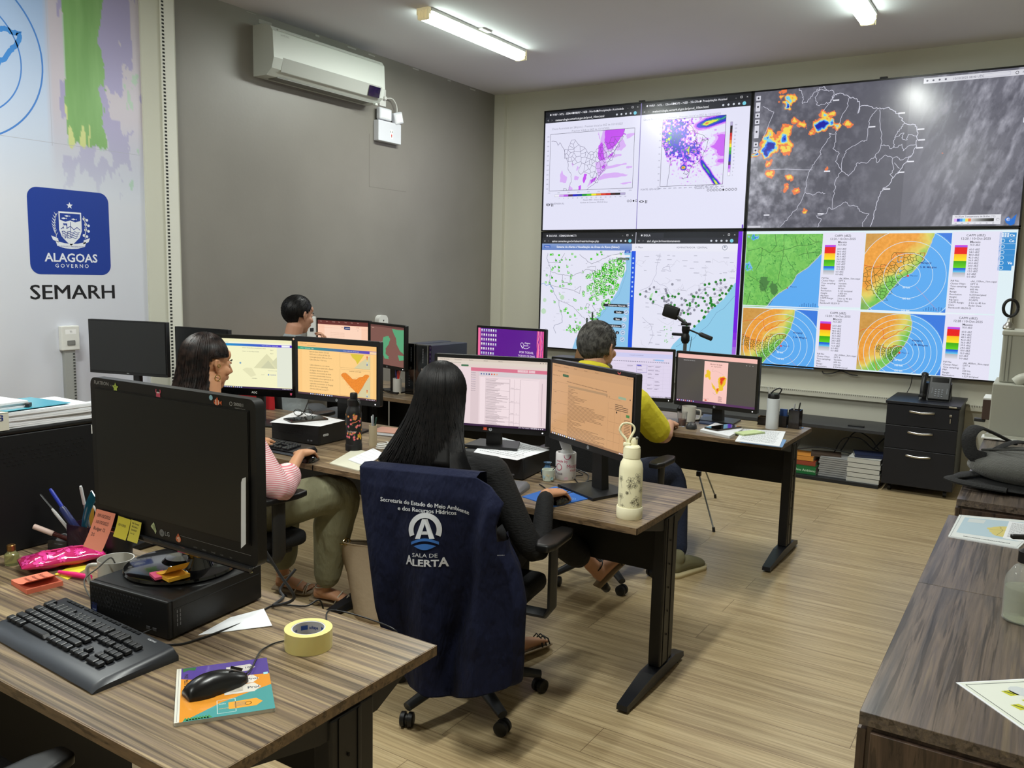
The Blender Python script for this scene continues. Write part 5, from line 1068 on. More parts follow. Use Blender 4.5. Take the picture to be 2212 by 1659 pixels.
def d_m4(cv):
 cv.rect(0, 0, 1600, cv.H, (250, 204, 176)); cv.up(); cv.rect(0, 0, 1600, 100, (104, 50, 46)); cv.up(); [cv.text(70+i*200, 36, t, 26, (230, 190, 175)) for i, t in enumerate(('Gmail', 'Drive', 'YouTube', 'Maps', 'Tempo', 'Radar', 'Docs'))]; cv.l -= 1
 cv.rect(220, 130, 1400, cv.H, (252, 214, 190)); cv.rect(0, 170, 1600, 180, (240, 190, 164)); cv.up(); cv.poly(rrect(190, 70, 8, 3, 950, 165), (40, 60, 110)); cv.up(); cv.text(960, 177, 'ALAGOAS', 32, (240, 240, 245), 'C', bold=.015); cv.text(760, 160, 'Governo', 22, (120, 90, 90)); cv.text(1240, 150, 'nº 120', 30, (200, 60, 50), bold=.02); cv.ring(1290, 210, 14, (120, 100, 100), 3, 12)
 for i in range(7): cv.text(420, 300+i*40, 'Boletim de previsão do tempo e recursos hídricos', 22, (190, 150, 130))
 cv.l -= 2
monitor('black monitor with peach web page, before the man in grey', (-5.02, 4.922), (-4.468, 4.948), .93, .335, d_m4, GF)
def d_m5(cv):
 cv.rect(0, 0, 1600, cv.H, (124, 84, 76)); cv.up(); cv.rect(0, 0, 1600, 46, (96, 58, 54)); G_ = (88, 162, 118); cv.up()
 cv.poly(wob([(1050, 60), (1150, 200), (1250, 300), (1260, 420), (1400, 560), (1600, 660), (1600, 60), (1050, 60)], 14, 2), G_)
 cv.poly(wob([(760, 260), (900, 260), (960, 330), (880, 470), (760, 560), (740, 700), (900, 760), (880, 840), (700, 830), (640, 760), (420, 820), (360, 700), (480, 690), (540, 560), (600, 420), (640, 300), (760, 260)], 16, 3), G_); cv.poly([(1330, 700), (1600, 690), (1600, 800), (1400, 830)], G_)
 cv.text(60, 90, 'Camadas', 30, (230, 190, 170)); cv.l -= 2
monitor('black angled monitor with brown and green sea map', (-4.40, 4.875), (-3.918, 4.718), .93, .335, d_m5, GF, marks=hplogo, by=(.0, .2))
def d_m11(cv):
 cv.rect(0, 0, 1600, cv.H, (222, 212, 236)); cv.up(); cv.rect(0, 0, 1600, 60, (226, 206, 228)); cv.rect(0, 60, 1600, 150, (204, 204, 240)); cv.up(); cv.text(300, 44, 'Planilhas', 22, (110, 100, 120)); cv.text(700, 110, 'docs.google.com/spreadsheets', 24, (100, 100, 140)); cv.poly(rrect(190, 34, 14, 3, 1330, 190), (150, 190, 235)); cv.poly(rrect(50, 34, 14, 3, 1220, 190), (190, 190, 210))
 for i in range(36): cv.rect(180+i*38, 228, 200+i*38, 244, (120, 116, 140))
 for i in range(8): cv.line([(0, 300+i*78), (1560, 300+i*78)], (190, 182, 204), 2)
 for x in (240, 420, 640, 860, 1080, 1230, 1420, 1560): cv.line([(x, 290), (x, 850)], (190, 182, 204), 2)
 rnd = random.Random(1)
 for i in range(7):
  for x in (650, 870, 1090, 1240):
   if rnd.random() < .75: [cv.rect(x+10, 320+i*78+k*13, x+10+rnd.uniform(60, 130), 326+i*78+k*13, (130, 120, 146)) for k in range(2)]
 cv.frame(860, 300, 1080, 460, (70, 60, 180), 4); cv.rect(864, 304, 960, 322, (90, 90, 200)); cv.l -= 2; taskbar(cv, (44, 28, 56), 30, 0)
monitor('black monitor with lilac spreadsheet, directly before the man in yellow', (-2.545, 5.034), (-2.031, 5.182), .84, .35, d_m11, GF, marks=hplogo)
def d_m12(cv):
 cv.rect(0, 0, 1600, cv.H, (78, 74, 72)); cv.up(); cv.rect(0, 0, 1600, 80, (244, 190, 180)); cv.rect(0, cv.H-44, 1600, cv.H, (84, 50, 92)); cv.up(); cv.text(120, 130, 'MONITOR DE SECAS', 26, (190, 190, 190))
 for i in range(3): cv.circle(1400+i*60, 130, 7, (200, 200, 200), 8)
 for i in range(9): cv.rect(20+i*42, cv.H-34, 42+i*42, cv.H-14, ((235, 225, 235), (230, 140, 130), (150, 180, 230))[i % 3])
 x0, y0, x1, y1 = 560, 110, 1040, 890; cv.rect(x0, y0, x1, y1, (248, 200, 192)); cv.up(); cv.text(800, 170, 'Monitor de Secas', 34, (110, 70, 70), 'C', bold=.01); cv.text(800, 210, 'BR - Agosto/2025', 28, (110, 70, 70), 'C')
 cv.line(wob([(740, 240), (720, 300), (800, 280), (860, 300), (960, 350)], 8, 2), (190, 160, 150), 3); ye, og, rd = (238, 196, 50), (236, 140, 40), (224, 62, 30)
 cv.poly(wob([(600, 290), (650, 270), (690, 310), (690, 380), (700, 450), (680, 460), (650, 420), (590, 430), (580, 370), (610, 340), (600, 290)], 8, 3), ye); cv.poly(wob([(850, 440), (900, 380), (980, 370), (1020, 400), (1000, 520), (960, 580), (960, 640), (880, 660), (850, 720), (820, 700), (800, 660), (830, 620), (880, 600), (860, 520), (850, 440)], 8, 4), ye); cv.poly(wob([(720, 500), (750, 540), (800, 600), (820, 640), (790, 650), (740, 590), (720, 500)], 5, 5), ye); cv.up()
 cv.poly(wob([(890, 400), (960, 380), (990, 410), (960, 500), (920, 560), (880, 500), (890, 400)], 7, 5), og); cv.poly(wob([(820, 620), (870, 600), (880, 640), (840, 700), (820, 620)], 6, 6), og); cv.up()
 cv.poly(wob([(900, 410), (950, 390), (1000, 400), (940, 470), (930, 530), (900, 500), (900, 410)], 7, 6), rd); cv.circle(850, 640, 14, rd); cv.l -= 2
 cv.line([(760, 700), (800, 740), (830, 720)], (180, 140, 130), 3); lines(cv, 870, 960, 760, 860, 7, (150, 110, 110), 6, 3); cv.rect(600, 850, 640, 875, (200, 70, 50)); cv.text(575, 840, 'Elaboração: ANA', 16, (120, 80, 80)); cv.l -= 2
monitor('black monitor with dark grey page and pink drought map, beside the white bottle', (-2.005, 5.13), (-1.449, 5.083), .84, .35, d_m12, GF, marks=hplogo, by=(.0, .2))
# unlit monitors at the banner side
def dell_marks(r, W, H, z0, sw, sh_, zc):
 cv = Canvas(60, 20, .03, .01, None); cv.text(30, 16, 'DELL', 17, (170, 172, 174), 'C', bold=.02); cv.build('maker_logo', PRINT, r, loc=(0, -.0008, z0+.009))
monitor('thin switched-off monitor in front of the printed banner', (-4.906, 2.921), (-4.354, 3.066), 1.0, .326, None, None, bz=(.008, .008, .018), stand='col', marks=dell_marks, corner=.003)
monitor('switched-off monitor half hidden behind the woman in stripes', (-4.62, 3.315), (-4.17, 3.36), .955, .325, None, None, bz=(.01, .01, .02), stand='col', corner=.003)
# ---------------------------------------------------------------- things on the desks
def cyl(rad): return lambda X, Z, e: ((rad+e)*math.sin(X/rad), -(rad+e)*math.cos(X/rad), Z)
def faceme(x, y): return math.atan2(-x, y)
def flat(cv, e0=0): cv.fn = lambda X, Z, e: (X, Z, e+e0); return cv     # lies on a table: +y is the far side
keym = mat('key_cap_black', (24, 25, 28), .38)
def keyboard(label, c, yaw, W, D, rest=.0, body=None, keyc=keym, legends=False, z=.75):
 r = empty('keyboard', (c[0], c[1], z), yaw, label, 'keyboard'); body = body or mat('keyboard_body', (30, 31, 35), .4)
 b = MB(); y0, y1 = -D/2, D/2; P = [(-W/2, y0), (W/2, y0), (W/2, y1), (-W/2, y1)]
 prof = [(y0, .004), (y0+.012, .014), (y0+rest+.006, .020), (y1-.03, .030), (y1-.006, .032), (y1, .02), (y1, .0), (y0+.004, .0)]; n = len(prof)
 xs = [(-W/2, .6), (-W/2+.012, .95), (-W/2+.02, 1), (W/2-.02, 1), (W/2-.012, .95), (W/2, .6)]; vs = [(x, y, z_*k) for x, k in xs for y, z_ in prof]
 b.add(vs, [tuple(range(n)), tuple(range(6*n-1, 5*n-1, -1))]+[(j*n+i, (j+1)*n+i, (j+1)*n+(i+1) % n, j*n+(i+1) % n) for j in range(5) for i in range(n)])
 obj('case', b, body, r, smooth=True, ang=50)
 ky = MB(); top = y1-.052; pit = (top-(y0+rest+.014))/5; kw = pit*.98; x0 = -W/2+.022; slope = .012/(D-rest)
 def key(x, w, row, h=1): y = top-pit*(row+.5)+(.004 if row == 0 else 0); yy = y-pit*(h-1)/2; ky.box((x+w/2, yy, .0265+(y-y0-rest)*slope), (w*.9, pit*h*.88, .009), .0016, 1, rot=(slope*1.3, 0, 0), taper=(.84, .84))
 k = (W-.044-.03)/22.2; 
 for x, w in [(0, 1)]+[(2+i, 1) for i in range(4)]+[(6.5+i, 1) for i in range(4)]+[(11+i, 1) for i in range(4)]+[(15.4+i, 1) for i in range(3)]: key(x0+x*k, w*k, -.72)
 rows = [[(i, 1) for i in range(13)]+[(13, 2)], [(0, 1.5)]+[(1.5+i, 1) for i in range(12)]+[(13.5, 1.5)], [(0, 1.75)]+[(1.75+i, 1) for i in range(12)]+[(13.75, 1.25)], [(0, 2.25)]+[(2.25+i, 1) for i in range(10)]+[(12.25, 2.75)], [(0, 1.25), (1.25, 1.25), (2.5, 1.25), (3.75, 6.2), (9.95, 1.25), (11.2, 1.25), (12.45, 1.25), (13.7, 1.3)]]
 for j, R_ in enumerate(rows):
  for x, w in R_: key(x0+x*k, w*k, j)
  if j < 2: [key(x0+(15.4+i)*k, k, j) for i in range(3)]
  if j == 3: key(x0+16.4*k, k, j)
  if j == 4: [key(x0+(15.4+i)*k, k, j) for i in range(3)]; key(x0+18.8*k, 2*k, j); key(x0+20.8*k, k, j)
  else: [key(x0+(18.8+i)*k, k, j) for i in range(3 if j != 1 else 3)]
 obj('keys', ky, keyc, r)
 if legends:
  cv = flat(Canvas(W*1000, D*1000, W, D, None), 0); cv.fn = lambda X, Z, e: (X, Z, .0312+(Z-y0-rest)*slope+e+.0006); rnd = random.Random(1)
  for j, R_ in enumerate(('1234567890-=', 'QWERTYUIOP', 'ASDFGHJKLÇ', 'ZXCVBNM,.;')):
   for i, ch in enumerate(R_): X = (x0+(1.0+(0, .55, .8, 1.3)[j]+i+.25)*k+W/2)*1000; Y = (y1-(top-pit*(j+.42)))*1000; cv.text(X, Y+2, ch, 6, (120, 124, 130))
  cv.build('key_legends', PRINT, r)
  cv = flat(Canvas(100, 20, .05, .01, None)); cv.text(0, 14, 'POSITIVO', 15, (200, 202, 206), bold=.02); cv.rect(-60, 22, 110, 24, (170, 172, 176)); cv.build('maker_lettering', PRINT, r, loc=(W/2-.07, y1-.018, .0325))
  mk = MB(); [mk.box((x0+.03+i*.0195+(i//4)*.008, y1-.014, .0325), (.015, .008, .004), .001, 1) for i in range(16)]; obj('media_keys', mk, keyc, r)
 return r
keyboard('large black keyboard with wide wrist rest at the front of the near desk', (-1.887, 1.062), -.045, .51, .205, .032, mat('charcoal_keyboard', (44, 46, 51), .36), legends=True)
keyboard('black keyboard on the middle-row desk beside the woman in stripes', (-3.245, 2.885), .0, .45, .15)
a = DZ(1107, 1073, .77); b_ = DZ(1155, 1039, .77); yw = math.atan2(b_.y-a.y, b_.x-a.x)-PI/2
keyboard('black keyboard with silver edge half hidden by the woman in black', ((a.x+b_.x)/2-.22*math.cos(yw), (a.y+b_.y)/2-.22*math.sin(yw)), yw, .44, .16, body=mat('silver_keyboard', (120, 122, 126), .35, metal=.4))
keyboard('dark keyboard under the hand of the man in yellow', (-2.1, 4.83), .06, .44, .15, body=mat('silver_keyboard', (120, 122, 126), .35))
def mouse(label, x, y, z, yaw, L=.125, m=blackg):
 r = empty('computer_mouse', (x, y, z), yaw, label, 'mouse')
 b = MB(); 
 def f(u, v):
  t = v; a = PI*u; wdt = .0345*(math.sin(PI*min(1, max(0, .08+t*.86)))**.45)*(1.08-.16*math.sin(PI*t)*(1 if .35 < t < .8 else .6)); h = .0385*(math.sin(PI*(.10+.82*t**.8))**.7)
  return (wdt*math.cos(a), -L/2+L*t, max(.0, h*math.sin(a)**.8))
 b.grid(17, 21, f); n = 17
 b.f.append(tuple(range(n))[::-1]); b.f.append(tuple(20*n+i for i in range(n))); b.f.append(tuple([j*n for j in range(21)]+[j*n+16 for j in range(20, -1, -1)]))
 obj('shell', b, m, r, smooth=True, ang=60); obj('scroll_wheel', MB().lathe([(.009, -.004), (.009, .004)], M=Matrix.Translation((0, L*.25, .0215)) @ Matrix.Rotation(PI/2, 4, 'Y'), n=14), dark, r)
 obj('button_seam', MB().box((0, L*.36, .0295), (.0012, .03, .006), rot=(-.5, 0, 0)), black, r); return r
a, b_ = DZ(408, 1500, .765), DZ(522, 1462, .765); MX, MY = (a.x+b_.x)/2, (a.y+b_.y)/2
mouse('black wired mouse on the colourful booklet', MX, MY, .7585, math.atan2(b_.y-a.y, b_.x-a.x)-PI/2, .132, mat('black_satin', (15, 15, 16), .28))
mouse('grey mouse beside the white mug on the far desk', -1.775, 4.85, .7505, .3, .11, dark)
mouse('dark mouse under the hand of the woman in stripes', -2.90, 2.80, .7505, .34, .105)
mouse('dark mouse under the hand of the woman in black', -1.583, 2.875, .7545, -.08, .105)
# magazine used as a mouse pad
q = [DZ(*p, .757) for p in ((380, 1563), (598, 1530), (573, 1421), (378, 1448))]; c = sum(q, Vector())/4; ux = (q[1]-q[0]).normalized(); w_ = ((q[1]-q[0]).length+(q[2]-q[3]).length)/2; h_ = ((q[3]-q[0]).length+(q[2]-q[1]).length)/2
r = empty('magazine', (c.x, c.y, .75), math.atan2(ux.y, ux.x), 'colourful orange, purple and teal booklet used as a mouse pad', 'magazine')
obj('pages', MB().prism(rrect(w_, h_, .006, 3), .0075), mat('page_edges', (205, 202, 190), .8), r)
cv = flat(Canvas(280, 280*h_/w_, w_, h_, None), .0077); H_ = cv.H
cv.rect(0, 0, 280, H_, (216, 142, 48)); cv.up(); cv.poly([(0, 0), (280, 0), (280, H_*.33), (180, H_*.30), (70, H_*.28), (0, H_*.2)], (84, 66, 142)); cv.poly([(20, H_), (130, H_*.76), (280, H_*.55), (280, H_)], (76, 148, 148)); cv.up()
cv.rect(0, 0, 14, H_, (214, 212, 200)); cv.up(); cv.line([(7, 4), (7, H_-4)], (120, 120, 130), 1); cv.l -= 1
for P in ([(18, 2), (60, 4), (55, 26), (36, 18), (20, 30)],): cv.poly(P, (60, 110, 66))
for i in range(9): cv.poly([(24+i*8, H_-4), (30+i*8, H_-22), (40+i*8, H_-3)], (70, 140, 90))
def pack(x, y, w, h, c, t): cv.poly([(x, y), (x+w*.82, y-4), (x+w, y+h*.5), (x+w*.8, y+h), (x, y+h)], c); cv.up(); cv.text(x+w*.62, y+h*.6, t, h*.42, (40, 50, 70), bold=.01); [cv.rect(x+w*.15, y+h*(.2+k*.16), x+w*.5, y+h*(.26+k*.16), (150, 140, 120)) for k in range(4)]; cv.l -= 1
pack(150, H_*.1, 90, H_*.12, (196, 190, 186), '100'); pack(150, H_*.33, 96, H_*.14, (222, 214, 206), 'Prol'); pack(140, H_*.49, 110, H_*.15, (212, 206, 196), 'Prol'); pack(150, H_*.78, 98, H_*.12, (226, 158, 60), '')
cv.frame(118, H_*.72, 170, H_*.95, (210, 222, 220), 1.5); cv.text(124, H_*.8, 'linha', 10, (210, 230, 225)); cv.text(122, H_*.88, 'natural', 10, (230, 180, 90)); cv.rect(262, H_*.3, 276, H_*.34, (160, 210, 220)); cv.ring(206, H_*.84, 9, (110, 120, 60), 2, 16)
V, F = text2d('MAIS  PELO  BRASIL', 15); cv.l += 1; cv.put([(24+y*1.1, 46+x*.93) for x, y in V], F, lin((60, 50, 40)))
cv.build('printed_cover', attr_mat('glossy_print', rough=.25, coat=.3), r)
# the black small-form computers
def sff(label, c, yaw, W, D, Hh, top=None):
 r = empty('desktop_computer', (c[0], c[1], .75), yaw, label, 'computer'); b = MB(); 
 obj('case', MB().b2((-W/2, -D/2+.012, .004), (W/2, D/2, Hh), .003, 1), black, r)
 f = MB().b2((-W/2+.001, -D/2, .004), (W/2-.001, -D/2+.014, Hh-.001), .004, 2); obj('front_bezel', f, mat('bezel_black', (12, 12, 14), .5), r)
 g = MB()
 for j in range(5):
  for i in range(int(W*.66/.011)): g.box((-W/2+.012+i*.011+(j % 2)*.005, -D/2-.0005, Hh-.014-j*.011), (.007, .002, .0035), rot=(0, .5, 0))
 obj('front_grille', g, mat('grille_dark', (34, 34, 37), .4), r)
 for i in range(2): obj('usb_port', MB().box((W/2-.07+i*.022, -D/2-.0008, .022), (.014, .002, .008), .0008, 1), mat('port_grey', (70, 70, 74), .4), r)
 obj('rubber_feet', MB().b2((-W/2+.01, -D/2+.02, 0), (W/2-.01, D/2-.02, .004)), black, r)
 return r
q = [DZ(*p) for p in ((188, 1322), (366, 1388))]; yw = math.radians(5.5); W_, D_ = .288, .315; ce = Vector((-1.73, 1.2))-Matrix.Rotation(yw, 2) @ Vector((W_/2, -D_/2))
r = sff('black desktop computer lying flat under the big switched-off monitor', (ce.x, ce.y), yw, W_, D_, .101)
c = Canvas(60, 100, .02, .033, (34, 44, 90)); c.up(); c.text(30, 60, 'intel', 22, (190, 205, 235), 'C'); c.build('processor_sticker', PRINT, r, loc=(-W_/2+.02, -D_/2-.0012, .03))
cv = Canvas(40, 40, .03, .03, None); cv.ring(20, 20, 17, (60, 60, 64), 2, 24); cv.text(20, 24, 'DELL', 10, (80, 80, 84), 'C'); cv.build('maker_logo', PRINT, r, loc=(-W_/2+.075, -D_/2-.0016, .06))
cv = Canvas(60, 100, .03, .05, None); [cv.rect(10+(i % 2)*18, 5+(i//2)*22, 16+(i % 2)*18, 22+(i//2)*22, (120, 120, 124)) for i in range(8)]; cv.build('side_lettering', PRINT, r, loc=(W_/2+.0008, -D_/2+.035, .05), rz=PI/2)
ps = obj('panel_seam', MB().b2((W_/2-.001, -D_/2+.02, .075), (W_/2+.0008, D_/2-.01, .077)), dark, r)
r = sff('black desktop computer with white sheet, phone and glasses on it', (-3.29, 3.18), .06, .33, .25, .104)
cv = Canvas(60, 30, .05, .025, None); cv.poly(rrect(50, 14, 6, 3, 30, 20), (190, 192, 190)); cv.up(); cv.text(30, 24, 'SEMARH', 10, (40, 40, 40), 'C'); cv.build('asset_sticker', PRINT, r, loc=(.166, -.07, .055), rz=PI/2)
r = sff('black desktop computer with printed sheet on top before the woman in black', (-2.075, 3.22), .12, .33, .30, .099)
# sheets on the computers
def sheet(label, P, z, t=.0006, lines_=0, cat='paper', mark=None, m=paper, name='paper_sheet', group=None):
 """thin sheet from picture corners at height z; P = front-left, front-right, back-right, back-left"""
 q = [DZ(x, y, z+t) for x, y in P]; c = sum(q, Vector())/4; e = ((q[1]-q[0])+(q[2]-q[3])); yaw = math.atan2(e.y, e.x)
 r = empty(name, (c.x, c.y, z), yaw, label, cat, group); R = Matrix.Rotation(-yaw, 2); L = [R @ Vector((v.x-c.x, v.y-c.y)) for v in q]
 obj('stack' if t > .002 else 'sheet', MB().prism([tuple(v) for v in L], t), m, r)
 if mark:
  xs = [v.x for v in L]; ys = [v.y for v in L]; w = (L[1]-L[0]).length*.5+(L[2]-L[3]).length*.5; h = (L[3]-L[0]).length*.5+(L[2]-L[1]).length*.5
  def fn(X, Z, e):
   u, v = X/w+.5, Z/h+.5; p = (L[0]*(1-u)+L[1]*u)*(1-v)+(L[3]*(1-u)+L[2]*u)*v; return (p.x, p.y, t+.0003+e)
  cv = Canvas(100, 100*h/w, w, h, None, fn=fn); mark(cv); cv.build('printed_content', PAPERP, r)
 return r
def textish(n=12, c=(120, 122, 126), x0=8, x1=92, seed=1):
 def f(cv):
  rnd = random.Random(seed)
  for i in range(n): y = cv.H*(.08+.84*i/n); x = x0; 
  for i in range(n):
   y = cv.H*(.08+.84*i/n); x = x0
   while x < x1-6: w = rnd.uniform(2, 7); cv.rect(x, y, min(x+w, x1), y+cv.H*.018, c); x += w+1.2
 return f
sheet('printed music-like sheet on the computer before the woman in black', ((1022, 978), (1117, 994), (1187, 972), (1060, 938)), .8495, mark=textish(9))
sheet('white sheet on the computer behind the striped sleeve', ((583, 912), (692, 921), (745, 908), (640, 888)), .8545, mark=textish(6, (190, 192, 196)))
# phone and glasses on it
def phone(label, P, z):
 q = [DZ(x, y, z+.008) for x, y in P]; c = sum(q, Vector())/4; e = (q[1]-q[0])+(q[2]-q[3]); w, d = e.length/2, ((q[3]-q[0])+(q[2]-q[1])).length/2; yaw = math.atan2(e.y, e.x)
 r = empty('smartphone', (c.x, c.y, z), yaw, label, 'phone'); obj('body', MB().prism(rrect(w, d, .008, 4), .008), mat('phone_case_brown', (58, 50, 42), .35), r, smooth=True)
 obj('glass', MB().prism(rrect(w-.006, d-.006, .006, 4), .0006, z0=.0081), blackg, r); return r
phone('black smartphone lying on the computer beside the floral bottle', ((622, 906), (640, 913), (699, 902), (680, 894)), .8552)
phone('smartphone on the papers at the far desk', ((1532, 924), (1563, 931), (1590, 919), (1562, 914)), .765)
gx = DZ(655, 897, .862); r = empty('eyeglasses', (gx.x, gx.y, .8552), .5, 'black-rimmed eyeglasses folded on the sheet next to the phone', 'glasses')
for sx in (-.03, .03): obj('rim', MB().tube([(sx+.022*math.cos(a), 0, .022+.018*math.sin(a)) for a in [2*PI*i/20 for i in range(21)]], .0018, 6), blackg, r)
obj('bridge', MB().tube([(-.009, 0, .024), (0, 0, .028), (.009, 0, .024)], .0016, 6), blackg, r)
for sx in (-.054, .054): obj('temple', MB().tube([(sx, 0, .026), (sx*.9, .06, .024), (sx*.4, .12, .004)], .0017, 6), blackg, r)
# upright towers on the far desk
tin = mat('tower_side_blue_grey', (62, 66, 80), .4, metal=.3)
def tower(label, x, y, yaw, D=.44, Hh=.38, W=.10, side=tin):
 r = empty('tower_computer', (x, y, .75), yaw, label, 'computer', 'upright towers on the far desk')
 obj('case', MB().b2((-W/2, -D/2+.03, .004), (W/2, D/2, Hh-.003), .003, 1), side, r); obj('front_bezel', MB().b2((-W/2, -D/2, 0), (W/2, -D/2+.032, Hh), .006, 2), blackg, r)
 obj('silver_strip', MB().b2((W/2-.012, -D/2-.003, .002), (W/2-.005, -D/2+.004, Hh-.004), .002, 1), chrome, r)
 obj('power_button', MB().lathe([(.009, 0), (.009, .003)], M=Matrix.Translation((.005, -D/2, .2)) @ Matrix.Rotation(PI/2, 4, 'X'), n=16), chrome, r)
 for i in range(5): obj('port', MB().box((-.005, -D/2-.001, .14-.018*i), (.010, .002, .006)), mat('port_grey', (70, 70, 74), .4), r)
 cv = Canvas(10, 60, .02, .12, None); [cv.rect(3, 4+i*6, 6, 8+i*6, (150, 152, 156)) for i in range(9)]; cv.build('front_lettering', PRINT, r, loc=(.012, -D/2-.0006, .3))
 return r
tower('left-hand black tower with silver strip on the far desk', -3.948, 5.03, .0)
tower('right-hand black tower with blue-grey side on the far desk', -3.80, 5.0, -.04, D=.45, W=.13)
# ---------------------------------------------------------------- left corner of the near desk: tower under paper stack
r = empty('tower_computer', (-2.775, 1.40, .75), 0, 'big black perforated tower at the left edge with paper stacks on top', 'computer')
obj('case', MB().b2((-.095, -.26, 0), (.095, .23, .375), .004, 1), mat('black_steel_case', (10, 11, 15), .5), r)
obj('top_panel', MB().b2((-.097, -.262, .375), (.097, .232, .392), .006, 2), black, r)
hl = MB()
for j in range(5):
 for i in range(22):
  if (i*7+j*3) % 5 < 4: hl.box((.0955, -.2+i*.017+(j % 2)*.008, .33-j*.013), (.0015, .008, .0035))
obj('vent_holes', hl, mat('hole_black', (3, 3, 3), .9), r)
cv = Canvas(30, 30, .03, .03, (220, 222, 218)); cv.up(); cv.text(15, 14, 'TEL', 9, (50, 50, 50), 'C'); cv.text(15, 24, 'SEM', 7, (50, 50, 50), 'C'); cv.build('asset_sticker', PRINT, r, loc=(.0965, .205, .355), rz=PI/2)
def note(label, o, u, v, w, h, col, txt=None, curl=.0, name='sticky_note', tcol=(70, 60, 60), group=None):
 """paper note hanging on a face: o = top-left corner, u = along, v = down"""
 o, u, v = Vector(o), Vector(u).normalized(), Vector(v).normalized(); n = v.cross(u)
 r = empty(name, tuple(o+v*h), 0, label, 'sticky note', group); M = Matrix.Translation(-(o+v*h))
 f = lambda a, b: o+u*(a*w)+v*(b*h)+n*(curl*b*b*h+.0006)
 g = MB().grid(5, 9, f, M); k = len(g.v); g.grid(5, 9, lambda a, b: f(a, b)-n*.0004, M)
 rim = [i for i in range(5)]+[5*j+4 for j in range(1, 9)]+[40+i for i in range(3, -1, -1)]+[5*j for j in range(7, 0, -1)]
 g.f += [(rim[i], rim[(i+1) % len(rim)], rim[(i+1) % len(rim)]+k, rim[i]+k) for i in range(len(rim))]
 obj('paper', g, mat('note_%d_%d_%d' % col, col, .8), r, smooth=True)
 if txt:
  cv = Canvas(100, 100*h/w, w, h, None, fn=lambda X, Z, e: tuple(M @ (f(X/w+.5, .5-Z/h)+n*(e+.0005))))
  for i, t in enumerate(txt): cv.text(14, 22+i*20, t, 15, tcol)
  cv.build('handwriting', PAPERP, r)
 return r
note('blue sticky note on the side of the black tower at the left edge', (-2.679, 1.14, 1.11), (0, 1, 0), (0, 0, -1), .10, .11, (66, 140, 190), None, .03)
# three notes hanging from the lower edge of the big monitor
BL_ = Vector((-2.162, 1.286, .953)); BD = Vector((.645, .008, 0)).normalized()
def onmon(px, py): return hit(px, py, BL_-Vector((0, .004, 0)), (0, 1, 0))
a, b_ = onmon(209, 1099), onmon(250, 1110); note('salmon sticky note hanging from the lower left corner of the big monitor', a, b_-a, (-.10, -.25, -1), (b_-a).length, .105, (228, 138, 112), ['09/10/2025', '10/10/2025', 'Budget 12', '2G'], .12)
a, b_ = onmon(256, 1114), onmon(283, 1123); note('yellow sticky note in the middle of the three under the big monitor', a, b_-a, (-.04, -.2, -1), (b_-a).length, .055, (206, 190, 60), ['', '23/1/2025'], .1)
a, b_ = onmon(284, 1122), onmon(306, 1129); note('narrow yellow sticky note rightmost under the big monitor', a, b_-a, (-.03, -.15, -1), (b_-a).length, .055, (206, 192, 72), ['R.B. Sampa', '382 linhas', '2024/025', '2 x 12'], .1)
# paper stacks on the tower
ptop = .75+.392
def pile(label, c, w, d, h, yaw, n, z, band=None, m=paper):
 r = empty('paper_stack', (c[0], c[1], z), yaw, label, 'paper stack'); rnd = random.Random(n); b = MB(); t = h/n
 for i in range(n): b.box((rnd.uniform(-.004, .004), rnd.uniform(-.004, .004), t*(i+.5)), (w+rnd.uniform(-.006, .004), d+rnd.uniform(-.006, .004), t*.86), rot=(0, 0, rnd.uniform(-.02, .02)))
 obj('sheets', b, m, r); 
 if band:
  obj('band', MB().b2((w/2-.0, band-.026, -.0005), (w/2+.006, band+.026, h+.002)).b2((-w/2, band-.026, h+.0005), (w/2+.006, band+.026, h+.003)), mat('band_paper', (206, 204, 190), .8), r)
  cv = Canvas(52, h*1000+2, .052, h+.002, None); V, F = text2d('SEI', 30, .02); cv.put([(8+y*1.3, 4+x*.55) for x, y in V], F, lin((36, 52, 120))); cv.build('band_lettering', PAPERP, r, loc=(w/2+.0068, band, h/2), rz=PI/2)
 return r
pile('thick banded bundle of papers on the black tower', (-2.79, 1.40), .215, .40, .052, .0, 9, ptop, -.10)
r = pile('loose white sheets with printing on top of the banded bundle', (-2.81, 1.27), .20, .26, .022, .12, 6, ptop+.056)
cv = flat(Canvas(200, 260, .2, .26, None), .0245); cv.rect(20, 40, 120, 44, (150, 152, 158)); cv.rect(20, 60, 90, 64, (150, 152, 158)); cv.circle(140, 90, 8, (90, 90, 96)); cv.build('printed_content', PAPERP, r)
r = empty('plastic_folder', (-2.80, 1.42, ptop+.0555), .1, 'teal plastic folder edge between the paper stacks', 'folder'); obj('cover', MB().box((.0, .0, .0008), (.21, .22, .0016)), mat('teal_plastic', (70, 160, 180), .2), r)
r = empty('folder', (-2.84, 1.20, ptop+.0795), -.2, 'orange paper folder on the stack at the left edge', 'folder'); obj('cover', MB().box((0, 0, .004), (.2, .16, .008), .001, 1), mat('orange_card', (226, 120, 70), .7), r)
r = empty('binder_clip', (-2.72, 1.41, ptop+.0575), .8, 'grey bulldog clip on the white paper stack', 'clip'); obj('jaw', MB().box((0, 0, .006), (.012, .03, .012), .002), dark, r); obj('wire_handle', MB().tube([(-.008, -.01, .012), (-.035, -.008, .016), (-.035, .008, .016), (-.008, .01, .012)], .0014, 6), chrome, r)
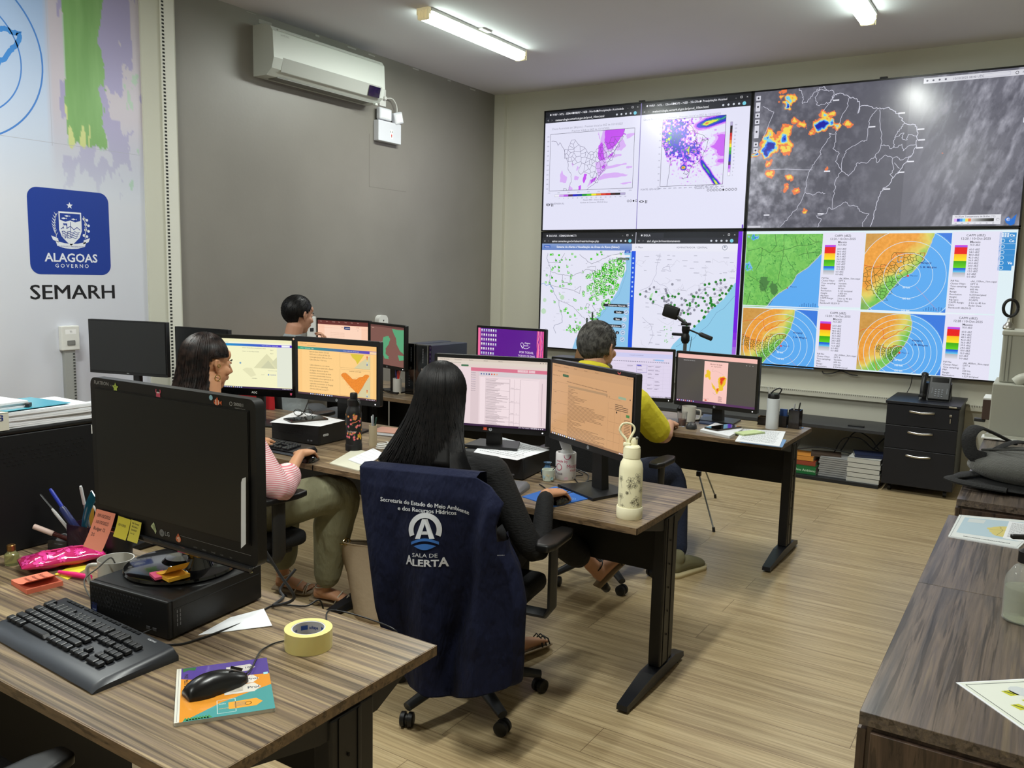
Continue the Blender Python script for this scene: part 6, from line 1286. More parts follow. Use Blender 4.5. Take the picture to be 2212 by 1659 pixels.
# pens in holders
plum = mat('smoky_plum_plastic', (60, 40, 60), .15, trans=.35, alpha=.8)
hx, hy = -2.50, 1.455
r = empty('pen_holder', (hx, hy, .75), .2, 'dark translucent square pen holder crammed with pens and a ruler', 'pen holder')
obj('cup', MB().b2((-.045, -.035, 0), (.045, .035, .005)).b2((-.045, -.035, 0), (-.042, .035, .095)).b2((.042, -.035, 0), (.045, .035, .095)).b2((-.045, -.035, 0), (.045, -.032, .095)).b2((-.045, .032, 0), (.045, .035, .095)), plum, r)
obj('tray', MB().b2((-.13, -.035, 0), (-.048, .035, .004)).b2((-.13, -.035, 0), (-.127, .035, .035)).b2((-.13, -.035, 0), (-.048, -.032, .035)).b2((-.13, .032, 0), (-.048, .035, .035)), mat('smoke_clear', (90, 90, 92), .1, trans=.8), r)
r = empty('pen_holder', (-2.40, 1.50, .75), 0, 'black round pen cup behind the salmon note', 'pen holder'); obj('cup', MB().lathe([(.038, 0), (.04, .10), (.037, .10), (.035, .005), (0, .005)], (0, 0, 0), 28), black, r, smooth=True)
def pen(label, base, tip, r1, cols, cat='pen', name='pen', segs=((0, .72), (.72, 1))):
 a, b = Vector(base), Vector(tip); r = empty(name, tuple(a), 0, label, cat); d = b-a
 for (t0, t1), (nm, c, rr) in zip(segs, cols): obj(nm, MB().tube([d*t0, d*(t0+(t1-t0)*.9), d*t1], [r1*rr, r1*rr, r1*rr*.7], 10), mat('pen_%d_%d_%d' % c, c, .35), r, smooth=True)
 return r
def tipz(x, y, near, dy=.0): return hit(x, y, (0, near, 0), (0, 1, 0))
pen('white marker with black cap leaning from the pen holder', (-2.475, 1.440, .758), tipz(87, 1068, 1.40), .005, (('barrel', (200, 200, 200), 1), ('cap', (20, 20, 22), .8)), segs=((0, .75), (.75, 1)))
pen('clear ballpoint with blue cap standing in the pen holder', (-2.465, 1.450, .758), tipz(108, 1056, 1.40), .0045, (('barrel', (90, 80, 110), .9), ('cap', (30, 50, 160), 1.3)), segs=((0, .6), (.6, 1)))
pen('thick orange highlighter with dark blue cap in the pen holder', (-2.48, 1.460, .758), tipz(132, 1095, 1.41), .011, (('barrel', (240, 110, 40), 1), ('cap', (30, 40, 90), 1)), name='highlighter', cat='highlighter', segs=((0, .5), (.5, 1)))
pen('silver pen standing behind the teal ruler', (-2.49, 1.470, .758), tipz(174, 1050, 1.42), .004, (('barrel', (150, 150, 156), 1), ('cap', (200, 204, 208), 1.2)))
pen('pen with chrome clip rising beside the monitor edge', (-2.395, 1.50, .758), tipz(197, 1060, 1.46), .004, (('barrel', (110, 90, 150), 1), ('cap', (220, 220, 224), 1)))
pen('yellow-green pencil in the black round cup', (-2.405, 1.50, .758), tipz(201, 1092, 1.455), .0036, (('barrel', (170, 190, 60), 1), ('eraser', (210, 200, 190), 1)), name='pencil', cat='pencil')
r = empty('ruler', (-2.52, 1.45, .758), 0, 'curved translucent teal ruler leaning out of the pen holder', 'ruler')
a = Vector((0, 0, 0)); b_ = tipz(203, 1068, 1.40)-Vector((-2.52, 1.45, .758)); P = smooth_path([a, a.lerp(b_, .35)+Vector((-.01, 0, .012)), a.lerp(b_, .7)+Vector((-.012, 0, .008)), b_], 6)
obj('blade', MB().tube(P, [(.0015, .016)]*len(P), 8, up=(0, 1, 0)), mat('teal_translucent', (30, 104, 130), .12, trans=.35), r, smooth=True)
r = empty('paper_card', (-2.505, 1.465, .758), .3, 'yellow card tucked in the pen holder beside the ruler', 'card'); obj('card', MB().box((0, 0, .07), (.035, .0012, .15), rot=(0, .08, 0)), mat('ochre_card', (196, 146, 44), .7), r)
r = empty('paper_card', (-2.485, 1.475, .758), .1, 'white tag sticking up behind the yellow card', 'card'); obj('tag', MB().box((.01, 0, .085), (.03, .0012, .16), rot=(0, .35, 0)), paper, r)
r = empty('marker_pen', (-2.60, 1.44, .753), 0, 'pink and maroon marker lying across the clear tray', 'marker'); a = Vector((.05, .01, .02)); b_ = tipz(73, 1137, 1.37)-Vector((-2.60, 1.44, .753))
obj('barrel', MB().tube([a, a.lerp(b_, .55)], .007, 12), mat('maroon', (74, 26, 22), .3), r, smooth=True); obj('cap', MB().tube([a.lerp(b_, .55), b_], .0085, 12), mat('pale_pink', (222, 196, 186), .4), r, smooth=True)
clearp = mat('frosted_clear', (200, 200, 204), .2, trans=.7)
r = empty('measuring_cup', (-2.595, 1.45, .755), 0, 'small clear plastic funnel cup in the tray by the pens', 'cup'); obj('cup', MB().lathe([(.006, 0), (.012, .012), (.026, .03), (.028, .034), (.025, .033), (.01, .012)], n=24, M=Matrix.Rotation(.9, 4, 'X')), clearp, r, smooth=True); obj('rim_tab', MB().tube([(0, .0, .04), (0, -.004, .052), (.004, .0, .058)], .003, 6), clearp, r)
r = empty('oil_bottle', (-2.575, 1.262, .75), 0, 'tiny glass oil bottle with gold cap at the desk left edge', 'bottle'); obj('glass', MB().lathe([(.019, 0), (.02, .004), (.02, .032), (.012, .04), (.01, .044)], n=24), mat('pale_yellow_glass', (200, 205, 150), .05, trans=.8), r, smooth=True); obj('cap', MB().lathe([(.012, .044), (.012, .06), (.010, .062)], n=20), mat('antique_gold', (140, 104, 60), .3, metal=.8), r, smooth=True)
# pink floral pencil case
def petal_canvas(cv, flowers, col):
 for x, y, s_, n, c in flowers:
  for k in range(n):
   a = 2*PI*k/n; cx_, cy_ = x+s_*.62*math.cos(a), y+s_*.62*math.sin(a); rx, ry = s_*.48, s_*(.30 if n < 7 else .14)
   cv.poly([(cx_+rx*math.cos(t)*math.cos(a)-ry*math.sin(t)*math.sin(a), cy_+rx*math.cos(t)*math.sin(a)+ry*math.sin(t)*math.cos(a)) for t in [2*PI*i/14 for i in range(14)]], c)
   cv.l += .12
  cv.up(); cv.circle(x, y, s_*.16, (150, 30, 70), 10); cv.l -= 1+.12*n
q = [DZ(60, 1245), DZ(225, 1195)]; pc = (q[0]+q[1])/2; yw = math.atan2(q[1].y-q[0].y, q[1].x-q[0].x); L_ = .30
pc = Vector((-2.408, 1.345, .75)); yw = .92
a, b_ = DZ(42, 1222, .77), DZ(222, 1192, .77); pc = (a+b_)/2; yw = math.atan2(b_.y-a.y, b_.x-a.x); L_ = (b_-a).length
r = empty('pencil_case', (pc.x, pc.y, .75), yw, 'shiny hot-pink floral pencil case on the near desk', 'pencil case')
def pcs(u, v, e=0):
 a = 2*PI*v; t = u*2-1; k = (1-abs(t)**3.2)**.5 if abs(t) < 1 else 0; k = max(k, .12); wb = .003*math.sin(u*19+v*13)
 return ((L_/2)*t, (.052+.012*(1-k))*math.cos(a)*(.75+.25*k)+math.cos(a)*e, .024+(.024*k+e+wb*k)*math.sin(a)*(1 if math.sin(a) > 0 else .98))
b = MB().grid(33, 25, pcs); obj('pouch', b, mat('pink_vinyl', (206, 40, 110), .12, coat=.8, trans=.15), r, smooth='all')
W2 = L_*1.0; cv = Canvas(300, 110, W2, .10, None, eps=.0002, fn=lambda X, Z, e: pcs(min(.985, max(.015, X/W2+.5)), (.5-(Z/.10+.5))*.46+.27, e+.0008))
petal_canvas(cv, [(40, 30, 26, 6, (240, 70, 160)), (95, 60, 28, 6, (236, 66, 156)), (60, 92, 20, 6, (240, 70, 160)), (160, 40, 32, 5, (240, 72, 164)), (205, 22, 20, 14, (240, 80, 168)), (205, 74, 18, 12, (236, 70, 160)), (255, 40, 24, 12, (240, 80, 168)), (140, 92, 16, 6, (236, 66, 156)), (16, 70, 16, 5, (240, 80, 168)), (280, 80, 16, 6, (236, 66, 156))], 0)
cv.build('flower_print', attr_mat('glossy_flower_print', rough=.15, coat=.8), r)
obj('zip', MB().tube([(-L_/2+.01, .0, .03), (-L_/4, .005, .0485), (0, .006, .0495), (L_/4, .005, .0485), (L_/2-.01, 0, .03)], .0022, 6), mat('pink_zip', (220, 50, 120), .5), r)
# note pads and highlighter
def notepad(label, P, z, h, col, lift=0, txt=None):
 q = [DZ(x, y, z+h) for x, y in P]; c = sum(q, Vector())/4; e = (q[1]-q[0])+(q[2]-q[3]); yaw = math.atan2(e.y, e.x); w, d = e.length/2, ((q[3]-q[0])+(q[2]-q[1])).length/2
 r = empty('note_pad', (c.x, c.y, z), yaw, label, 'note pad'); m = mat('note_%d_%d_%d' % col, col, .8)
 obj('block', MB().b2((-w/2, -d/2, 0), (w/2, d/2, h)), m, r)
 g = lambda u, v: (-w/2+w*u, -d/2+d*v, h+.0006+lift*(u**3))
 b = MB().grid(9, 3, g); k = len(b.v); b.grid(9, 3, lambda u, v: (-w/2+w*u, -d/2+d*v, h+.0002+lift*(u**3))); rim = list(range(9))+[17, 26]+list(range(25, 17, -1))+[9]
 b.f += [(rim[i], rim[(i+1) % len(rim)], rim[(i+1) % len(rim)]+k, rim[i]+k) for i in range(len(rim))]
 obj('top_sheet', b, m, r, smooth=True)
 if txt:
  cv = Canvas(100, 100*d/w, w, d, None, fn=lambda X, Z, e: (X, Z, h+.0012+lift*((X/w+.5)**3)+e))
  for i, t in enumerate(txt): cv.text(10, 26+i*18, t, 15, (120, 70, 60))
  cv.build('handwriting', PAPERP, r)
 return r
notepad('salmon sticky note pad with handwriting in front of the pencil case', ((30, 1256), (62, 1276), (132, 1254), (95, 1232)), .75, .013, (232, 124, 96), .022, ['Feriado', 'Aniversário', 'reunião'])
notepad('small amber sticky note pad on the big monitor foot', ((345, 1240), (372, 1252), (403, 1238), (376, 1222)), .868, .009, (238, 178, 50), .03)
notepad('small pink sticky note pad under the amber one', ((329, 1240), (338, 1250), (362, 1242), (345, 1229)), .868, .006, (226, 90, 130))
sheet('yellow paper slips under the pink highlighter', ((118, 1240), (146, 1252), (196, 1222), (170, 1214)), .75, .001, m=mat('yellow_paper', (214, 206, 50), .8), cat='paper slip')
a, b_ = DZ(127, 1234, .762), DZ(195, 1246, .762); r = empty('highlighter', (a.x, a.y, .752), 0, 'pink highlighter lying between pencil case and white mug', 'highlighter')
d_ = b_-a; obj('barrel', MB().tube([Vector((0, 0, .008)), d_*.5+Vector((0, 0, .008)), d_+Vector((0, 0, .008))], [.005, .008, .008], 12), mat('hot_pink', (236, 40, 120), .35), r, smooth=True)
# white mug with wire
def mug(label, x, y, z, r0, h, yaw, m, cat='mug', hw=.03, prof=None):
 r = empty('mug', (x, y, z), yaw, label, cat)
 obj('cup', MB().lathe(prof or [(r0*.8, 0), (r0*.95, .004), (r0, h*.5), (r0*1.02, h), (r0*.96, h), (r0*.93, h*.5), (r0*.85, .008), (0, .008)], n=36), m, r, smooth=True)
 obj('handle', MB().tube(smooth_path([(r0*.95, 0, h*.82), (r0+hw*.9, 0, h*.78), (r0+hw, 0, h*.5), (r0+hw*.7, 0, h*.25), (r0*.93, 0, h*.2)], 6), .006, 10, flat=(.9, 1.2)), m, r, smooth=True)
 return r
cer = mat('white_ceramic', (206, 204, 196), .18, coat=.3)
mug('white ceramic mug standing behind the near black computer', -2.118, 1.312, .75, .047, .10, -2.5, cer)
mug('white mug with dark print on the far desk by the man in yellow', -1.872, 5.055, .75, .045, .10, .1, cer)
# tape roll
r = empty('tape_roll', (-1.44, 1.378, .75), 0, 'roll of clear yellowish packing tape on the near desk', 'tape roll'); T0, T1, TH = .0405, .057, .0475
obj('tape', MB().lathe([(T0, 0), (T1, .0005), (T1+.0003, TH*.5), (T1, TH), (T0, TH)], n=72, cap=False), mat('yellow_tape', (228, 214, 140), .22, coat=.3, sub=.2), r, smooth=True, ang=50)
obj('core', MB().lathe([(T0, .0005), (T0, TH-.0005), (T0-.003, TH-.0005), (T0-.003, .0005)], n=72, cap=False), mat('card_core', (196, 196, 200), .8), r, smooth=True, ang=50)
R_ = T0-.0034; cv = Canvas(400, 60, 2*PI*R_*.98, TH, None, fn=lambda X, Z, e: (R_*math.sin(X/R_), R_*math.cos(X/R_), TH/2+Z))
for i in range(4): X0 = 20+i*95; cv.rect(X0, 12, X0+30, 26, (60, 90, 160)); cv.text(X0+36, 25, 'adtape', 15, (60, 80, 150), bold=.02); cv.text(X0, 46, '45mm x 45m', 10, (60, 80, 150))
cv.build('core_print', PAPERP, r)
# crumpled white paper by the computer
r = empty('paper_sheet', (-1.672, 1.372, .75), 0, 'folded white paper lying between black computer and tape roll', 'paper'); q = [DZ(*p, .752) for p in ((428, 1371), (588, 1352), (570, 1323), (497, 1336))]; c0 = Vector((-1.672, 1.372, .752))
vs = [q[0]-c0, q[1]-c0+Vector((0, 0, .002)), q[2]-c0+Vector((0, 0, .012)), q[3]-c0+Vector((0, 0, .004))]; vs = [v+Vector((0, 0, .001)) for v in vs]
obj('sheet', MB().add(vs+[v-Vector((0, 0, .0012)) for v in vs], [(0, 1, 2), (0, 2, 3), (4, 6, 5), (4, 7, 6), (0, 4, 5, 1), (1, 5, 6, 2), (2, 6, 7, 3), (3, 7, 4, 0)]), paper, r)
def cable(label, P, rad=.0025, m=black, name='cable', k=7):
 P = [Vector(p) for p in P]; o = P[0]; r = obj(name, MB().tube([p-o for p in smooth_path(P, k)], rad, 8), m, smooth=True, label=label, cat='cable'); r.location = o; return r
dz = lambda x, y, z=.7535: tuple(DZ(x, y, z))
mouse_yaw = math.atan2((DZ(522, 1462, .765)-DZ(408, 1500, .765)).y, (DZ(522, 1462, .765)-DZ(408, 1500, .765)).x)
cable('thin black mouse cable running behind the tape roll over the desk back edge', [(MX+.07*math.cos(mouse_yaw), MY+.07*math.sin(mouse_yaw), .768), dz(545, 1440, .765), dz(560, 1410, .76), dz(575, 1398), dz(605, 1386), (-1.46, 1.45, .7535), dz(715, 1318), (-1.34, 1.568, .7545), (-1.345, 1.585, .70), (-1.40, 1.58, .66)], .002)
cable('black keyboard cable curving from keyboard along the black computer', [dz(262, 1362), dz(290, 1380), dz(330, 1390), dz(385, 1392), dz(430, 1380), dz(480, 1362), dz(540, 1338), dz(590, 1308), (-1.62, 1.54, .7545), (-1.60, 1.58, .755), (-1.60, 1.60, .6)], .0025)
cable('grey cable looping from the mug down to the keyboard', [(-2.118, 1.312, .83), (-2.10, 1.285, .862), (-2.085, 1.24, .85), dz(182, 1255, .83), dz(200, 1300, .79), dz(222, 1330, .76), dz(232, 1352)], .002, mat('grey_cable', (90, 88, 84), .5))
cable('thick black monitor cable hanging behind the near computer', [(-1.68, 1.42, .99), (-1.66, 1.44, .93), (-1.64, 1.47, .86), (-1.62, 1.50, .79), dz(590, 1308, .757), dz(612, 1290, .757), dz(606, 1272, .77), (-1.72, 1.60, .82)], .004, mat('dark_cable', (36, 36, 38), .5))
cable('short blue cable on the desk behind the sticky notes', [(-2.33, 1.54, .7535), (-2.25, 1.553, .7535), (-2.17, 1.545, .7535), (-2.10, 1.55, .7535)], .003, mat('blue_cable', (44, 84, 150), .5))
cable('short black usb cable plugged in the computer front', [dz(284, 1386), dz(300, 1372, .757), (-1.79, 1.17, .768), (-1.785, 1.192, .771)], .002)
# ---------------------------------------------------------------- middle row
def canvas_cyl(r, rad, h0, h1, draw, rz, name='printed_pattern', m=PRINT, arc=2.9):
 w = rad*arc; cv = Canvas(100*arc/2, 100*arc/2*(h1-h0)/w, w, h1-h0, None, eps=.00012, fn=cyl(rad+.0004)); draw(cv); return cv.build(name, m, r, loc=(0, 0, (h0+h1)/2), rz=rz)
cream_p = mat('cream_powder_coat', (238, 232, 196), .5)
fx, fy = -1.276, 2.864; FR = .0465
r = empty('water_bottle', (fx, fy, .75), 0, 'tall cream flask with line-drawn flowers and carry loop at the desk edge', 'bottle')
obj('body', MB().lathe([(FR-.002, 0), (FR-.001, .04), (FR-.002, .19), (FR-.006, .212), (FR-.014, .226), (FR-.016, .232)], n=56), cream_p, r, smooth=True)
obj('silicone_boot', MB().lathe([(FR+.001, 0), (FR+.003, .004), (FR+.003, .042), (FR+.0015, .045), (FR, .045), (FR-.001, .03), (FR-.001, .002)], n=56), mat('cream_silicone', (238, 232, 200), .55), r, smooth=True, ang=40)
obj('lid', MB().lathe([(.030, .229), (.0325, .232), (.0325, .262), (.031, .268), (.031, .272), (.026, .278), (.018, .280), (0, .281)], n=48), cream_p, r, smooth=True, ang=30)
sp_ = obj('spout_cap', MB().lathe([(.014, .279), (.015, .284), (.015, .300), (.012, .306), (0, .308)], (.004, .004, 0), 24), cream_p, r, smooth=True); obj('button', MB().ell((.018, .0, .308), (.006, .006, .006), 12), mat('grey_button', (120, 120, 112), .4), sp_, smooth=True)
rz0 = faceme(fx, fy); cdir = Vector((math.cos(rz0), math.sin(rz0), 0)); lp = [(-.012, .28), (-.015, .30), (-.034, .322), (-.040, .340), (-.030, .358), (-.010, .362), (.008, .354), (.014, .338), (.004, .316), (-.004, .298), (-.006, .285)]
obj('carry_loop', MB().tube(smooth_path([cdir*x+Vector((-.004, -.01, z)) for x, z in lp], 5), [.0052]*51, 8, flat=(.8, 1.1)), cream_p, r, smooth=True)
obj('hinge', MB().box((cdir*-.012)+Vector((-.002, -.012, .282)), (.03, .012, .014), .003), cream_p, r)
def fl(cv):
 ln = (52, 46, 42); rnd = random.Random(4)
 def flower(x, y, s_, rot=0):
  for k in range(5):
   a = rot+2*PI*k/5; c_, s2 = math.cos(a), math.sin(a); P = [(0, 0), (s_*.35, -s_*.26), (s_*.8, -s_*.3), (s_*1.05, -.02), (s_*.8, s_*.28), (s_*.35, s_*.22), (0, 0)]; P = [(x+u*c_-v*s2, y+u*s2+v*c_) for u, v in [(p.x, p.y) for p in smooth_path([(u, v, 0) for u, v in P], 4)]]; cv.line(P, ln, .95)
   cv.line([(x+s_*.15*c_, y+s_*.15*s2), (x+s_*.6*c_, y+s_*.6*s2)], ln, .6)
  cv.circle(x, y, s_*.12, ln, 8)
 for x, y, s_ in ((72, 48, 17), (92, 68, 12), (70, 72, 12), (104, 32, 16), (112, 52, 10), (100, 128, 15), (84, 140, 10), (30, 118, 13), (26, 44, 12), (124, 90, 12), (40, 160, 10), (110, 150, 9), (60, 100, 7)): flower(x, y, s_, rnd.uniform(0, 2))
 for P in ([(72, 60), (70, 90), (76, 104)], [(104, 44), (92, 60)], [(100, 138), (90, 156), (76, 160)], [(30, 130), (26, 156)], [(26, 54), (34, 84)], [(118, 60), (124, 80)]): cv.line(P, ln, .9)
canvas_cyl(r, FR-.0012, .05, .195, fl, rz0, 'flower_drawing')
# floral black bottle
bx, by, BR = -2.915, 3.11, .040
r = empty('water_bottle', (bx, by, .75), 0, 'black bottle with bright jungle flower print behind the joined desks', 'bottle'); bk = mat('black_matte_coat', (18, 18, 19), .45)
obj('body', MB().lathe([(BR, 0), (BR, .19), (BR-.004, .21), (BR-.010, .222), (BR-.011, .23)], n=48), bk, r, smooth=True); obj('silicone_boot', MB().lathe([(BR+.002, 0), (BR+.0025, .03), (BR+.001, .034), (BR-.001, .034)], n=48), black, r, smooth=True)
obj('lid', MB().lathe([(.031, .23), (.032, .234), (.032, .258), (.024, .262), (.019, .264), (.019, .288), (.016, .294), (0, .295)], n=40), black, r, smooth=True, ang=30)
obj('carry_strap', MB().tube(smooth_path([(.02, 0, .262), (.04, -.01, .262), (.056, -.01, .235), (.05, -.005, .20), (.042, 0, .19)], 6), .0035, 8, flat=(.6, 1.5)), black, r, smooth=True)
def jf(cv):
 rnd = random.Random(12); H_ = cv.H
 for i in range(34):
  x, y = rnd.uniform(8, 135), rnd.uniform(8, H_-8); c = rnd.choice(((206, 60, 70), (220, 90, 110), (200, 120, 60), (196, 76, 130)))
  for k in range(5): a = 2*PI*k/5+i; cv.circle(x+4.2*math.cos(a), y+4.2*math.sin(a), 3.4, c, 8); cv.l += .1
  cv.up(); cv.circle(x, y, 2, (240, 210, 120), 6); cv.l -= 1.5
  for k in range(2): a = rnd.uniform(0, 6); X, Y = x+9*math.cos(a), y+9*math.sin(a); cv.poly([(X-6*math.cos(a+1), Y-6*math.sin(a+1)), (X+2, Y+2.5), (X+6*math.cos(a+1), Y+6*math.sin(a+1)), (X-2, Y-2.5)], rnd.choice(((60, 110, 60), (40, 90, 60), (90, 130, 60))))
 cv.l += 3; cv.poly([(70, 28), (84, 10), (96, 16), (92, 36), (80, 46)], (214, 130, 80)); cv.line([(60, 62), (84, 56), (110, 44)], (200, 110, 70), 6); cv.poly([(96, H_-60), (120, H_-64), (132, H_-46), (126, H_-26), (98, H_-30)], (206, 160, 50)); cv.up(); cv.text(30, H_-74, 'Liz Bunny', 15, (235, 215, 215)); [cv.circle(100+(i*7) % 26, H_-56+(i*5) % 24, 1.4, (60, 40, 20), 6) for i in range(10)]
canvas_cyl(r, BR+.0004, .038, .195, jf, faceme(bx, by), 'flower_print')
# marbled pen cup
def cup_with(label, x, y, rad, h, m, sticks, cat='pen holder', z=.75):
 r = empty('pen_holder', (x, y, z), 0, label, cat); obj('cup', MB().lathe([(rad*.96, 0), (rad, .004), (rad, h), (rad-.003, h), (rad-.004, .006), (0, .006)], n=28), m, r, smooth=True, ang=40)
 for i, (dx, dy, L, c, nm, lb) in enumerate(sticks): pen(lb, (x-dx*.4, y-dy*.4, z+.008), (x+dx*1.6, y+dy*1.6, z+L), .0042, (('barrel', c, 1), ('cap', c, 1.1)), name=nm, cat='pen' if nm == 'pen' else nm)
 return r
marble = paint('marbled_cream', (186, 170, 140), 26, .4)
cup_with('marbled cream pen cup beside the black floral bottle', -2.912, 3.25, .021, .108, marble, [(-.008, .004, .155, (200, 204, 200), 'pen', 'white pen in the marbled cup beside the floral bottle'), (.004, -.004, .165, (140, 144, 150), 'pen', 'silver pen in the marbled cup'), (.009, .006, .15, (40, 70, 60), 'pen', 'dark green pen in the marbled cup')])
cup_with('white flower-patterned pen cup before the left tower', -4.06, 4.80, .033, .112, mat('white_patterned_cup', (204, 202, 196), .4), [(-.012, .0, .18, (60, 60, 120), 'pen', 'blue pen in the white patterned cup'), (.002, .008, .20, (226, 60, 40), 'marker', 'red marker leaning in the white patterned cup'), (.008, -.006, .17, (190, 60, 60), 'pen', 'dark red pen in the white patterned cup'), (.015, .004, .185, (220, 70, 50), 'marker', 'orange-red marker nearest the tower in the white cup')])
smoke = mat('smoky_clear', (70, 62, 60), .12, trans=.55)
r = empty('desk_organizer', (-1.33, 5.27, .75), .0, 'smoky clear desk organiser at the right end of the far desk', 'organiser')
def openbox(x0, x1, y0, y1, h, t=.0025): return MB().b2((x0, y0, 0), (x1, y1, .004)).b2((x0, y0, 0), (x0+t, y1, h)).b2((x1-t, y0, 0), (x1, y1, h)).b2((x0, y0, 0), (x1, y0+t, h)).b2((x0, y1-t, 0), (x1, y1, h))
obj('pen_cup', openbox(.03, .098, -.03, .04, .115), smoke, r); obj('note_slot', openbox(-.04, .02, -.02, .04, .07), smoke, r); obj('clip_tray', openbox(-.16, -.10, -.02, .04, .05), smoke, r); obj('base', MB().b2((-.16, -.035, -.0005), (.11, .045, .003)), smoke, r)
r = empty('note_block', (-1.34, 5.28, .7545), 0, 'blue note block standing in the smoky organiser', 'note pad'); obj('block', MB().b2((-.022, -.006, 0), (.022, .012, .105)), mat('blue_block', (50, 80, 140), .6), r)
for i, (dx, c, L, lb) in enumerate(((.055, (180, 180, 184), .15, 'silver pen in the smoky organiser'), (.075, (30, 30, 32), .16, 'black pen leaning in the smoky organiser'))): pen(lb, (-1.33+dx-.01, 5.275, .756), (-1.33+dx+.012*i, 5.28, .75+L), .004, (('barrel', c, 1), ('cap', c, 1.1)))
# white bottle with black lid
r = empty('water_bottle', (-1.375, 5.16, .75), 0, 'white bottle with black straw lid on the far desk', 'bottle'); BR = .038
obj('body', MB().lathe([(BR-.001, 0), (BR, .004), (BR, .178), (BR-.002, .186), (.03, .19)], n=40), mat('white_coat', (218, 222, 226), .35), r, smooth=True, ang=40); obj('lid', MB().lathe([(.034, .186), (.034, .208), (.03, .216), (0, .217)], n=36), black, r, smooth=True)
obj('carry_loop', MB().tube(smooth_path([(-.02, 0, .214), (.0, 0, .236), (.03, 0, .252), (.044, 0, .244), (.034, 0, .222), (.024, 0, .212)], 6), .004, 8), black, r, smooth=True); obj('straw', MB().tube([(-.026, 0, .212), (-.040, 0, .256)], [.006, .004], 10), white_p, r, smooth=True)
# papers on the far desk
sheet('pile of white papers under the phone on the far desk', ((1512, 928), (1576, 942), (1605, 926), (1545, 913)), .75, .014, mark=textish(6, (200, 202, 206)))
sheet('fanned white papers near the right end of the far desk', ((1588, 952), (1684, 964), (1697, 932), (1606, 926)), .75, .006, mark=textish(12))
sheet('blue and white leaflet under the fanned papers', ((1600, 955), (1690, 966), (1699, 950), (1640, 940)), .75, .003, m=mat('blue_leaflet', (110, 146, 190), .7), cat='leaflet')
notepad('pale green sticky pad on the fanned papers', ((1603, 936), (1628, 942), (1632, 930), (1612, 926)), .757, .008, (188, 204, 150), .0)
sheet('notebook with dark blue cover beside the monitor base', ((1510, 912), (1548, 918), (1560, 898), (1520, 894)), .75, .008, m=mat('navy_cover', (46, 60, 90), .5), cat='notebook')
# middle desk small things
r = empty('espresso_cup', (-1.806, 3.165, .75), 0, 'small pale blue and cream cup with a black spoon in it', 'cup'); obj('cup', MB().lathe([(.022, 0), (.025, .003), (.029, .052), (.0265, .052), (.022, .006), (0, .006)], n=32), mat('pale_mint_cream', (196, 204, 190), .35), r, smooth=True, ang=40)
cv_ = lambda cv: [cv.poly([(x, y), (x+26, y+8), (x+16, y+30), (x-6, y+20)], c) for x, y, c in ((20, 30, (150, 180, 196)), (60, 10, (206, 196, 160)), (96, 40, (150, 186, 190)))]; canvas_cyl(r, .0275, .008, .045, cv_, faceme(-1.806, 3.165), 'brush_pattern')
sp_ = empty('spoon', (-1.806, 3.165, .757), 0, 'thin black spoon standing in the small pale cup', 'spoon'); obj('handle', MB().tube([(-.01, 0, 0), (.032, .012, .062)], [.003, .0018], 8), black, sp_); obj('bowl', MB().ell((-.012, 0, .0025), (.008, .006, .002), 10), black, sp_)
r = empty('tissue_box', (-1.766, 3.25, .75), 0, 'white round tissue box with pink lettering and a tissue sticking out', 'tissue box'); obj('box', MB().lathe([(.044, 0), (.046, .003), (.046, .118), (.044, .121), (.038, .121), (.038, .112), (0, .112)], n=44), mat('white_card', (216, 212, 212), .5), r, smooth=True, ang=40)
def tb(cv): 
 H_ = cv.H; cv.circle(80, 4, 18, (180, 70, 110), 20); cv.text(76, H_*.52, 'Mistura', 26, (186, 50, 90), sx=.9); cv.text(94, H_*.66, 'multi', 20, (186, 50, 90)); cv.text(20, H_*.3, 'made by', 18, (190, 60, 100)); cv.ring(36, H_*.5, 16, (190, 60, 100), 3, 20); cv.text(14, H_*.8, 'Rosa', 22, (70, 50, 60)); cv.rect(108, H_*.88, 138, H_*.96, (70, 74, 130)); cv.circle(76, H_-6, 10, (200, 170, 180), 14)
canvas_cyl(r, .0462, .003, .116, tb, faceme(-1.766, 3.25), 'printed_lettering')
t_ = MB(); rnd = random.Random(5); t_.tube(smooth_path([(0, 0, .10), (.0, .005, .135), (-.008, 0, .165), (-.004, .006, .178)], 5), [.026]*6+[.03]*5+[.026, .024, .02, .014, .008], 14, flat=(1, .55)); 
t_.v = [(x+.004*math.sin(z*130+x*160), y+.004*math.cos(z*90+y*200), z+.004*math.sin(x*220)) for x, y, z in t_.v]; obj('tissue', t_, mat('tissue_white', (224, 226, 226), .9), r, smooth=True)
for x, y, lb, c, mt in ((-1.935, 3.17, 'tiny gold glass vase next to the keyboard', (190, 160, 70), .9), (-1.84, 3.215, 'small blue patterned vase behind the pale cup', (60, 90, 120), .1)):
 k = .8 if mt > .5 else 1.25
 obj('vase', MB().lathe([(.016*k, 0), (.024*k, .012*k), (.024*k, .026*k), (.011*k, .04*k), (.009*k, .048*k), (.015*k, .056*k), (.012*k, .056*k), (.006*k, .046*k)], n=28), mat('vase_%d' % c[0], c, .2, metal=mt), loc=(x, y, .75), smooth=True, label=lb, cat='vase')
q = [DZ(*p) for p in ((1128, 1074), (1195, 1096), (1273, 1078), (1200, 1052))]; c = sum(q, Vector())/4
r = empty('mouse_pad', (c.x, c.y, .75), 0, 'thin blue mouse pad under the hand of the woman in black', 'mouse pad'); obj('pad', MB().prism([(v.x-c.x, v.y-c.y) for v in q], .0035), mat('blue_pad', (44, 98, 176), .6), r)
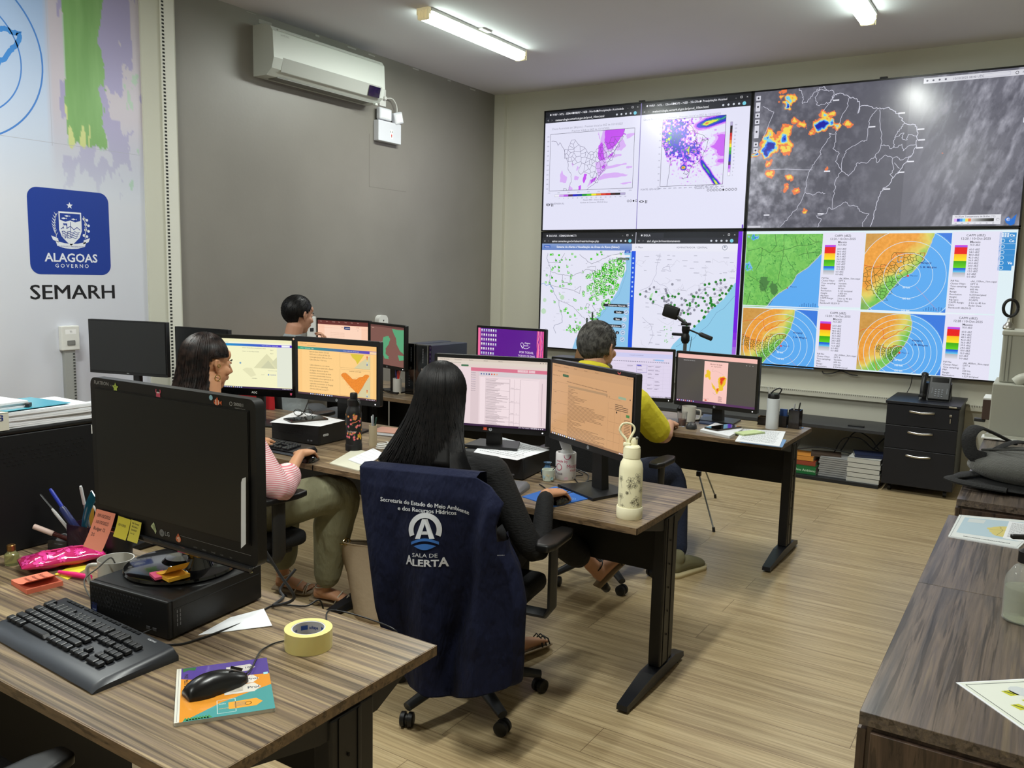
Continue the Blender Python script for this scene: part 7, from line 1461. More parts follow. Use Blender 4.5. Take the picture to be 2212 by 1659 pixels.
cv = Canvas(40, 40, .05, .05, None); flat(cv, .0038); cv.ring(20, 20, 14, (120, 160, 210), 2, 20); cv.ring(20, 20, 7, (120, 160, 210), 2, 16); cv.build('logo_print', PRINT, r, loc=(.07, .01, 0))
for i, P in enumerate(([dz(1185, 1062), dz(1215, 1052), dz(1250, 1050), dz(1240, 1030), (-1.72, 3.33, .76), (-1.85, 3.4, .765)], [dz(1165, 1046), dz(1200, 1066), dz(1240, 1062), dz(1268, 1040), (-1.60, 3.3, .762), (-1.7, 3.38, .77)], [dz(1240, 1012, .76), dz(1270, 1025), dz(1262, 1045), dz(1225, 1062), dz(1205, 1070)])):
 cable(('black cable loop nearest the blue mouse pad', 'black cable winding between tissue box and monitor foot', 'thin dark cable curling under the turned monitor')[i], P, .0026)
sheet('pale folder with white sheets at the joint of the middle desks', ((712, 1000), (775, 1016), (822, 985), (768, 968)), .75, .004, m=mat('cream_folder', (206, 204, 184), .7), cat='folder')
sheet('white sheets on the pale folder beside the woman in black', ((752, 992), (790, 1006), (830, 980), (806, 968)), .7548, .004, mark=textish(5, (200, 200, 204)))
r = empty('open_book', (-3.05, 3.56, .75), .2, 'book with pink cover lying under the orange-screen monitor', 'book'); obj('pages', MB().box((0, 0, .010), (.2, .14, .016)), paper, r); obj('cover', MB().box((0, 0, .0195), (.205, .145, .003)), mat('pink_cover', (206, 150, 130), .6), r)
r = empty('crumpled_cable', (-2.80, 3.2, .75), 0, 'coil of white cable beside the marbled cup', 'cable'); obj('coil', MB().tube([(.04*math.cos(a)*(1-.02*a), .03*math.sin(a), .006+.0016*a) for a in [i*.35 for i in range(60)]], .003, 6), white_p, r, smooth=True)
for i, P in enumerate(([(-3.45, 3.32, .93), (-3.42, 3.25, .87), (-3.40, 3.2, .86), (-3.36, 3.1, .858)], [(-3.62, 3.3, .80), (-3.5, 3.32, .78), (-3.42, 3.36, .757)])): cable(('black cable dropping from the pale yellow monitor onto the sheet', 'black cable behind the computer of the woman in stripes')[i], P, .003)
for i, P in enumerate(([(-4.24, 4.72, .757), (-4.18, 4.74, .79), (-4.12, 4.76, .757), (-3.99, 4.72, .757)], [(-4.32, 4.70, .757), (-4.2, 4.68, .80), (-4.1, 4.70, .757)])): cable(('black cable tangle left of the white patterned cup', 'second black cable crossing under the angled monitor')[i], P, .003)
# desktop printer thing beside the thin monitor
a = DZ(222, 880, .90); r = empty('black_box', (-4.56, 2.86, .75), .25, 'black box with blue sticker and white sheet below the thin monitor', 'box')
obj('case', MB().box((0, 0, .05), (.28, .16, .10), .006), black, r); cv = Canvas(30, 40, .022, .03, (40, 80, 170)); cv.up(); cv.text(15, 26, 'i3', 16, (220, 230, 245), 'C'); cv.build('processor_sticker', PRINT, r, loc=(-.05, -.0806, .05)); obj('white_sheet', MB().box((-.02, -.01, .103), (.24, .18, .002), rot=(0, .06, .1)), paper, r)
r = empty('sticky_note', (-4.44, 2.80, .855), .3, 'bright pink folded sticky note standing in front of the thin monitor', 'sticky note'); obj('paper', MB().add([(-.03, 0, 0), (0, .01, 0), (.03, 0, .004), (-.026, .0, .05), (-.002, .015, .035), (.034, .0, .045), (-.012, .01, .064)], [(0, 1, 4, 3), (1, 2, 5, 4), (3, 4, 6)]), mat('neon_pink', (236, 80, 150), .6), r)
r.location.z = .855
# black backpack strap shape behind the woman's hair
r = empty('backpack', (-4.02, 3.0, .75), .3, 'black backpack standing on the desk behind the woman in stripes', 'backpack')
b = MB().ell((0, 0, .155), (.17, .09, .15), 24); b.box((0, -.01, .08), (.30, .15, .16), .05, 4); obj('body', remesh(b, .008, 6), mat('black_fabric', (20, 20, 22), .8, bump=(90, .4)), r)
obj('loop_handle', MB().tube(smooth_path([(-.06, -.03, .26), (-.09, -.04, .30), (-.05, -.04, .32), (-.01, -.04, .29)], 5), .008, 8, flat=(.5, 1.4)), mat('black_fabric', (20, 20, 22), .8), r, smooth=True)
# ---------------------------------------------------------------- on the right-hand cabinets
def mapart(cv, seed=0):
 H_ = cv.H; cv.rect(0, 0, 100, H_, (214, 218, 218)); cv.up(); cv.frame(3, 3, 97, H_-3, (120, 124, 128), .5); cv.rect(8, H_*.1, 92, H_*.80, (176, 196, 208)); cv.up()
 cv.poly(wob([(42, H_*.45), (55, H_*.35), (70, H_*.3), (88, H_*.32), (88, H_*.7), (60, H_*.72), (48, H_*.6), (42, H_*.45)], 1.5, seed), (206, 192, 120)); cv.rect(14, H_*.14, 34, H_*.30, (200, 206, 208)); cv.up(); cv.line(wob([(46, H_*.5), (60, H_*.5), (76, H_*.42), (88, H_*.45)], 2, seed+1), (120, 120, 90), .6); cv.line(wob([(55, H_*.36), (62, H_*.5), (60, H_*.7)], 2, seed+2), (120, 120, 90), .6)
 cv.text(20, H_*.92, 'RECURSOS HIDROGRÁFICOS', 5, (60, 62, 66), bold=.01)
sheet('printed map sheets lying at the far end of the second low cabinet', ((2048, 1158), (2200, 1184), (2260, 1128), (2072, 1112)), .75, .004, mark=lambda cv: mapart(cv), name='map_sheet', cat='map')
sheet('white form overlapping the printed map sheets', ((2166, 1162), (2262, 1178), (2275, 1140), (2180, 1126)), .7545, .002, mark=textish(14, (130, 130, 134)), name='paper_sheet')
q = [hit(*p, (0, 0, .75), (0, 0, 1)) for p in ((2066, 1474), (2212, 1562))]; 
r = empty('map_sheet', (.02, 2.12, .75), 0, 'white plotted map with yellow blocks, corner pointing left on the near cabinet', 'map'); pz = [(-.125, -.026), (.07, -.24), (.26, -.05), (.06, .135)]
obj('sheet', MB().prism(pz, .0012), paper, r)
cv = Canvas(100, 100, 1, 1, None, fn=lambda X, Z, e: (X, Z, .0015+e)); C_ = lambda x, y: (50+x*100, 50-y*100)
cv.poly([C_(-.118, -.026), C_(.07, -.232), C_(.252, -.05), C_(.058, .128)], (216, 220, 210)); cv.up()
cv.line([C_(-.105, -.026), C_(.066, -.214), C_(.235, -.05), C_(.058, .113), C_(-.105, -.026)], (120, 124, 120), .25)
rnd = random.Random(2)
for x, y in ((-.02, -.01), (.02, -.03), (.00, -.07), (.05, -.075), (.05, .01), (.09, -.04), (.03, -.12)): cv.poly([C_(x+a, y+b) for a, b in ((0, .012), (.02, 0), (.004, -.018), (-.016, -.004))], (190, 190, 60)); cv.up(); cv.line([C_(x-.01, y), C_(x+.01, y-.004)], (90, 100, 50), .4); cv.l -= 1
cv.circle(*C_(.0, .01), 2.4, (196, 202, 204)); cv.build('printed_content', PAPERP, r)
# gel bottle
r = empty('gel_bottle', (.008, 2.60, .75), .5, 'clear pump bottle of hand gel with black pump on the low cabinet', 'bottle'); gl_ = mat('clear_gel', (222, 228, 206), .05, trans=.85, ior=1.1)
obj('bottle_body', MB().lathe([(.040, 0), (.046, .006), (.047, .10), (.044, .125), (.028, .152), (.018, .160), (.018, .172)], n=48), mat('clear_bottle', (232, 238, 236), .03, trans=.6, alpha=.32), r, smooth=True); obj('gel', MB().lathe([(.036, .004), (.0425, .009), (.0435, .095), (0, .096)], n=40), gl_, r, smooth=True)
obj('pump', MB().lathe([(.021, .166), (.021, .196), (.012, .202), (.009, .205), (.009, .225), (.014, .228), (.014, .238), (0, .24)], n=24).box((-.022, 0, .236), (.05, .016, .012), .004), black, r, smooth=True, ang=40); obj('dip_tube', MB().tube([(0, 0, .17), (.004, 0, .09), (.012, 0, .012)], .003, 8), clearp, r)
# beige machine at the end
px_, py_ = -.235, 5.66
bg = mat('beige_machine', (166, 166, 154), .5)
r = empty('plotter_machine', (.07, 5.68, .75), 0, 'beige office printer at the far end of the low cabinets', 'printer')
obj('lower_body', MB().b2((-.315, .0, 0), (.31, .42, .33), .006, 2), bg, r); obj('upper_body', MB().b2((-.29, .10, .33), (.31, .42, .635), .01, 3), bg, r)
obj('lid_edge', MB().b2((-.295, .09, .612), (.31, .42, .640), .006, 2), mat('beige_light', (182, 182, 170), .5), r); obj('front_seam', MB().b2((-.265, .096, .34), (-.262, .1, .63)).b2((-.245, .096, .34), (-.242, .1, .63)), mat('beige_shadow', (110, 110, 102), .6), r)
obj('curved_cover', MB().tube(smooth_path([(-.20, .06, .335), (-.16, .06, .365), (-.05, .06, .385), (.12, .06, .39), (.3, .06, .39)], 5), .035, 14), mat('beige_light', (182, 182, 170), .5), r, smooth=True)
obj('output_tray', MB().b2((-.345, -.06, .005), (-.0, .06, .014), .002, 1), white_p, r); obj('tray_support', MB().b2((-.33, -.03, 0), (-.1, -.01, .03)), mat('beige_light', (182, 182, 170), .5), r)
obj('feed_box', MB().b2((-.36, .08, .10), (-.3, .3, .22), .003, 1), mat('brown_box', (70, 52, 44), .6), r); obj('feed_lever', MB().b2((-.40, .1, .08), (-.34, .14, .10), .003, 1), dark, r); obj('feed_top', MB().b2((-.36, .08, .221), (-.3, .3, .23)), white_p, r)
r = empty('loop_stand', (.0, 5.93, 1.39), 0, 'black loop on a chrome knob on top of the beige machine', 'stand')
obj('base', MB().lathe([(.03, 0), (.034, .01), (.03, .025), (.02, .035), (.012, .05), (.012, .07)], (-.20, 0, 0), 20), chrome, r, smooth=True); obj('loop', MB().tube([(-.2+.035*math.cos(a)*(1.1), 0, .13+.05*math.sin(a)) for a in [2*PI*i/24 for i in range(25)]], .009, 8), black, r, smooth=True)
# backpack
gfab = mat('heather_grey_fabric', (72, 72, 68), .9, bump=(160, .5), sheen=.3); bfab = mat('black_webbing', (18, 18, 19), .8, bump=(120, .4))
r = empty('backpack', (.035, 4.40, .75), .12, 'heather grey backpack with black straps lying on the low cabinet', 'backpack')
b = MB().ell((.0, .0, .085), (.30, .22, .075), 32).ell((-.05, .05, .11), (.22, .17, .06), 28).ell((.06, -.06, .105), (.21, .15, .055), 28); b.v = [(x, y, max(.012, z)) for x, y, z in b.v]
obj('body', remesh(b, .007, 5), gfab, r)
obj('back_padding', MB().ell((-.02, -.02, .022), (.33, .235, .020), 32), bfab, r, smooth=True)
def onb(x, y, o=0): k = 1-(x/.31)**2-(y/.23)**2; return (x, y, .085+.082*max(0, k)**.5+o)
obj('zip_line', MB().tube(smooth_path([onb(-.285, -.03, -.01), onb(-.22, -.13, -.02), onb(-.1, -.19, -.02), onb(.05, -.205, -.02), onb(.2, -.15, -.02), onb(.28, -.03, -.02)], 6), .006, 6), bfab, r, smooth=True)
obj('front_pocket_seam', MB().tube(smooth_path([onb(-.24, .04, .012), onb(-.12, -.06, .02), onb(.02, -.10, .03), onb(.2, -.06, .02)], 6), .005, 6), mat('grey_piping', (60, 60, 58), .9), r, smooth=True)
obj('shoulder_strap', MB().tube(smooth_path([(-.10, .16, .17), (-.20, .12, .22), (-.265, .06, .245), (-.30, -.01, .21), (-.285, -.04, .14), (-.23, -.04, .12)], 6), .022, 10, flat=(.35, 1.4), up=(0, 0, 1)), bfab, r, smooth=True)
obj('shoulder_strap', MB().tube(smooth_path([(-.26, -.06, .05), (-.34, -.10, .035), (-.365, -.16, .035), (-.30, -.20, .03), (-.15, -.23, .025)], 6), .024, 10, flat=(.4, 1.2), up=(0, 0, 1)), bfab, r, smooth=True)
obj('top_strap', MB().tube(smooth_path([(-.22, .0, .135), (-.12, .06, .19), (-.02, .10, .185), (.12, .12, .16)], 6), .02, 8, flat=(.3, 1.2), up=(0, 0, 1)), bfab, r, smooth=True)
obj('zip_pull', MB().tube([onb(.02, -.205, -.02), (.025, -.226, .055), (.03, -.23, .03)], .005, 6), black, r)
# desk phone
r = empty('desk_phone', (-.71, 7.45, .733), .0, 'black desk phone on top of the three-drawer pedestal', 'telephone'); M = Matrix.Rotation(math.radians(62), 4, 'X')
obj('base_stand', MB().add([(-.11, -.08, 0), (.11, -.08, 0), (.11, .1, 0), (-.11, .1, 0), (-.11, .0, .13), (.11, .0, .13), (.11, .04, .14), (-.11, .04, .14)], [(0, 1, 2, 3), (0, 1, 5, 4), (4, 5, 6, 7), (7, 6, 2, 3), (0, 4, 7, 3), (1, 5, 6, 2)]), black, r)
bd = obj('body', MB().box((.028, 0, .0), (.155, .20, .022), .006), mat('phone_black', (26, 27, 30), .4), r); bd.location = (0, -.035, .10); bd.rotation_euler = (math.radians(62), 0, 0)
kk = MB()
for i in range(4):
 for j in range(3): kk.box((.005+j*.023, -.02-i*.018+.0, .012), (.014, .010, .004), .001, 1)
obj('number_keys', kk, mat('key_grey', (110, 114, 120), .4), bd); obj('side_keys', MB().box((-.02, -.03, .012), (.008, .05, .004)).box((.085, -.03, .012), (.008, .05, .004)), mat('key_grey2', (80, 84, 90), .4), bd); obj('screen_strip', MB().box((.03, .065, .012), (.12, .04, .002)), blackg, bd)
hs = obj('handset', MB().tube(smooth_path([(-.085, -.10, .02), (-.085, -.06, .04), (-.085, .0, .048), (-.085, .06, .04), (-.085, .10, .02)], 5), [.024]*3+[.017]*15+[.024]*3, 12, flat=(.8, 1.1)), black, r, smooth=True); hs.location = (0, -.04, .105); hs.rotation_euler = (math.radians(62), 0, 0)
cable('black phone cable hanging from under the video screens to the pedestal', [(-.92, 7.70, .88), (-.93, 7.72, .80), (-.95, 7.70, .74)], .003)
cable('short black loop of cable under the video screens', [(-1.66, 7.77, .86), (-1.64, 7.765, .84), (-1.58, 7.765, .845), (-1.50, 7.765, .875), (-1.42, 7.765, .85), (-1.36, 7.77, .845)], .005)
# stuff on the bench
def book(label, x, y, z, w, d, h, c, yaw=0, txt=None, g=None):
 r = empty('book', (x, y, z), yaw, label, 'book', g); obj('pages', MB().b2((-w/2+.003, -d/2+.003, .0015), (w/2-.003, d/2-.003, h-.0015)), mat('page_edges', (205, 202, 190), .8), r)
 obj('cover', MB().b2((-w/2, -d/2, 0), (w/2, d/2, .0018)).b2((-w/2, -d/2, h-.0018), (w/2, d/2, h)).b2((-w/2, -d/2, 0), (w/2, -d/2+.003, h)), mat('cover_%d_%d_%d' % c, c, .5), r)
 if txt: cv = Canvas(100, 100*h/w, w, h, None); cv.text(50, cv.H*.65, txt, cv.H*.42, (200, 230, 200), 'C', bold=.01); cv.build('spine_lettering', PRINT, r, loc=(0, -d/2-.0006, h/2))
 return r
z0 = .03
book('green book lowest in the coloured stack on the bench bottom', -1.69, 7.36, z0, .30, .26, .07, (30, 110, 56), 0, 'Ecologia e Meio Ambiente'); book('red-brown book in the coloured stack above the green one', -1.70, 7.37, z0+.07, .30, .24, .04, (150, 66, 44)); book('orange and brown book topmost of the coloured stack', -1.71, 7.37, z0+.11, .28, .24, .04, (210, 140, 60)); book('dark brown book lying half off the coloured stack', -1.50, 7.40, z0+.15, .24, .2, .02, (80, 66, 56), .2)
for i in range(9): book('grey-white catalogue in the low stack, all alike, beside the coloured books', -1.40+.004*(i % 3), 7.37, z0+i*.018, .25, .24, .0175, (150, 150, 150), .01*(i % 2), None, 'catalogues stacked on the bench bottom')
for i in range(5): book('white thick volume in the stack next to the pedestal, all alike', -1.165+.005*(i % 2), 7.33, z0+i*.04, .25, .26, .039, (196, 196, 190), .0, None, 'white volumes stacked beside the pedestal')
book('dark blue hardcover lying on top of the white volumes', -1.15, 7.36, z0+.2, .24, .22, .022, (34, 42, 70), .25)
for i, P in enumerate(([(-1.75, 7.4, .2), (-1.55, 7.42, .24), (-1.35, 7.44, .22), (-1.25, 7.45, .2)], [(-1.45, 7.46, .2), (-1.38, 7.45, .33), (-1.25, 7.45, .35), (-1.15, 7.46, .28), (-1.1, 7.47, .26)], [(-1.4, 7.48, .22), (-1.3, 7.48, .39), (-1.18, 7.48, .36), (-1.1, 7.48, .27)], [(-1.15, 7.5, .26), (-1.05, 7.5, .38), (-.95, 7.5, .40)])): cable(('black cable over the coloured books on the bench', 'black cable loop above the grey catalogues', 'taller black cable loop above the catalogues', 'black cable curving into the pedestal side')[i], P, .005)
sm = empty('remote_control', (-1.28, 7.42, .452), .05, 'small black remote lying on the bench top', 'remote'); obj('body', MB().box((0, 0, .006), (.13, .035, .012), .004), black, sm)
# speaker, cardboard box, router with antennas behind the man in yellow
r = empty('speaker_box', (-3.88, 7.35, .452), .05, 'black box with gold front plate behind the man in yellow', 'speaker'); obj('cabinet', MB().b2((-.25, -.12, 0), (.26, .12, .40), .006, 2), black, r)
obj('front_plate', MB().b2((-.02, -.126, .03), (.24, -.119, .37), .003, 1), mat('bronze_plate', (110, 96, 78), .35, metal=.5), r); obj('volume_knob', MB().lathe([(.02, 0), (.018, .015), (0, .016)], M=Matrix.Translation((.07, -.126, .25)) @ Matrix.Rotation(PI/2, 4, 'X'), n=16), chrome, r)
r = empty('cardboard_box', (-3.78, 7.33, .8525), .1, 'small brown cardboard wedge on the black speaker box', 'box'); obj('card', MB().box((0, 0, .05), (.22, .14, .10), .002, 1, taper=(.8, .9)), mat('cardboard', (130, 96, 66), .8), r)
r = empty('weather_sensor', (-3.86, 7.56, .452), 0, 'grey mast with small box and antenna prongs in front of the lower left screen', 'antenna'); gm = mat('sensor_grey', (120, 122, 116), .5)
obj('mast', MB().tube([(0, 0, 0), (0, 0, .60)], .008, 8), gm, r); obj('sensor_box', MB().box((0, 0, .62), (.13, .05, .10), .006), gm, r)
for i, dx in enumerate((-.06, 0, .06)): obj('antenna_prong', MB().tube([(dx, 0, .66), (dx, 0, .78 if i != 1 else .84)], .009, 8), mat('antenna_dark', (60, 74, 60), .5), r)
# camera tripod
tx, ty = -2.06, 5.62; r = empty('camera_tripod', (tx, ty, 0), 0, 'tall camera tripod with black head standing behind the far desk', 'tripod'); al = mat('tripod_aluminium', (120, 122, 120), .35, metal=.6)
zt = hit(1480, 740, (0, ty, 0), (0, 1, 0)); tx = zt.x; r.location.x = tx
obj('column', MB().tube([(0, 0, .55), (0, 0, 1.22)], .013, 12).tube([(0, 0, .50), (0, 0, .80)], .018, 12), al, r, smooth=True); obj('spider', MB().lathe([(.02, .66), (.035, .68), (.035, .74), (.02, .76)], n=16), black, r)
for dx, dy in ((.40, -.36), (-.45, -.05), (.12, .48)):
 lg = obj('leg', MB().tube([(dx*.06, dy*.06, .71), (dx*.55, dy*.55, .34)], .009, 8).tube([(dx*.5, dy*.5, .37), (dx, dy, .012)], .0055, 8), al, r, smooth=True)
 obj('leg_clamp', MB().box((dx*.55, dy*.55, .335), (.03, .03, .035), .005), black, lg); obj('rubber_foot', MB().tube([(dx*.985, dy*.985, .03), (dx, dy, 0)], .010, 8), black, lg)
hd = obj('pan_head', MB().lathe([(.02, 1.20), (.03, 1.22), (.03, 1.25), (.022, 1.27), (.028, 1.29), (.028, 1.32)], n=18).box((-.04, 0, 1.26), (.12, .02, .02), .006).box((0, 0, 1.335), (.06, .05, .02), .005), black, r, smooth=True, ang=30)
obj('pan_handle', MB().tube([(.02, -.01, 1.30), (.10, -.02, 1.275), (.12, -.022, 1.27), (.20, -.03, 1.245)], [.006, .006, .016, .016], 10), black, hd, smooth=True)
obj('phone_clamp', MB().tube([(-.0, 0, 1.34), (-.05, 0, 1.37), (-.10, 0, 1.42)], .012, 8).box((-.115, 0, 1.415), (.12, .03, .09), .014, 3, rot=(0, .25, 0)), black, hd, smooth=True, ang=40)
obj('thin_cable', MB().tube(smooth_path([(.05, -.01, 1.25), (.035, -.01, 1.1), (.02, -.015, .9), (.015, -.02, .8)], 6), .002, 6), black, r)
# tan handbag on the floor
r = empty('handbag', (-2.60, 2.93, 0), .25, 'tan leather tote bag with gold rings on the floor beside the vest-draped chair', 'handbag'); tan = mat('tan_leather', (176, 156, 130), .5, bump=(30, .25))
def bagf(u, v):
 a = 2*PI*u; k = 1-.30*(v**1.5)*0; w = (.115+.075*v)*(1 if abs(math.cos(a)) > 0 else 1); d = .075-.035*v+.02*math.sin(v*3+a*3)*.4
 return (w*math.cos(a)*(1-.08*math.sin(v*6)*(math.sin(a) > 0)), d*math.sin(a), .36*v)
b = MB().grid(33, 13, bagf); b.f.append(tuple(range(32))[::-1]); obj('body', b, tan, r, smooth='all'); obj('lining', MB().lathe([(.0, .335), (.9, .335)], n=28, M=Matrix.Diagonal((.19, .042, 1, 1))), mat('dark_lining', (24, 20, 18), .8), r)
obj('rim', MB().tube([tuple(Vector(bagf(i/32, 1))) for i in range(33)], .0035, 6), tan, r, smooth=True)
gold = mat('gold_metal', (214, 186, 120), .2, metal=1)
for dx in (-.17, -.15): obj('ring', MB().tube([(dx+.018*math.cos(a), -.02+.012*math.sin(a), .365+.012*math.sin(a)) for a in [2*PI*i/16 for i in range(17)]], .003, 6), gold, r)
obj('gold_clasp', MB().box((.03, .0, .36), (.06, .012, .012), .004), gold, r)
r = empty('drawer_pedestal', (-2.53, 1.22, 0), 0, 'black drawer pedestal standing under the near desk in shadow', 'drawer unit')
obj('carcass', MB().b2((-.22, -.22, .05), (.22, .24, .60), .003, 1), bl, r)
for k in range(3): q_ = obj('drawer', MB().b2((-.215, -.238, .06+.18*k), (.215, -.221, .235+.18*k), .002, 1), bl, r); obj('handle', MB().tube([(-.06, -.24, .2+.18*k), (-.055, -.255, .2+.18*k), (.055, -.255, .2+.18*k), (.06, -.24, .2+.18*k)], .005, 6), dark, q_)
for sx in (-.18, .18):
 for y_ in (-.18, .18): obj('castor', MB().lathe([(.024, -.012), (.024, .012)], M=Matrix.Translation((sx, y_, .025)) @ Matrix.Rotation(PI/2, 4, 'Y'), n=14), black, r)
# ---------------------------------------------------------------- office chairs
cfab = mat('black_chair_fabric', (17, 17, 19), .85, bump=(200, .3))
def chair(label, x, y, yaw, rot=0, arm=.30, seat=.455, back=.93, armz=.69, backw=.46):
 r = empty('office_chair', (x, y, 0), yaw, label, 'chair'); R = .30
 hub = obj('gas_column', MB().lathe([(.045, .075), (.04, .12), (.026, .13), (.026, seat-.10)], n=20), black, r, smooth=True)
 for k in range(5):
  a = rot+2*PI*k/5; c_, s_ = math.cos(a), math.sin(a)
  lg = obj('star_leg', MB().tube([(.03*c_, .03*s_, .105), (.16*c_, .16*s_, .105), (R*c_, R*s_, .075)], [(.026, .03), (.022, .026), (.016, .020)], 10, up=(0, 0, 1)), dark, r, smooth=True)
  M = Matrix.Translation((R*c_, R*s_, .028)) @ Matrix.Rotation(a+.6, 4, 'Z') @ Matrix.Rotation(PI/2, 4, 'X')
  cs = obj('castor', MB().lathe([(.018, -.026), (.027, -.022), (.028, -.007), (.020, -.004), (.020, .004), (.028, .007), (.027, .022), (.018, .026)], M=M, n=20), black, lg, smooth=True, ang=40)
 obj('seat', remesh(MB().box((0, .02, seat-.015), (.48, .47, .075), .03, 3).ell((0, .03, seat+.005), (.22, .21, .035), 20), .012, 4), cfab, r)
 obj('seat_shell', MB().box((0, .0, seat-.065), (.40, .38, .03), .01).box((0, 0, seat-.10), (.16, .2, .05), .01), dark, r)
 obj('back_bar', MB().tube(smooth_path([(0, -.12, seat-.08), (0, -.26, seat-.06), (0, -.30, seat+.08), (0, -.295, seat+.2)], 5), .03, 10, flat=(.5, 1.2)), dark, r, smooth=True)
 bf = lambda sg: MB().grid(13, 13, lambda u, v: ((u-.5)*(backw*(.86+.14*math.sin(PI*(.25+v*.6)))), -.265-.03*v*v+.045*(2*u-1)**2+sg, seat+.12+(back-seat-.12)*v))
 b = bf(.02); k = len(b.v); b2_ = bf(-.025); b.add(b2_.v, b2_.f)
 rim = list(range(13))+[13*j+12 for j in range(1, 13)]+[12*13+i for i in range(11, -1, -1)]+[13*j for j in range(11, 0, -1)]
 b.f += [(rim[i], rim[(i+1) % len(rim)], rim[(i+1) % len(rim)]+k, rim[i]+k) for i in range(len(rim))]; obj('backrest', remesh(b, .010, 5), cfab, r)
 for sg in (-1, 1):
  if arm: 
   am = obj('armrest', MB().tube([(sg*.20, .03, seat-.06), (sg*(arm-.02), .03, seat-.06), (sg*arm, .03, seat-.03), (sg*arm, .03, armz-.03)], [(.014, .035)]*4, 10), dark, r, smooth=True)
   obj('arm_pad', remesh(MB().prism([(sg*arm+px*.042, .04+py*.13) for px, py in ((-.6, -1), (.6, -1), (1, -.6), (1, .55), (.6, 1), (-.6, 1), (-1, .55), (-1, -.6))], .028, z0=armz-.028), .006, 6), black, am)
 return r
chair('black office chair with navy vest over its back, woman in black seated on it', -1.80, 2.55, .14, rot=-.14-1.745, arm=.34, armz=.70)
chair('black office chair of the woman in stripes', -3.02, 2.42, -.05, .3, arm=.30)
chair('black office chair of the man in yellow, one grey arm pad showing', -1.99, 4.08, .02, .55, arm=.33, armz=.70)
chair('black office chair of the man in grey with a red jacket on it', -4.42, 4.02, .0, .2)
chair('empty black office chair tucked at the near desk in the bottom left corner', -1.93, .71, .0, .8, arm=.32, armz=.675)
r = empty('red_jacket', (-4.42, 4.02, .45), 0, 'red jacket draped over the chair back of the man in grey', 'jacket')
b = MB().grid(15, 12, lambda u, v: ((u-.5)*(.56-.06*v), -.335+.02*math.sin(u*19)*(1-v)-.01*math.sin(v*7), .02+.50*v)); k = len(b.v); b3 = MB().grid(15, 12, lambda u, v: ((u-.5)*(.56-.06*v), -.325+.02*math.sin(u*19)*(1-v)-.01*math.sin(v*7), .02+.50*v)); b.add(b3.v, b3.f)
rim = list(range(15))+[15*j+14 for j in range(1, 12)]+[11*15+i for i in range(13, -1, -1)]+[15*j for j in range(10, 0, -1)]; b.f += [(rim[i], rim[(i+1) % len(rim)], rim[(i+1) % len(rim)]+k, rim[i]+k) for i in range(len(rim))]
obj('cloth', b, mat('red_cloth', (190, 30, 36), .7), r, smooth='all'); obj('white_stripe', MB().box((-.09, -.352, .30), (.02, .004, .2), rot=(0, .3, 0)), paper, r)
# ---------------------------------------------------------------- people
def chain(mb, P, R, n=14, k=5, up=None):
 P = [Vector(p) for p in P]; S = smooth_path(P, k); m = len(P)-1; RR = []
 for i in range(len(S)):
  t = min(i/k, m); j = min(int(t), m-1); f = t-j; a, b = R[j], R[j+1]
  RR.append(tuple(a[q]*(1-f)+b[q]*f for q in (0, 1)) if isinstance(a, tuple) else a*(1-f)+b*f)
 mb.tube(S, RR, n, up=up)
 for p, q in ((S[0], RR[0]), (S[-1], RR[-1])): q = (q, q) if not isinstance(q, tuple) else q; mb.ell(p, (min(q)*.97,)*3, 12)
 return mb
def frame_(o, fwd, up=(0, 0, 1)):
 f = Vector(fwd).normalized(); u = Vector(up); s = f.cross(u).normalized(); u = s.cross(f); M = Matrix((s, f, u)).transposed().to_4x4(); M.translation = Vector(o); return M
def head(mb, c, yaw, pitch=0, k=1.0):
 M = Matrix.Translation(Vector(c)) @ Matrix.Rotation(yaw, 4, 'Z') @ Matrix.Rotation(pitch, 4, 'X') @ Matrix.Scale(k, 4)
 def E_(p, r_, n=20, rot=None): q = MB().ell(p, r_, n, rot); mb.add(q.v, q.f, M)
 E_((0, -.012, .028), (.074, .094, .088), 24); E_((0, .022, -.028), (.060, .070, .078)); E_((0, .048, -.082), (.032, .030, .028)); E_((0, .070, .042), (.050, .020, .030))
 E_((0, .083, .010), (.046, .012, .009)); E_((0, .086, -.052), (.023, .012, .006)); E_((0, .085, -.062), (.020, .011, .006))
 q = MB().tube([(0, .086, .008), (0, .100, -.012), (0, .108, -.028), (0, .092, -.038)], [.008, .010, .013, .010], 10); mb.add(q.v, q.f, M)
 for s_ in (-1, 1):
  E_((s_*.040, .060, -.025), (.022, .022, .020)); E_((s_*.034, .066, .004), (.014, .015, .008))
  q = MB().tube([(s_*.072, .004, .022), (s_*.080, -.012, .020), (s_*.079, -.014, .002), (s_*.073, -.002, -.022), (s_*.070, .006, -.034)], [.006, .008, .007, .006, .005], 8); mb.add(q.v, q.f, M); E_((s_*.074, -.002, .0), (.006, .014, .022), 12)
 return M
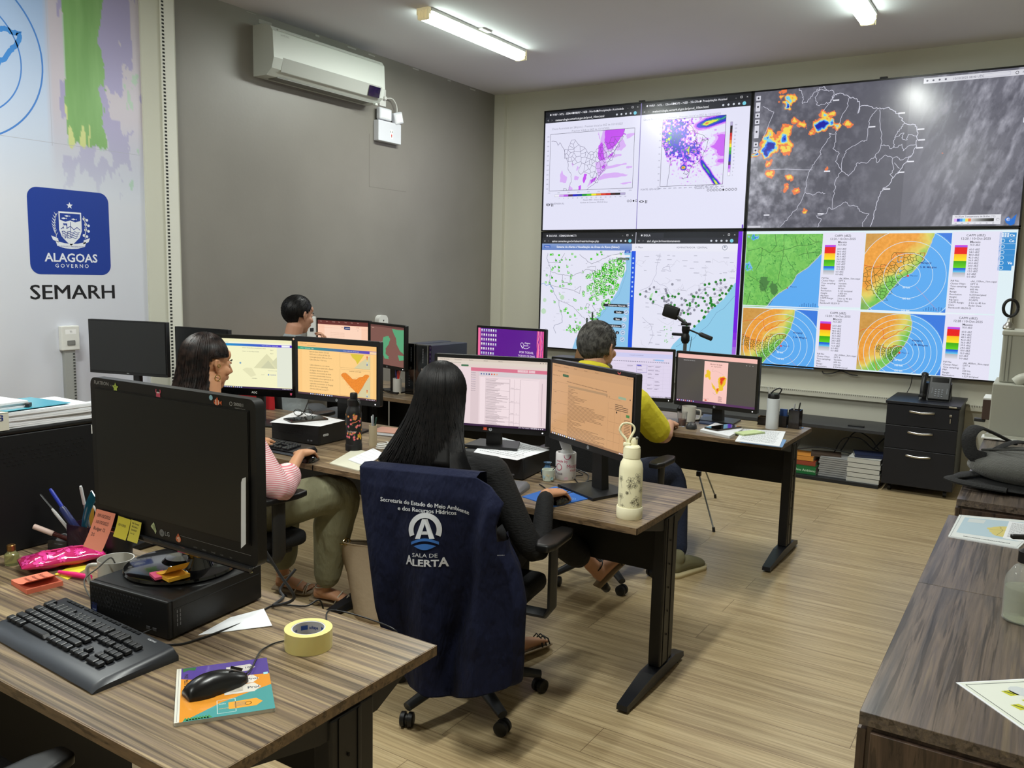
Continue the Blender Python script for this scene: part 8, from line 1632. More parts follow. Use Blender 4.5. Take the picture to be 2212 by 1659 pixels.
def hand(mb, w, d, nrm, side=1, curl=.5, grip=.3):
 """w wrist, d direction, nrm = back of the hand, side=+1 right hand"""
 d = Vector(d).normalized(); nrm = Vector(nrm); nrm = (nrm-d*nrm.dot(d)).normalized(); x = d.cross(nrm)*-side*1.0    # x points to the thumb side
 w = Vector(w); mb.tube([w-d*.02, w+d*.015, w+d*.05, w+d*.088], [(.017, .024), (.017, .028), (.016, .038), (.012, .040)], 16, up=nrm)
 for i, (o, L, s_) in enumerate(((.029, .072, 1), (.010, .080, .98), (-.010, .074, .94), (-.028, .058, .84))):
  p = w+d*(.082-.004*abs(i-1))+x*o; a = .25+curl*.4; P = [p-d*.02, p]; R_ = [.0105*s_, .0098*s_]
  for f, da in ((.45, 0), (.31, .75), (.24, .55)):
   a += da*curl; p = p+(d*math.cos(a)-nrm*math.sin(a)+x*(.10-.06*i)*(1-curl*.5))*L*f; P.append(p); R_.append((.0092-.0008*len(P)*.5)*s_)
  mb.tube(P, R_, 10); mb.ell(P[-1], (R_[-1]*1.02,)*3, 10); mb.ell(P[2], (R_[2]*1.08,)*3, 10)
 p = w+d*.02+x*.026-nrm*.004; P = [p, p+d*.026+x*.022-nrm*.006, p+d*.052+x*.028-nrm*.014, p+d*.072+x*.024-nrm*.022]; mb.tube(P, [.014, .0115, .0098, .0085], 10); mb.ell(P[-1], (.0088,)*3, 10)
def foot(mb, ank, heel, toe):
 ank, heel, toe = Vector(ank), Vector(heel), Vector(toe); d = (toe-heel); L = d.length; d.normalize(); u = (ank-heel); u = (u-d*u.dot(d)).normalized(); s_ = d.cross(u)
 mb.tube([ank+u*.03, ank-u*.02, heel+d*.045+u*.035], [.030, .033, .034], 14); mb.tube([heel+u*.026+d*.012, heel+d*.07+u*.034, heel+d*(L*.6)+u*.026, heel+d*(L*.8)+u*.016], [(.024, .024), (.032, .030), (.022, .038), (.013, .040)], 14, up=u)
 for i, o in enumerate((.030, .014, 0, -.013, -.026)): r_ = .0115-.0012*min(i, 3); q = heel+d*(L*(.78))+s_*o*-1+u*.012; mb.tube([q, q+d*(L*(.2-.025*i))], [r_, r_*.9], 10); mb.ell(q+d*(L*(.2-.025*i)), (r_, r_, r_*.9), 10)
 return d, u, s_
def to_obj(nm, mb_or_me, m, base, parent, vox=None, sm=4, **k):
 me = remesh(mb_or_me, vox, sm, nm) if vox else None
 if me is None: o = obj(nm, mb_or_me, m, parent, smooth='all', **k); me = o.data
 else: o = obj(nm, me, m, parent, **k)
 me.transform(Matrix.Translation(-Vector(base))); return o
def skin_m(n, c): return mat(n, c, .5, sub=.08, spec=.35)
def stripes(name, c0, c1, sc, axis='Z'):
 M = bpy.data.materials.new(name); M.use_nodes = True; nt = M.node_tree; b = nt.nodes['Principled BSDF']; tc = nn(nt, 'ShaderNodeTexCoord'); w = nn(nt, 'ShaderNodeTexWave'); w.bands_direction = axis; w.inputs['Scale'].default_value = sc; w.inputs['Distortion'].default_value = 1.2; w.inputs['Detail Scale'].default_value = .6
 nt.links.new(tc.outputs['Object'], w.inputs['Vector']); r_ = ramp(nt, [(.35, c0), (.6, c1)]); nt.links.new(w.outputs['Fac'], r_.inputs[0]); nt.links.new(r_.outputs[0], b.inputs['Base Color']); b.inputs['Roughness'].default_value = .8; return M
def strands(mb, M, N, L, fall, spread, seed, rad=.0011, crown=(0, -.03), face=.62, cut=None, back=0.):
 """hair strands over the scalp that then hang; M = head frame"""
 rnd = random.Random(seed); iz = M.inverted()
 for i in range(N):
  ph = rnd.uniform(face, 2*PI-face)   # azimuth from the face direction
  th0 = rnd.uniform(.02, .75)*1.2; sc_ = rnd.uniform(1.0, 1.09); P = []; ell = (.083*sc_, .104*sc_, .098*sc_); n1 = 7
  for k in range(n1): th = th0+(1.62-th0)*k/(n1-1); P.append(Vector((ell[0]*math.sin(th)*math.sin(ph), -.014+ell[1]*math.sin(th)*math.cos(ph), .028+ell[2]*math.cos(th))))
  q = P[-1].copy(); LL = L*rnd.uniform(.88, 1.04)
  for k in range(1, fall+1):
   t = k/fall; P.append(Vector((q.x*(1+spread*t**1.5)+.003*math.sin(7*t+i), q.y*(1-.12*t)-.01*t-back*t*t, q.z-LL*t)))
  W_ = [M @ p for p in P]; 
  if cut: W_ = [cut(p) for p in W_]
  mb.tube(W_, [rad*1.3]*2+[rad*1.6]*(len(W_)-4)+[rad, rad*.35], 3, cap=False)
 return mb
def hairmat(n, c, c2, r_=.38):
 M = mat(n, c, r_, spec=.3); nt = M.node_tree; b = nt.nodes['Principled BSDF']; tc = nn(nt, 'ShaderNodeTexCoord'); q = nn(nt, 'ShaderNodeTexNoise'); q.inputs['Scale'].default_value = 38; nt.links.new(tc.outputs['Object'], q.inputs['Vector']); rr = ramp(nt, [(.4, c), (.65, c2)]); nt.links.new(q.outputs[0], rr.inputs[0]); nt.links.new(rr.outputs[0], b.inputs['Base Color']); return M
def cap_hair(mb, M, thick=1.07, back=-.055, front=.052, seed=0, N=1500, ln=.018, sideburn=-.02):
 """short hair: many short strands lying on the skull plus a closed cap"""
 q = MB().ell((0, -.014, .030), (.0755*thick, .096*thick, .0885*thick), 40); keep = [i for i, v in enumerate(q.v) if True]
 vs = [Vector(v) for v in q.v]; ok = lambda v: v.z > (sideburn if v.y > -.03 else back)+max(0, v.y-.0)*1.1 and not (v.y > front and v.z < .075+(.098-v.y)*.6)
 fs = [f for f in q.f if all(ok(vs[i]) for i in f)]; idx = sorted({i for f in fs for i in f}); mp = {a: b for b, a in enumerate(idx)}
 inner = [Vector((v.x*.94, (v.y+.014)*.94-.014, (v.z-.03)*.94+.03)) for v in vs]; k = len(idx); V = [vs[i] for i in idx]+[inner[i] for i in idx]; F = [tuple(mp[i] for i in f) for f in fs]; F += [tuple(i+k for i in f[::-1]) for f in F]
 from collections import Counter
 ec = Counter(); [ec.update([tuple(sorted((f[i-1], f[i])))]) for f in F[:len(fs)] for i in range(len(f))]
 F += [(a, b, b+k, a+k) for (a, b), c in ec.items() if c == 1]; mb.add(V, F, M)
 rnd = random.Random(seed)
 for i in range(N):
  f = fs[rnd.randrange(len(fs))]; v = vs[f[0]].lerp(vs[f[1]], rnd.random()); v = v.lerp(vs[f[2]], rnd.random()); o = Vector((v.x, v.y+.014, v.z-.03)).normalized(); t = Vector((v.x*.4, -.3 if v.z > .04 else -.05, -.25-.9*max(0, .06-v.z)*8)); t = (t-o*t.dot(o)).normalized()
  mb.tube([M @ v, M @ (v+t*ln*.5+o*.0012), M @ (v+t*ln+o*.0006)], [.0014, .0012, .0004], 3, cap=False)
 return mb
def eyes(r, M, base, col=(40, 26, 18)):
 for s_ in (-1, 1):
  e = obj('eye', MB().ell((s_*.033, .0745, .004), (.0115, .0095, .0075), 14), mat('eye_white', (214, 208, 200), .2), r, smooth=True); e.data.transform(Matrix.Translation(-Vector(base)) @ M); p = obj('pupil', MB().ell((s_*.033, .0825, .004), (.0045, .0028, .0045), 12), mat('eye_dark', col, .1), e, smooth=True); p.data.transform(Matrix.Translation(-Vector(base)) @ M)
  b = obj('eyebrow', MB().tube([(s_*.016, .0935, .018), (s_*.034, .090, .023), (s_*.050, .078, .018)], [.0022, .003, .0014], 6), mat('eyebrow_dark', (22, 16, 14), .7), r, smooth=True); b.data.transform(Matrix.Translation(-Vector(base)) @ M)
def sandal(label_part, r, base, ank, heel, toe, d, u, s_, m, heelh, straps):
 heel, toe, ank = Vector(heel), Vector(toe), Vector(ank); L = (toe-heel).length+.014; b = MB(); o = heel-d*.008
 sec = [(0, .026), (.25, .03), (.55, .034), (.8, .042), (.95, .030), (1, .012)]; vs = []
 for t, w in sec: vs += [o+d*(L*t)+s_*w-u*.002, o+d*(L*t)-s_*w-u*.002, o+d*(L*t)+s_*w-u*.010, o+d*(L*t)-s_*w-u*.010]
 fs = [(0, 1, 3, 2), (20, 22, 23, 21)]+[f for j in range(5) for f in ((4*j, 4*j+4, 4*j+5, 4*j+1), (4*j+2, 4*j+3, 4*j+7, 4*j+6), (4*j, 4*j+2, 4*j+6, 4*j+4), (4*j+1, 4*j+5, 4*j+7, 4*j+3))]; b.add(vs, fs)
 sn = to_obj('sandal', b, mat('sandal_sole', (150, 130, 100), .6), base, r)
 if heelh: h_ = MB().tube([o+d*.03-u*.008, o+d*.034-u*heelh], [(.024, .026), (.018, .020)], 12, up=d); to_obj('heel_block', h_, m, base, sn)
 st = MB()
 for t, hh, tl in straps: c = heel+d*(L*t); st.tube([c+s_*.034*(.8 if t < .5 else 1.12)-u*.004, c+s_*.030+u*hh*.6+d*tl*.5, c+u*hh+d*tl, c-s_*.030+u*hh*.6+d*tl*.5, c-s_*.034*(.8 if t < .5 else 1.12)-u*.004], .0032, 8)
 a = heel+d*.05+u*.075; st.tube([a+d*.034*math.cos(q)+s_*.036*math.sin(q)+u*(.008*math.cos(q)) for q in [2*PI*i/20 for i in range(21)]], .003, 6)
 to_obj('straps', st, m, base, sn)
def torso(mb, pel, ch, nk, shR, shL, k=1.0, yaw=0, belly=1.0, sleeve=None):
 f = Vector((-math.sin(yaw), math.cos(yaw), 0)); pel, ch, nk = Vector(pel), Vector(ch), Vector(nk)
 chain(mb, [pel, pel.lerp(ch, .5), ch, ch.lerp(nk, .62)], [(.115*k, .165*k), (.105*k*belly, .150*k), (.115*k, .175*k), (.070*k, .130*k)], 22, up=f)
 for s_ in (shR, shL): chain(mb, [ch.lerp(nk, .55), Vector(s_)], [.062*k, .056*k])
 return f
# --- woman in black, long hair (seen from behind)
B1 = (-1.80, 2.55, 0); P1 = empty('person', B1, 0, 'seated woman in black with very long dark hair, right hand on a mouse', 'person')
pel, ch, nk, shR, shL = (-1.80, 2.52, .56), (-1.845, 2.50, .82), (-1.89, 2.52, 1.03), (-1.70, 2.56, .925), (-2.03, 2.43, .925); elR, wrR = (-1.54, 2.61, .635), (-1.592, 2.785, .806); elL, wrL = (-2.16, 2.60, .70), (-2.02, 2.83, .79)
sk = skin_m('tan_skin', (194, 144, 112)); sb = MB(); Mh = head(sb, (-1.925, 2.535, 1.18), .45, -.12, 1.06)
chain(sb, [nk, (-1.91, 2.53, 1.12)], [.050, .052]); torso(sb, pel, ch, nk, shR, shL, .82, .14); chain(sb, [shR, elR, wrR], [.042, .034, .023]); chain(sb, [shL, elL, wrL], [.042, .034, .023])
hand(sb, wrR, (.10, 1, -.08), (0, .1, 1), 1, .38); hand(sb, wrL, (.12, 1, -.05), (0, 0, 1), -1, .4)
kR, aR, kL, aL = (-1.74, 2.96, .60), (-1.645, 3.27, .385), (-1.87, 2.95, .52), (-1.835, 2.93, .12); chain(sb, [(-1.72, 2.55, .52), kR, aR], [.07, .05, .032]); chain(sb, [(-1.88, 2.55, .52), kL, aL], [.07, .05, .032])
hR, tR, hL, tL = (-1.618, 3.31, .268), (-1.545, 3.46, .395), (-1.805, 2.90, .034), (-1.765, 3.135, .018); dR = foot(sb, aR, hR, tR); dL = foot(sb, aL, hL, tL)
to_obj('body', sb, sk, B1, P1, .0045, 3); eyes(P1, Mh, B1)
blk = mat('black_knit', (15, 15, 17), .85, bump=(70, .35, (1, 1, 3))); tp = MB(); torso(tp, pel, ch, nk, shR, shL, 1.0, .14); chain(tp, [nk, (-1.90, 2.525, 1.07)], [.062, .056])
chain(tp, [shR, elR, (-1.587, 2.765, .79)], [.060, .047, .034], k=7); chain(tp, [shL, elL, (-2.03, 2.81, .785)], [.060, .047, .034], k=7); to_obj('black_top', tp, blk, B1, P1, .006, 5)
pn = MB(); chain(pn, [pel, (-1.80, 2.60, .54)], [.165, .15]); chain(pn, [(-1.72, 2.58, .54), kR, (-1.665, 3.20, .43)], [.098, .078, .062], k=7); chain(pn, [(-1.88, 2.58, .53), kL, (-1.84, 2.93, .15)], [.098, .078, .068], k=7); to_obj('black_trousers', pn, mat('black_trouser', (18, 18, 20), .8, bump=(40, .4)), B1, P1, .007, 6)
sandal('', P1, B1, aR, hR, tR, *dR, black, .06, ((.62, .052, .02), (.72, .046, .02), (.82, .036, .01))); sandal('', P1, B1, aL, hL, tL, *dL, black, .022, ((.62, .055, .02), (.72, .048, .02), (.82, .036, .01)))
hb = MB(); hm = hairmat('black_hair', (8, 7, 8), (20, 17, 17), .5)
cap_hair(hb, Mh, 1.10, -.12, .05, 1, 0, sideburn=-.1)
sf = Matrix.Translation(Vector((-1.925, 2.535, 1.185))); core = MB(); chain(core, [Mh @ Vector((0, -.035, .03)), Mh @ Vector((0, -.055, -.06)), Vector((-1.90, 2.44, 1.03)), Vector((-1.89, 2.40, .94))], [(.062, .078), (.052, .082), (.040, .10), (.028, .11)], 18, up=(0, 1, 0)); hb.add(core.v, core.f)
def keep(p): 
 q = p.copy()
 f = min(1, max(0, (1.22-q.z)/.22)); f = f*f*(3-2*f); q.y += (min(q.y, 2.44-.3*max(0, 1.08-q.z))-q.y)*f
 return q
strands(hb, Mh, 3800, .27, 9, 1.35, 4, .0014, cut=keep, back=.02, face=.5); to_obj('hair', hb, hm, B1, P1)
# --- woman in striped shirt
B2 = (-3.05, 2.42, 0); P2 = empty('person', B2, 0, 'seated woman in pink striped shirt and olive trousers, dark shoulder-length hair, gold earrings', 'person')
pel, ch, nk, shR, shL = (-3.03, 2.40, .56), (-3.05, 2.38, .84), (-3.09, 2.38, 1.04), (-2.90, 2.40, .955), (-3.23, 2.38, .955); elR, wrR = (-2.715, 2.42, .735), (-2.865, 2.70, .806); elL, wrL = (-3.36, 2.52, .72), (-3.28, 2.78, .80)
sk2 = skin_m('warm_brown_skin', (194, 142, 106)); sb = MB(); hc = (-3.15, 2.425, 1.225); Mh = head(sb, hc, -.12, -.10, 1.06); chain(sb, [nk, (-3.115, 2.40, 1.15)], [.050, .052]); torso(sb, pel, ch, nk, shR, shL, .82)
chain(sb, [shR, elR, wrR], [.042, .035, .023]); chain(sb, [shL, elL, wrL], [.042, .034, .023]); hand(sb, wrR, (-.36, 1, -.06), (0, .1, 1), 1, .38); hand(sb, wrL, (.1, 1, -.05), (0, 0, 1), -1, .4)
kR, aR, kL, aL = (-2.80, 2.86, .595), (-2.90, 2.885, .125), (-3.12, 2.84, .58), (-3.19, 2.88, .125); chain(sb, [(-2.95, 2.45, .54), kR, aR], [.07, .05, .032]); chain(sb, [(-3.12, 2.45, .54), kL, aL], [.07, .05, .032])
hR, tR, hL, tL = (-2.965, 2.865, .040), (-2.775, 2.955, .022), (-3.24, 2.87, .034), (-3.06, 2.955, .02); dR = foot(sb, aR, hR, tR); dL = foot(sb, aL, hL, tL)
to_obj('body', sb, sk2, B2, P2, .0045, 3); eyes(P2, Mh, B2)
tp = MB(); torso(tp, pel, ch, nk, shR, shL, 1.0); chain(tp, [shR, elR, (-2.755, 2.515, .745)], [.066, .062, .060], k=7); chain(tp, [shL, elL, (-3.35, 2.60, .74)], [.066, .058, .056], k=7); chain(tp, [(-2.745, 2.49, .742), (-2.765, 2.53, .748)], [.066, .064]); to_obj('striped_shirt', tp, stripes('pink_white_stripes', (222, 206, 206), (206, 120, 130), 42), B2, P2, .006, 5)
pn = MB(); chain(pn, [pel, (-3.03, 2.50, .54)], [.165, .15]); chain(pn, [(-2.94, 2.48, .55), kR, (-2.84, 2.885, .42), (-2.885, 2.89, .16)], [.105, .092, .098, .066], k=7); chain(pn, [(-3.12, 2.48, .55), kL, (-3.17, 2.86, .40), (-3.19, 2.88, .2)], [.105, .090, .090, .075], k=7); to_obj('olive_trousers', pn, mat('olive_cloth', (132, 130, 102), .8, bump=(22, .7, (1, 1, .4), .02)), B2, P2, .007, 6)
cr_s = mat('cream_strap', (196, 186, 166), .5); sandal('', P2, B2, aR, hR, tR, *dR, cr_s, .03, ((.55, .055, .03), (.78, .040, .01), (.84, .034, .0))); sandal('', P2, B2, aL, hL, tL, *dL, cr_s, .022, ((.55, .055, .03), (.78, .040, .01), (.84, .034, .0)))
hb = MB(); cap_hair(hb, Mh, 1.10, -.13, .058, 2, 0, sideburn=.02); core = MB(); chain(core, [Mh @ Vector((-.01, -.05, .03)), Mh @ Vector((-.01, -.07, -.07)), Mh @ Vector((-.01, -.07, -.19))], [(.066, .082), (.058, .086), (.03, .08)], 18, up=(0, 1, 0)); hb.add(core.v, core.f)
def ear_clear(p):
 q = Mh.inverted() @ p
 if q.x > .02 and q.y > -.045 and q.z < .035: q.y = -.045-.02*abs(math.sin(q.z*60)); q.x = min(q.x, .075)
 return Mh @ q
strands(hb, Mh, 2200, .24, 7, .3, 6, .0014, face=.95, cut=ear_clear, back=.05); to_obj('hair', hb, hairmat('dark_brown_hair', (17, 12, 12), (44, 32, 28), .36), B2, P2)
for nm, x_, z_, rr in (('earring', .083, -.052, .012), ('ear_cuff', .088, -.002, .006)):
 e = MB().tube([(x_, -.002+rr*math.cos(a), z_+rr*math.sin(a)) for a in [2*PI*i/18 for i in range(19)]], .0022, 8); o = obj(nm, e, gold, P2, smooth=True); o.data.transform(Matrix.Translation(-Vector(B2)) @ Mh)
# --- man in grey
B3 = (-4.44, 4.08, 0); P3 = empty('person', B3, 0, 'seated man in light grey polo with short black hair, chin resting on his hand', 'person')
pel, ch, nk, shR, shL = (-4.43, 4.06, .58), (-4.44, 4.06, .90), (-4.43, 4.10, 1.14), (-4.25, 4.12, 1.03), (-4.63, 4.10, 1.03); elR, wrR = (-4.20, 4.42, .80), (-4.33, 4.34, 1.10)
sk3 = skin_m('light_brown_skin', (186, 138, 112)); sb = MB(); Mh = head(sb, (-4.42, 4.16, 1.335), -.12, -.14, 1.12); chain(sb, [nk, (-4.42, 4.13, 1.26)], [.058, .060]); torso(sb, pel, ch, nk, shR, shL, .9)
chain(sb, [shR, elR, wrR], [.05, .042, .027]); chain(sb, [shL, (-4.72, 4.32, .80), (-4.62, 4.62, .79)], [.05, .042, .027]); hand(sb, wrR, (-.1, -.15, 1), (.6, .9, 0), 1, .85); hand(sb, (-4.62, 4.62, .79), (.2, 1, 0), (0, 0, 1), -1, .5)
chain(sb, [(-4.33, 4.1, .54), (-4.30, 4.52, .55), (-4.30, 4.56, .1)], [.08, .06, .036]); chain(sb, [(-4.53, 4.1, .54), (-4.56, 4.52, .55), (-4.56, 4.56, .1)], [.08, .06, .036]); to_obj('body', sb, sk3, B3, P3, .0055, 3); eyes(P3, Mh, B3)
tp = MB(); torso(tp, pel, ch, nk, shR, shL, 1.1); chain(tp, [shR, Vector(shR).lerp(Vector(elR), .72)], [.070, .062]); chain(tp, [shL, (-4.69, 4.25, .87)], [.070, .062]); chain(tp, [nk, (-4.425, 4.12, 1.185)], [.074, .068]); to_obj('grey_polo', tp, mat('grey_cotton', (150, 156, 158), .85, bump=(30, .4)), B3, P3, .007, 5)
pn = MB(); chain(pn, [pel, (-4.43, 4.15, .55)], [.175, .16]); chain(pn, [(-4.33, 4.15, .55), (-4.30, 4.53, .55), (-4.30, 4.56, .08)], [.10, .08, .06]); chain(pn, [(-4.53, 4.15, .55), (-4.56, 4.53, .55), (-4.56, 4.56, .08)], [.10, .08, .06]); to_obj('grey_trousers', pn, mat('grey_trouser', (84, 86, 90), .85, bump=(26, .4)), B3, P3, .008, 6)
for x_ in (-4.30, -4.56): to_obj('shoe', MB().box((x_, 4.62, .045), (.09, .27, .09), .03, 3), black, B3, P3, .006, 5)
hb = MB(); cap_hair(hb, Mh, 1.075, -.075, .06, 3, 1100, .014, sideburn=-.015); to_obj('hair', hb, hairmat('short_black_hair', (9, 8, 9), (20, 17, 16), .45), B3, P3)
# --- man in yellow
B4 = (-2.04, 4.12, 0); P4 = empty('person', B4, 0, 'seated man in yellow polo with short grey hair, forearm resting on the desk', 'person')
pel, ch, nk, shR, shL = (-2.0, 4.08, .56), (-2.04, 4.06, .85), (-2.08, 4.10, 1.09), (-1.85, 4.16, .985), (-2.28, 4.08, .985); elR, wrR = (-1.775, 4.38, .775), (-1.85, 4.68, .79); elL, wrL = (-2.38, 4.36, .78), (-2.18, 4.66, .80)
sk4 = skin_m('fair_tanned_skin', (200, 152, 124)); sb = MB(); Mh = head(sb, (-2.09, 4.17, 1.26), -.12, -.05, 1.2); chain(sb, [nk, (-2.085, 4.13, 1.19)], [.060, .062]); torso(sb, pel, ch, nk, shR, shL, .9)
chain(sb, [shR, elR, wrR], [.052, .046, .029]); chain(sb, [shL, elL, wrL], [.052, .044, .028]); hand(sb, wrR, (-.12, 1, -.06), (.25, .1, 1), 1, .7); hand(sb, wrL, (.2, 1, -.05), (0, 0, 1), -1, .5)
kR, aR, kL, aL = (-1.79, 4.56, .50), (-1.66, 4.40, .12), (-2.14, 4.56, .50), (-2.16, 4.48, .1); chain(sb, [(-1.91, 4.14, .52), kR, aR], [.08, .06, .036]); chain(sb, [(-2.10, 4.14, .52), kL, aL], [.08, .06, .036]); to_obj('body', sb, sk4, B4, P4, .005, 3); eyes(P4, Mh, B4)
tp = MB(); torso(tp, pel, ch, nk, shR, shL, 1.13, belly=1.15); chain(tp, [shR, Vector(shR).lerp(Vector(elR), .82)], [.084, .080]); chain(tp, [shL, Vector(shL).lerp(Vector(elL), .80)], [.076, .068]); to_obj('yellow_polo', tp, mat('yellow_cotton', (226, 212, 50), .85, bump=(26, .5)), B4, P4, .007, 5)
cl = MB().tube([Vector((-2.083, 4.115, 1.145))+Vector((.082*math.cos(a), .082*math.sin(a), -.028*math.sin(a))) for a in [2*PI*i/24 for i in range(25)]], [(.030, .010)]*25, 10, up=(0, 0, 1)); to_obj('collar', cl, mat('yellow_cotton', (226, 212, 50)), B4, P4)
pn = MB(); chain(pn, [pel, (-2.0, 4.18, .54)], [.18, .165]); chain(pn, [(-1.90, 4.18, .54), kR, (-1.665, 4.41, .13)], [.105, .088, .062], k=7); chain(pn, [(-2.10, 4.18, .54), kL, (-2.16, 4.48, .1)], [.105, .088, .062], k=7); to_obj('blue_jeans', pn, mat('dark_denim', (28, 36, 58), .85, bump=(90, .4)), B4, P4, .008, 6)
for (x_, y_), nm in (((-1.61, 4.40), 1), ((-2.16, 4.55), 0)):
 M = Matrix.Translation((x_, y_, 0)) @ Matrix.Rotation(-.32*nm, 4, 'Z'); up_ = MB(); q = MB(); chain(q, [(0, -.09, .055), (0, 0, .06), (0, .09, .045), (0, .14, .036)], [(.045, .040), (.048, .042), (.036, .045), (.024, .040)], 14, up=(0, 0, 1)); chain(q, [(0, -.07, .09), (0, -.06, .11)], [.042, .042]); up_.add(q.v, q.f, M)
 sh_ = to_obj('sneaker', up_, mat('olive_sneaker', (116, 112, 84), .8), B4, P4, .005, 4); so = MB().prism(rrect(.098, .30, .045, 6, 0, .02), .028, M); to_obj('sole', so, mat('cream_sole', (206, 192, 150), .6), B4, sh_)
 lc = MB()
 for i in range(4): lc.tube([M @ Vector((-.03, .0+i*.025, .088-i*.008)), M @ Vector((0, .012+i*.025, .104-i*.010)), M @ Vector((.03, .0+i*.025, .088-i*.008))], .0028, 6)
 to_obj('laces', lc, mat('lace_tan', (150, 140, 110), .8), B4, sh_)
hb = MB(); cap_hair(hb, Mh, 1.085, -.085, .06, 4, 2600, .020, sideburn=-.03); to_obj('hair', hb, hairmat('grey_hair', (60, 58, 56), (104, 102, 98), .5), B4, P4)
bd_ = MB().tube([Mh @ Vector((.058*math.cos(a), .01+.072*math.sin(a), -.078-.02*math.sin(a))) for a in [PI*i/14 for i in range(15)]], [(.016, .008)]*15, 8); to_obj('beard', bd_, mat('grey_beard', (96, 88, 82), .9), B4, P4)
r = empty('drinking_glass', (-1.845, 4.87, .75), 0, 'amber tea glass between the hand of the man in yellow and the mug', 'glass'); obj('glass', MB().lathe([(.026, 0), (.031, .09), (.0295, .09), (.0245, .004), (0, .004)], n=28), mat('clear_glass', (230, 230, 230), .03, trans=.95), r, smooth=True, ang=40); obj('tea', MB().lathe([(.0238, .005), (.0262, .045), (0, .045)], n=24), mat('tea', (120, 50, 22), .1, trans=.4), r, smooth=True)
# ---------------------------------------------------------------- navy vest over the chair back
VB = (-1.80, 2.55, .20); V_ = empty('navy_vest', VB, 0, 'navy work vest with white lettering and round logo draped over a chair back', 'vest')
vu = Vector((math.cos(.12), math.sin(.12), 0)); vn = Vector((vu.y, -vu.x, 0)); vo = Vector((-1.80, 2.55, 0))+vn*.325
def vfold(x, z):
 """outward displacement of the cloth: broad pleats running down, deeper to the hem"""
 g = min(1, max(0, (.92-z)/.5)); a = .07*math.exp(-((x-.150+.06*g)/.035)**2)*(.25+.75*g); b = .02*math.sin(x*30+1.2)*g; c = -.10*max(0, x-.20)**1.0*(1-0*g); d = .012*math.sin(x*9-z*6); e = .05*g*math.exp(-((x-.02)/.09)**2)
 xf = .25-.12*(1-min(1, max(0, (z-.2)/.75)))+.012*math.sin(z*14); st = 1/(1+math.exp(-(x-xf)/.007)); a = .042*st*min(1, max(0, (1.0-z)/.12))-.03*math.exp(-((x-xf+.03)/.022)**2)*g
 return a+b+c+d+e-.06*max(0, z-.90)*3
def vpt(px, py, e=0):
 q = hit(px, py, vo, vn); f = vfold((q-vo).dot(vu), q.z); q = hit(px, py, vo+vn*(f*.75), vn); return q+vn*(f*.25+e)
rows = [(775, 1028, 1008, 1032), (776, 1060, 1028, 1052), (777, 1089, 1050, 1087), (783, 1072, 1110, 1140), (793, 1076, 1170, 1190), (803, 1100, 1240, 1240), (813, 1114, 1310, 1310), (832, 1110, 1385, 1385), (858, 1109, 1440, 1440), (885, 1106, 1482, 1478), (925, 1095, 1503, 1486)]
def vsh(u, v, e=0):
 t = v*(len(rows)-1); j = min(int(t), len(rows)-2); f = t-j; a, b = rows[j], rows[j+1]; c = [a[i]*(1-f)+b[i]*f for i in range(4)]
 return vpt(c[0]+(c[1]-c[0])*u, c[2]+(c[3]-c[2])*u+10*math.sin(PI*u)*(v**6), e)
vb = MB().grid(57, 61, lambda u, v: tuple(vsh(u, v)-Vector(VB))); nu, nv = 57, 61
k = len(vb.v); vb.grid(57, 61, lambda u, v: tuple(vsh(u, v, -.004)-Vector(VB))); rim = list(range(nu))+[nu*j+nu-1 for j in range(1, nv)]+[(nv-1)*nu+i for i in range(nu-2, -1, -1)]+[nu*j for j in range(nv-2, 0, -1)]
vb.f += [(rim[i], rim[(i+1) % len(rim)], rim[(i+1) % len(rim)]+k, rim[i]+k) for i in range(len(rim))]
navy = mat('navy_twill', (17, 22, 47), .85, spec=.25, bump=(11, .9, (1, 1, .4), .04)); obj('back_panel', vb, navy, V_, smooth='all')
fp = MB(); tl_ = [vsh(u, 0) for u in [i/12 for i in range(13)]]   # collar rolling over the chair back to the front
pts = [[p, p-vn*.03+Vector((0, 0, .012)), p-vn*.075+Vector((0, 0, .006)), p-vn*.095-Vector((0, 0, .10)), p-vn*.085-Vector((0, 0, .30))] for p in tl_]
vs = [tuple(q-Vector(VB)) for c_ in pts for q in c_]; fp.add(vs, [(i*5+j, i*5+j+1, i*5+j+6, i*5+j+5) for i in range(12) for j in range(4)]); obj('shoulder_yoke', fp, navy, V_, smooth='all')
def side(nm, pr, n0, n1, dep):   # front panel hanging beside the chair, turned forward
 q = MB(); A = [vsh(1, n0+(n1-n0)*i/20) for i in range(21)]; vs = []
 for p in A:
  for j in range(7): t = j/6; vs.append(tuple(p+(-vn)*(dep*t)+vu*(.022*math.sin(t*5))-Vector(VB)))
 q.add(vs, [(i*7+j, i*7+j+1, (i+1)*7+j+1, (i+1)*7+j) for i in range(20) for j in range(6)]); return obj(nm, q, navy, V_, smooth='all')
fpn = side('front_panel', None, .36, .95, .13); 
LW = (206, 208, 214); lt = attr_mat('white_transfer_print', rough=.6)
cv = Canvas(1, 1, 1, 1, None, eps=.0004); cv.clip = (-1e4, -1e4, 1e4, 1e4)
def vput(P, F, c): k = len(cv.V); cv.V.extend([tuple(vpt(x, y, .0022+.0004*cv.l)-Vector(VB)) for x, y in P]); [(cv.F.append(tuple(i+k for i in f)), cv.C.extend([c]*len(f))) for f in F]; return cv
cv.put = lambda P, F, c: vput(P, F, c)
def arct(t, size, x0, x1, yf, bold=.01, sx=None):
 V, F = text2d(t, 1, bold); w = max(v[0] for v in V); P = [(x0+(x1-x0)*x/w, yf((x0+(x1-x0)*x/w))-y*size) for x, y in V]; vput(P, F, lin(LW))
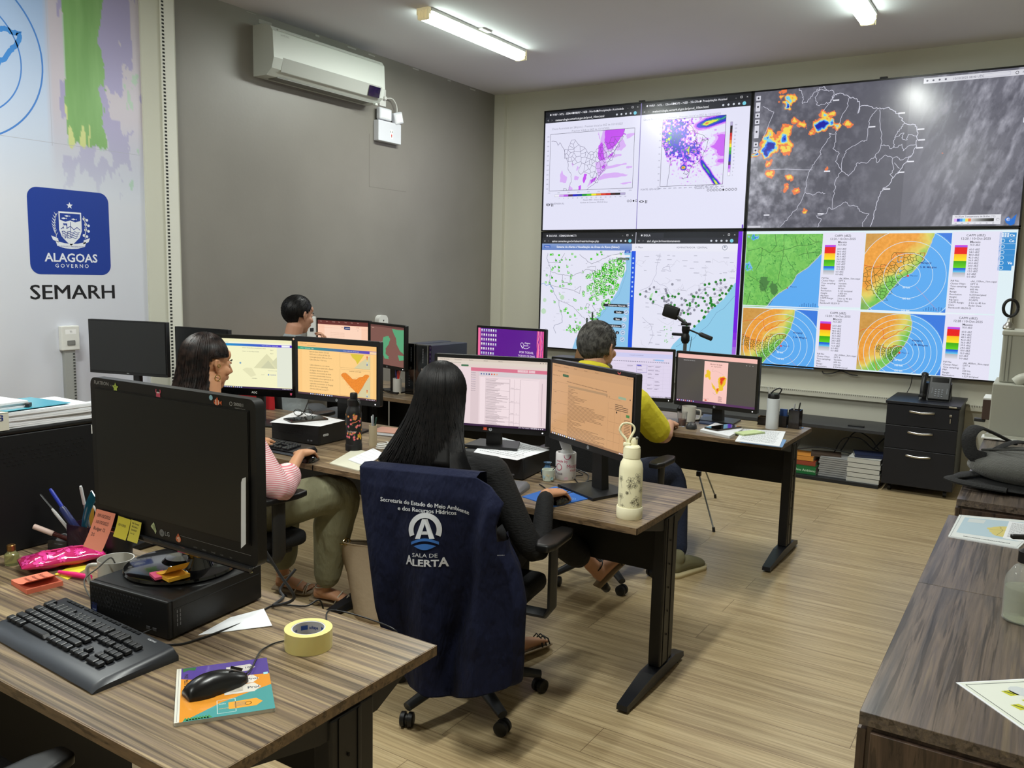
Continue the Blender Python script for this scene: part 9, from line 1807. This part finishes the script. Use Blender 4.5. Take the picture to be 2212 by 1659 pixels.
[arct('Secretaria do Estado do Meio Ambiente', 13, 822+o, 1014+o, lambda x: 1082+(x-822)*.115+max(0, x-985)*.25, 0) or setattr(cv, 'l', cv.l+.3) for o in (-.35, 0, .35)]
[arct('e dos Recursos Hídricos', 13, 860+o, 987+o, lambda x: 1101+(x-860)*.085, 0) or setattr(cv, 'l', cv.l+.3) for o in (-.35, 0, .35)]; arct('SALA DE', 12, 893, 948, lambda x: 1201+(x-893)*.03, 0)
arct('LERT', 20, 893, 951, lambda x: 1220+(x-893)*.03, .03); arct('A', 27, 880, 894, lambda x: 1217, .03); arct('A', 27, 951, 971, lambda x: 1222, .03)
cx0, cy0 = 921, 1143; ringp = lambda r0, r1, a0, a1, n=30: ([(cx0+r*math.cos(a0+(a1-a0)*i/n), cy0+r*1.02*math.sin(a0+(a1-a0)*i/n)) for r in (r0, r1) for i in range(n+1)], [(i, i+1, n+2+i, n+1+i) for i in range(n)])
vput(*ringp(25, 36, -PI-.42, .42), lin(LW)); cv.l += 1
vput([(900, 1162), (911, 1162), (921, 1130), (921, 1120), (915, 1120), (942, 1162), (931, 1162), (927, 1120), (914, 1153), (928, 1153), (926, 1146), (916.5, 1146)], [(0, 1, 2, 3, 4), (6, 5, 7, 3, 2), (8, 9, 10, 11)], lin(LW)); BLU = lin((52, 106, 180))
wv = lambda x0, x1, y0, h0, h1, n=16: ([(x0+(x1-x0)*i/n, y0-h*math.sin(PI*i/n)) for h in (h0, h1) for i in range(n+1)], [(i, i+1, n+2+i, n+1+i) for i in range(n)])
P, F = wv(891, 951, 1169, 8, 8); P = P[:17]+[(x, y+6) for x, y in P[17:]]; vput(P, F, BLU)
n = 14; top = [(897+48*i/n, 1178-5*math.sin(PI*i/n)) for i in range(n+1)]; bot = [(897+48*i/n, 1178+8*math.sin(PI*i/n)) for i in range(n+1)]; vput(top+bot, [(i, i+1, n+2+i, n+1+i) for i in range(n)], BLU)
vput(*(lambda V, F: ([(1076+x*17, 1199-y*9) for x, y in V], F))(*text2d('SEMARH', .25)), lin(LW)); cv.build('printed_lettering', lt, V_)
